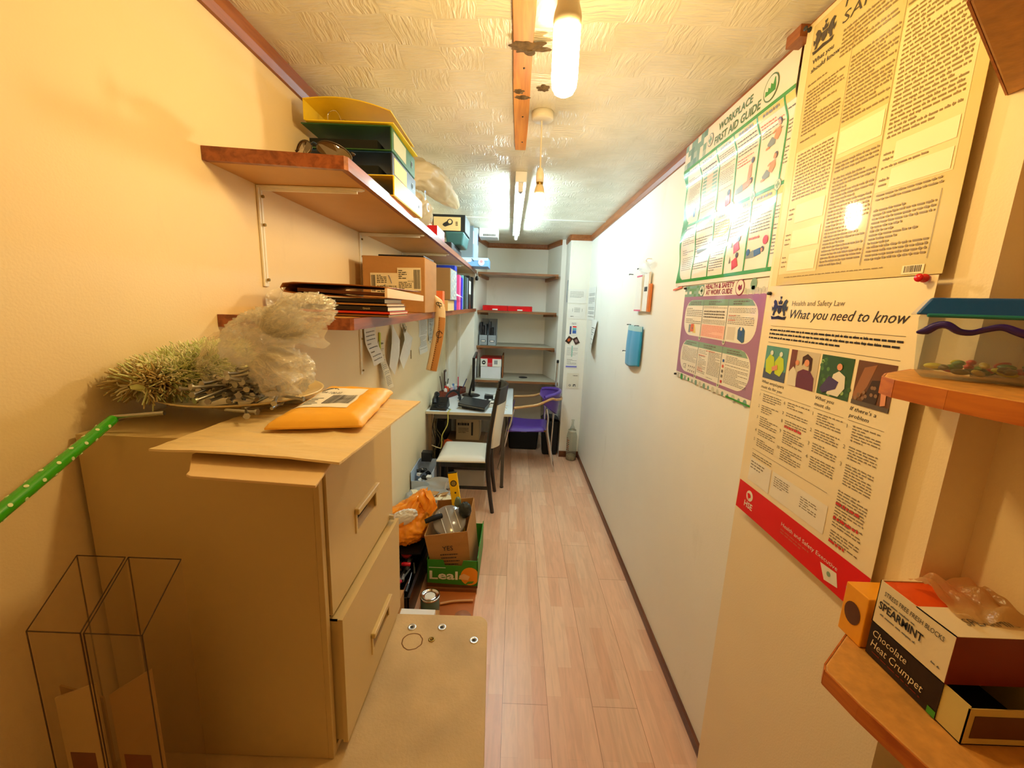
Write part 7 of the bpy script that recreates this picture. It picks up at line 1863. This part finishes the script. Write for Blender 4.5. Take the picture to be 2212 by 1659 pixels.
# ================================================================== clutter on the floor along the left wall
GT = C('box_green', (58, 140, 40), 0.45); OG = C('print_orange', (236, 150, 30), 0.5)
t = thing('fruit_box', 'green open cardboard fruit box lettered Leal on the floor', 'box', (-0.31, 2.33, 0.035))
x0, x1, y0, y1, zb, zt = -0.462, -0.165, 2.135, 2.555, 0.031, 0.205
m = MB(); m.box((x0, y0, zb), (x1, y1, zb + .003), CARD)
P = [(x0, zb), (x1, zb), (x1, zt), (x1 - .085, zt), (x1 - .095, zt - .035), (x0 + .105, zt - .035), (x0 + .095, zt), (x0, zt)]
m.add([(a, y0, b) for a, b in P] + [(a, y0 + .004, b) for a, b in P], [tuple(range(8)), tuple(range(15, 7, -1))] + [(i, 8 + i, 8 + (i + 1) % 8, (i + 1) % 8) for i in range(8)], GT)
m.box((x0, y1 - .004, zb), (x1, y1, zt), GT); m.box((x0, y0, zb), (x0 + .004, y1, zt), GT); m.box((x1 - .004, y0, zb), (x1, y1, zt + .02), GT)
m.hexa([(x0, y0 - .001, zb), (x1, y0 - .001, zb), (x1, y0, zb), (x0, y0, zb)], [(x0, y0 - .001, zb + .026), (x1, y0 - .001, zb + .012), (x1, y0, zb + .012), (x0, y0, zb + .026)], C('box_brown_foot', (96, 60, 26), 0.6))
m.build('box_body', t)
m = MB()
m.add([(x1 - 0.045 + 0.055 * math.cos(a * .2856), y0 - .0012, zb + 0.075 + 0.058 * math.sin(a * .2856)) if x1 - 0.045 + 0.055 * math.cos(a * .2856) < x1 - .001 else (x1 - .001, y0 - .0012, zb + 0.075 + 0.058 * math.sin(a * .2856)) for a in range(22)], [tuple(range(22))[::-1]], OG)
m.add([(x1 - .075, y0 - .0018, zb + .02), (x1 - .03, y0 - .0018, zb + .03), (x1 - .02, y0 - .0018, zb + .045), (x1 - .055, y0 - .0018, zb + .042)], [(0, 1, 2, 3)], C('leaf_print', (90, 150, 50), 0.5))
m.add([(x1 - .11, y0 - .0020, zb + .055), (x1 - .055, y0 - .0020, zb + .05), (x1 - .045, y0 - .0020, zb + .075), (x1 - .08, y0 - .0020, zb + .092), (x1 - .105, y0 - .0020, zb + .08)], [(0, 1, 2, 3, 4)], C('hand_print', (232, 190, 130), 0.5))
m.box((x0 + .012, y0 - .0014, zt - .050), (x0 + .11, y0 - .0008, zt - .047), PAPER)
m.text('Leal', (x0 + .016, y0 - .0016, zb + .052), (1, 0, 0), (0, 0, 1), 0.052, C('box_lettering', (236, 238, 214), 0.5), bold=0.025, width=0.165)
m.build('printed_front', t)
t = thing('small_carton', 'open brown carton with dark print standing in the green fruit box', 'carton', (-0.33, 2.36, 0.035))
b4 = [(-0.418, 2.165, 0.036), (-0.200, 2.165, 0.036), (-0.185, 2.44, 0.036), (-0.43, 2.44, 0.036)]
t4 = [(-0.478, 2.150, 0.345), (-0.236, 2.175, 0.370), (-0.225, 2.44, 0.450), (-0.455, 2.44, 0.420)]
m = MB()
for i in range(4):
    j = (i + 1) % 4
    m.add([b4[i], b4[j], t4[j], t4[i]], [(0, 1, 2, 3)], CARD)
m.add(b4, [(3, 2, 1, 0)], CARD)
m.build('box_body', t, solid=0.004)
def on_front(u, v, k=0.003):
    a = Vector(t4[0]).lerp(Vector(t4[1]), u); b = Vector(b4[0]).lerp(Vector(b4[1]), u); p = a.lerp(b, v); return p + Vector((0, -k, 0.0))
m = MB()
vs, fs = text_geo('YES'); w = max(p[0] for p in vs)
m.add([on_front(0.36 + 0.26 * x / w, 0.33 - 0.09 * y / 0.7, 0.0035) for x, y in vs], fs, INK)
rr = random.Random(6)
for k, (a, b) in enumerate(((0.28, 0.72), (0.30, 0.68), (0.32, 0.74), (0.33, 0.70))):
    v = 0.40 + k * 0.065; u = a
    while u < b:
        w_ = rr.uniform(.02, .05); m.add([on_front(u, v, .0035), on_front(min(u + w_, b), v, .0035), on_front(min(u + w_, b), v + .02, .0035), on_front(u, v + .02, .0035)], [(0, 1, 2, 3)], INK); u += w_ + .012
m.build('printing', t)
# level
t = thing('spirit_level', 'yellow spirit level standing up out of the brown carton', 'level', (-0.34, 2.36, 0.05))
LV = C('level_yellow', (248, 200, 12), 0.35)
T = Matrix.Translation((-0.262, 2.33, 0.06)) @ Matrix.Rotation(-0.17, 4, 'Y') @ Matrix.Rotation(-0.14, 4, 'X')
m = MB(T); m.box((-0.028, -0.011, 0.0), (0.028, 0.011, 0.58), LV); m.box((-0.0285, -0.0115, 0.578), (0.0285, 0.0115, 0.584), BLACK); m.build('body', t, bevel=0.002)
m = MB(T); n = 24
m.add([(0.020 * math.cos(a * 2 * math.pi / n), -0.0117, 0.515 + 0.020 * math.sin(a * 2 * math.pi / n)) for a in range(n)], [tuple(range(n))[::-1]], BLACK)
m.add([(0.015 * math.cos(a * 2 * math.pi / n), -0.0122, 0.515 + 0.015 * math.sin(a * 2 * math.pi / n)) for a in range(n)], [tuple(range(n))[::-1]], C('vial', (150, 130, 70), 0.15))
m.build('vial', t)
MB(T).cyl((0.004, -0.0118, 0.455), (0.004, -0.0112, 0.455), 0.006, DARK, n=14).build('hanging_hole', t)
# round organiser and dark tools in the carton
t = thing('compartment_tray', 'round clear compartment tray lying in the top of the brown carton', 'tray', (-0.36, 2.27, 0.33))
T = Matrix.Translation((-0.352, 2.270, 0.375)) @ Matrix.Rotation(0.12, 4, 'Y') @ Matrix.Rotation(0.62, 4, 'X')
ORG = M_film('organiser_plastic', (206, 204, 200), clear=0.25, rough=0.15, gloss=0.3)
m = MB(T); m.lathe([(0, -0.012), (0.092, -0.012), (0.098, -0.006), (0.098, 0.012), (0.092, 0.016), (0, 0.016)], (0, 0, 0), ORG, n=40); m.build('tray_body', t)
m = MB(T)
for x in (-0.045, 0.0, 0.045):
    m.box((x - 0.002, -0.085 + abs(x) * .3, 0.016), (x + 0.002, 0.085 - abs(x) * .3, 0.021), C('divider', (222, 222, 218), 0.3), T=Matrix.Rotation(0.5, 4, 'Z'))
m.build('dividers', t)
m = MB(T); m.lathe([(0, -0.010), (0.080, -0.010), (0.07, 0.004), (0, 0.008)], (0, 0, 0), C('small_parts', (170, 150, 116), 0.5, var=0.5, vs=70, bump=0.8, bs=80), n=30); m.build('contents', t)
m = MB(); m.tube([(-0.49, 2.22, 0.395), (-0.44, 2.24, 0.41), (-0.40, 2.27, 0.41)], [0.014, 0.017, 0.015], BLACK_MATT, n=10); m.build('hand_tool', label='black tool poking out of the carton left of the round tray', cat='tool')
m = MB(); m.blob(crumple((-0.262, 2.295, 0.440), (0.035, 0.03, 0.045), (0, 0, 0), 3, amp=0.14), 36, 22, C('dark_gear', (44, 50, 48), 0.4)); m.build('cable_reel', label='lumpy dark green gear beside the spirit level in the carton', cat='tool')
m = MB(); m.lathe([(0, 0), (0.018, 0), (0.022, 0.015), (0.018, 0.04), (0.010, 0.055), (0, 0.058)], (-0.310, 2.315, 0.455), C('green_glass', (96, 110, 84), 0.15), n=16); m.build('small_jar', label='small green glass jar at the foot of the spirit level', cat='jar')

# carrier bags
ORB = M('orange_bag', (252, 156, 26), rough=0.35, var=0.06, bump=1.0, bs=16, coat=0.3)
t = thing('carrier_bag', 'bright orange carrier bag slumped against the left wall', 'bag', (-0.62, 2.32, 0.21), 'carrier bags on the floor')
m = MB()
def obag(th, ph):
    n = Vector((math.sin(ph) * math.cos(th), math.sin(ph) * math.sin(th), math.cos(ph)))
    k = 1 + 0.20 * (0.7 - 2 * abs(nz(n * 2.4, 1.0, 4))) + 0.16 * (0.4 - abs(nz(n * 5.5, 1.0, 8))) + 0.05 * nz(n * 14, 1.0, 2)
    z = n.z * (0.135 if n.z > 0 else 0.115) * k
    top = max(0, n.z)
    return Vector((-0.622 + n.x * 0.135 * k * (1 - 0.35 * top) + 0.095 * top ** 2, 2.325 + n.y * 0.165 * k * (1 - 0.3 * top), 0.345 + z + 0.11 * top ** 3 * (0.5 + n.x)))
m.blob(obag, 80, 50, ORB)
m.grid(lambda a, c: (-0.545 + 0.10 * a + 0.02 * math.sin(c * 4) + 0.01 * nz((a * 8, c * 5, 1)), 2.25 + 0.05 * a * c + 0.018 * math.sin(a * 17) * c, 0.43 + 0.14 * c * (1 - 0.5 * abs(2 * a - 1.2)) + 0.012 * math.sin(a * 14 + c * 3)), 30, 20, ORB)
m.build('bag_body', t)
m = MB()
m.blob(crumple((-0.612, 2.200, 0.425), (0.068, 0.026, 0.040), (0.3, -0.45, 0.1), 6, amp=0.3), 50, 30, PAPER); m.build('white_contents', label='white wrapped thing showing in the mouth of the orange bag', cat='packet')
GRB = M_film('grey_bag_film', (226, 226, 222), clear=0.15, rough=0.3, gloss=0.12, wrinkle=0.5, wscale=12)
t = thing('carrier_bag', 'translucent pale grey bag of torn cardboard behind the orange bag', 'bag', (-0.60, 2.75, 0.03), 'carrier bags on the floor')
m = MB()
def gbag(th, ph):
    n = Vector((math.sin(ph) * math.cos(th), math.sin(ph) * math.sin(th), math.cos(ph)))
    k = 1 + 0.12 * (1 - 2 * abs(nz(n * 2.6, 1.0, 14))) + 0.05 * (0.5 - abs(nz(n * 7, 1.0, 3)))
    z = 0.19 + n.z * 0.17 * k
    if z > 0.295: z = 0.295 + (z - 0.295) * -0.4
    return Vector((-0.590 + n.x * 0.170 * k, 2.760 + n.y * 0.19 * k, z))
m.blob(gbag, 70, 44, GRB)
m.grid(lambda a, c: (-0.62 + 0.19 * a + 0.015 * math.sin(c * 7), 2.90 - 0.05 * math.sin(a * 3), 0.30 + 0.10 * c * (0.6 + 0.4 * math.sin(a * 3.1))), 18, 10, GRB)
m.tube([(-0.47, 2.80, 0.33), (-0.45, 2.82, 0.385), (-0.425, 2.78, 0.37), (-0.42, 2.74, 0.33)], 0.007, GRB, n=8)
m.build('bag_body', t)
rr = random.Random(2)
for i in range(7):
    T = TR((-0.66 + 0.035 * i, 2.66 + 0.05 * rr.random(), 0.318 + 0.012 * rr.random()), rz=rr.uniform(-1, 1), rx=rr.uniform(-.25, .25), ry=rr.uniform(-.35, .35))
    MB(T).prism([(-0.05, -0.02), (0.045, -0.03), (0.06, 0.01), (0.02, 0.035), (-0.04, 0.025)], 0, 0.004, CARD if i % 2 else PAPER_OLD).build('cardboard_scrap', label='torn %s scrap lying in the mouth of the grey bag' % ('brown cardboard' if i % 2 else 'cream card'), cat='scrap', group='%s scraps in the grey bag' % ('brown' if i % 2 else 'cream'))
# pale tub of black odds and ends by the desk
t = thing('storage_tub', 'pale blue tub full of black and white odds and ends by the left wall', 'tub', (-0.70, 3.13, 0))
TB = C('tub_pale_blue', (190, 206, 226), 0.4)
x0, x1, y0, y1 = -0.768, -0.600, 2.98, 3.28
m = MB()
for a, b in (((x0, y0, 0.12), (x1, y1, 0.125)), ((x0, y0, 0.12), (x0 + .004, y1, 0.37)), ((x1 - .004, y0, 0.12), (x1, y1, 0.37)), ((x0, y0, 0.12), (x1, y0 + .004, 0.30)), ((x0, y1 - .004, 0.12), (x1, y1, 0.37))): m.box(a, b, TB)
m.build('tub_body', t)
MB().box((x0, y0, 0.0), (x1 + .01, y1, 0.118), DARK).build('crate', label='dark crate under the pale blue tub on the floor', cat='crate', bevel=0.004)
rr = random.Random(9)
for i in range(16):
    m = MB(TR((rr.uniform(x0 + .035, x1 - .035), rr.uniform(y0 + .04, y1 - .04), rr.uniform(.24, .335)), rz=rr.uniform(0, 3), rx=rr.uniform(-.6, .6)))
    m.box((-.022, -.014, -.010), (.022, .014, .010), [BLACK, DARK, PAPER, GREY][i % 4]); m.box((-.006, -.018, -.005), (.006, -.012, .005), STEEL)
    m.build('connector', label='small %s connector jumbled in the pale blue tub' % ['black', 'dark grey', 'white', 'light grey'][i % 4], cat='connector', group='%s connectors in the tub' % ['black', 'dark grey', 'white', 'light grey'][i % 4])
MB().box((-0.735, 3.20, 0.372), (-0.655, 3.27, 0.45), BLACK).build('black_box', label='small black box standing at the back of the pale blue tub', cat='box', bevel=0.003)

# black crate of tools, tape, tin, slab
t = thing('tool_crate', 'open black crate of tools on the floor between the orange bag and the table', 'crate', (-0.61, 2.08, 0))
BC_ = C('crate_black', (20, 22, 24), 0.35, coat=0.2)
x0, x1, y0, y1 = -0.765, -0.500, 1.87, 2.44
m = MB()
for a, b in (((x0, y0, 0), (x1, y1, .006)), ((x0, y0, 0), (x0 + .006, y1, .16)), ((x1 - .006, y0, 0), (x1, y1, .16)), ((x0, y0, 0), (x1, y0 + .006, .16)), ((x0, y1 - .006, 0), (x1, y1, .20))): m.box(a, b, BC_)
m.box((x1 - .008, y0, .155), (x1 + .006, y1, .163), BC_)
m.build('crate_body', t)
MB().box((-0.755, 2.16, 0.215), (-0.505, 2.46, 0.222), BLACK).box((-0.755, 2.45, 0.0), (-0.505, 2.46, 0.222), BLACK).build('black_board', label='black board under the orange bag at the back of the tool crate', cat='board')
rr = random.Random(33)
TC = [C('tool_grey', (110, 118, 124), 0.3), STEEL, DARK, C('tool_brown', (124, 84, 66), 0.5)]
for i in range(22):
    k = i % 4
    x, y = rr.uniform(-0.66, -0.53), rr.uniform(1.98, 2.30); L = rr.uniform(.08, .16)
    p = Vector((x, y, 0.10 + 0.04 * rr.random())); d = Vector((rr.uniform(-.35, .35), 1, rr.uniform(-.15, .25))).normalized()
    m = MB(); m.tube([p - d * L / 2, p, p + d * L / 2], [.005, .006, .004], TC[k], n=8); m.tube([p - d * L / 2, p - d * (L / 2 - .05)], [.011, .010], [BLACK, DARK, GREY, BLACK][k], n=10)
    m.build('hand_tool', label=['grey shafted', 'steel shafted', 'dark', 'brown shafted'][k] + ' hand tool lying in the black crate', cat='tool', group=['grey', 'steel', 'dark', 'brown'][k] + ' hand tools in the crate')
t = thing('tape_roll', 'roll of red tape in the black tool crate', 'tape', (-0.602, 2.235, 0.166))
T = TR((-0.602, 2.225, 0.185), rz=0.2, rx=0.45)
m = MB(T); m.lathe([(0.018, -0.012), (0.033, -0.012), (0.033, 0.012), (0.018, 0.012), (0.018, -0.012)], (0, 0, 0), C('tape_red', (206, 50, 54), 0.35), n=30); m.build('tape', t)
MB(T).lathe([(0.0175, -0.012), (0.0175, 0.012), (0.0155, 0.012), (0.0155, -0.012), (0.0175, -0.012)], (0, 0, 0), CARD, n=24).build('core', t)
m = MB(); m.blob(crumple((-0.668, 2.115, 0.205), (0.035, 0.040, 0.03), (0, .4, 0), 21, amp=.2), 28, 18, C('glove_pink', (206, 90, 140), 0.5)); m.build('pink_pouch', label='pink pouch beside the red tape in the tool crate', cat='pouch')
m = MB(); m.blob(crumple((-0.655, 2.015, 0.195), (0.042, 0.045, 0.033), (0, .2, 0), 22, amp=.25), 28, 18, C('cloth_pale_pink', (206, 170, 160), 0.7)); m.build('crumpled_rag', label='crumpled pale rag nearest the cabinet in the tool crate', cat='rag')
MB().tube([(-0.600, 2.13, 0.172), (-0.58, 2.12, 0.180), (-0.555, 2.125, 0.176)], 0.011, C('grip_red', (214, 34, 52), 0.3), n=10).build('red_grip', label='short red tool grip below the red tape', cat='tool')
m = MB(); m.tube([(-0.585, 1.91, 0.175), (-0.575, 1.94, 0.195), (-0.57, 1.97, 0.18)], 0.010, C('grip_pink', (222, 60, 90), 0.3), n=10); m.build('red_grip', label='red grip close to the brown box by the cabinet', cat='tool')
MB().box((-0.640, 1.66, 0.0), (-0.520, 1.862, 0.215), CARD).build('cardboard_box', label='narrow brown cardboard box half hidden behind the filing cabinet', cat='box', bevel=0.003)
MB().box((-0.485, 1.58, 0.225), (-0.325, 1.69, 0.250), C('white_slab', (238, 238, 240), 0.4)).build('white_board', label='white board end showing just past the table edge', cat='board', bevel=0.002)
MB().box((-0.50, 1.40, 0.0), (-0.31, 1.72, 0.224), CARD).build('cardboard_box', label='brown box under the white board behind the table', cat='box', bevel=0.003)
t = thing('paint_tin', 'small grey green paint tin with a silver lid in front of the green box', 'paint tin', (-0.402, 1.935, 0.0))
pc = (-0.402, 1.935, 0.0)
MB().lathe([(0, 0), (0.050, 0), (0.050, 0.125), (0, 0.125)], pc, C('tin_green', (84, 104, 92), 0.35), n=32).build('can', t)
MB().lathe([(0.050, 0.122), (0.0525, 0.124), (0.0525, 0.132), (0.046, 0.132), (0.044, 0.127), (0.030, 0.126), (0.028, 0.128), (0, 0.128)], pc, CHROME, n=36).build('lid', t)
MB().lathe([(0, 0.1295), (0.026, 0.1292), (0.028, 0.1282)], pc, PAPER, n=24).build('paint_spot', t)
MB().box((-0.47, 1.74, 0.0), (-0.172, 2.13, 0.012), C('card_orange_brown', (186, 104, 40), 0.6, var=0.1)).build('cardboard_sheet', label='orange brown cardboard sheet flat on the floor in front of the green box', cat='cardboard')
MB().box((-0.46, 2.12, 0.0), (-0.17, 2.56, 0.030), C('card_dark', (128, 76, 34), 0.6)).build('cardboard_pad', label='flattened brown cardboard under the green fruit box', cat='cardboard')
MB().tube([(-0.36, 2.005, 0.024), (-0.28, 2.03, 0.024), (-0.18, 2.04, 0.024)], 0.007, C('stick_pine', (214, 160, 104), 0.5), n=8).build('wooden_stick', label='thin pale wooden stick lying on the cardboard by the paint tin', cat='stick')
m = MB(); m.lathe([(0, 0.006), (0.035, 0.006), (0.045, 0.002), (0.045, 0), (0, 0)], (-0.225, 1.93, 0.0125), M_film('clear_pot', (236, 190, 150), clear=0.5, gloss=0.3), n=24); m.build('clear_lid', label='clear plastic lid lying on the cardboard right of the paint tin', cat='lid')

for o in bpy.data.objects:
    if '_w' in o: del o['_w']
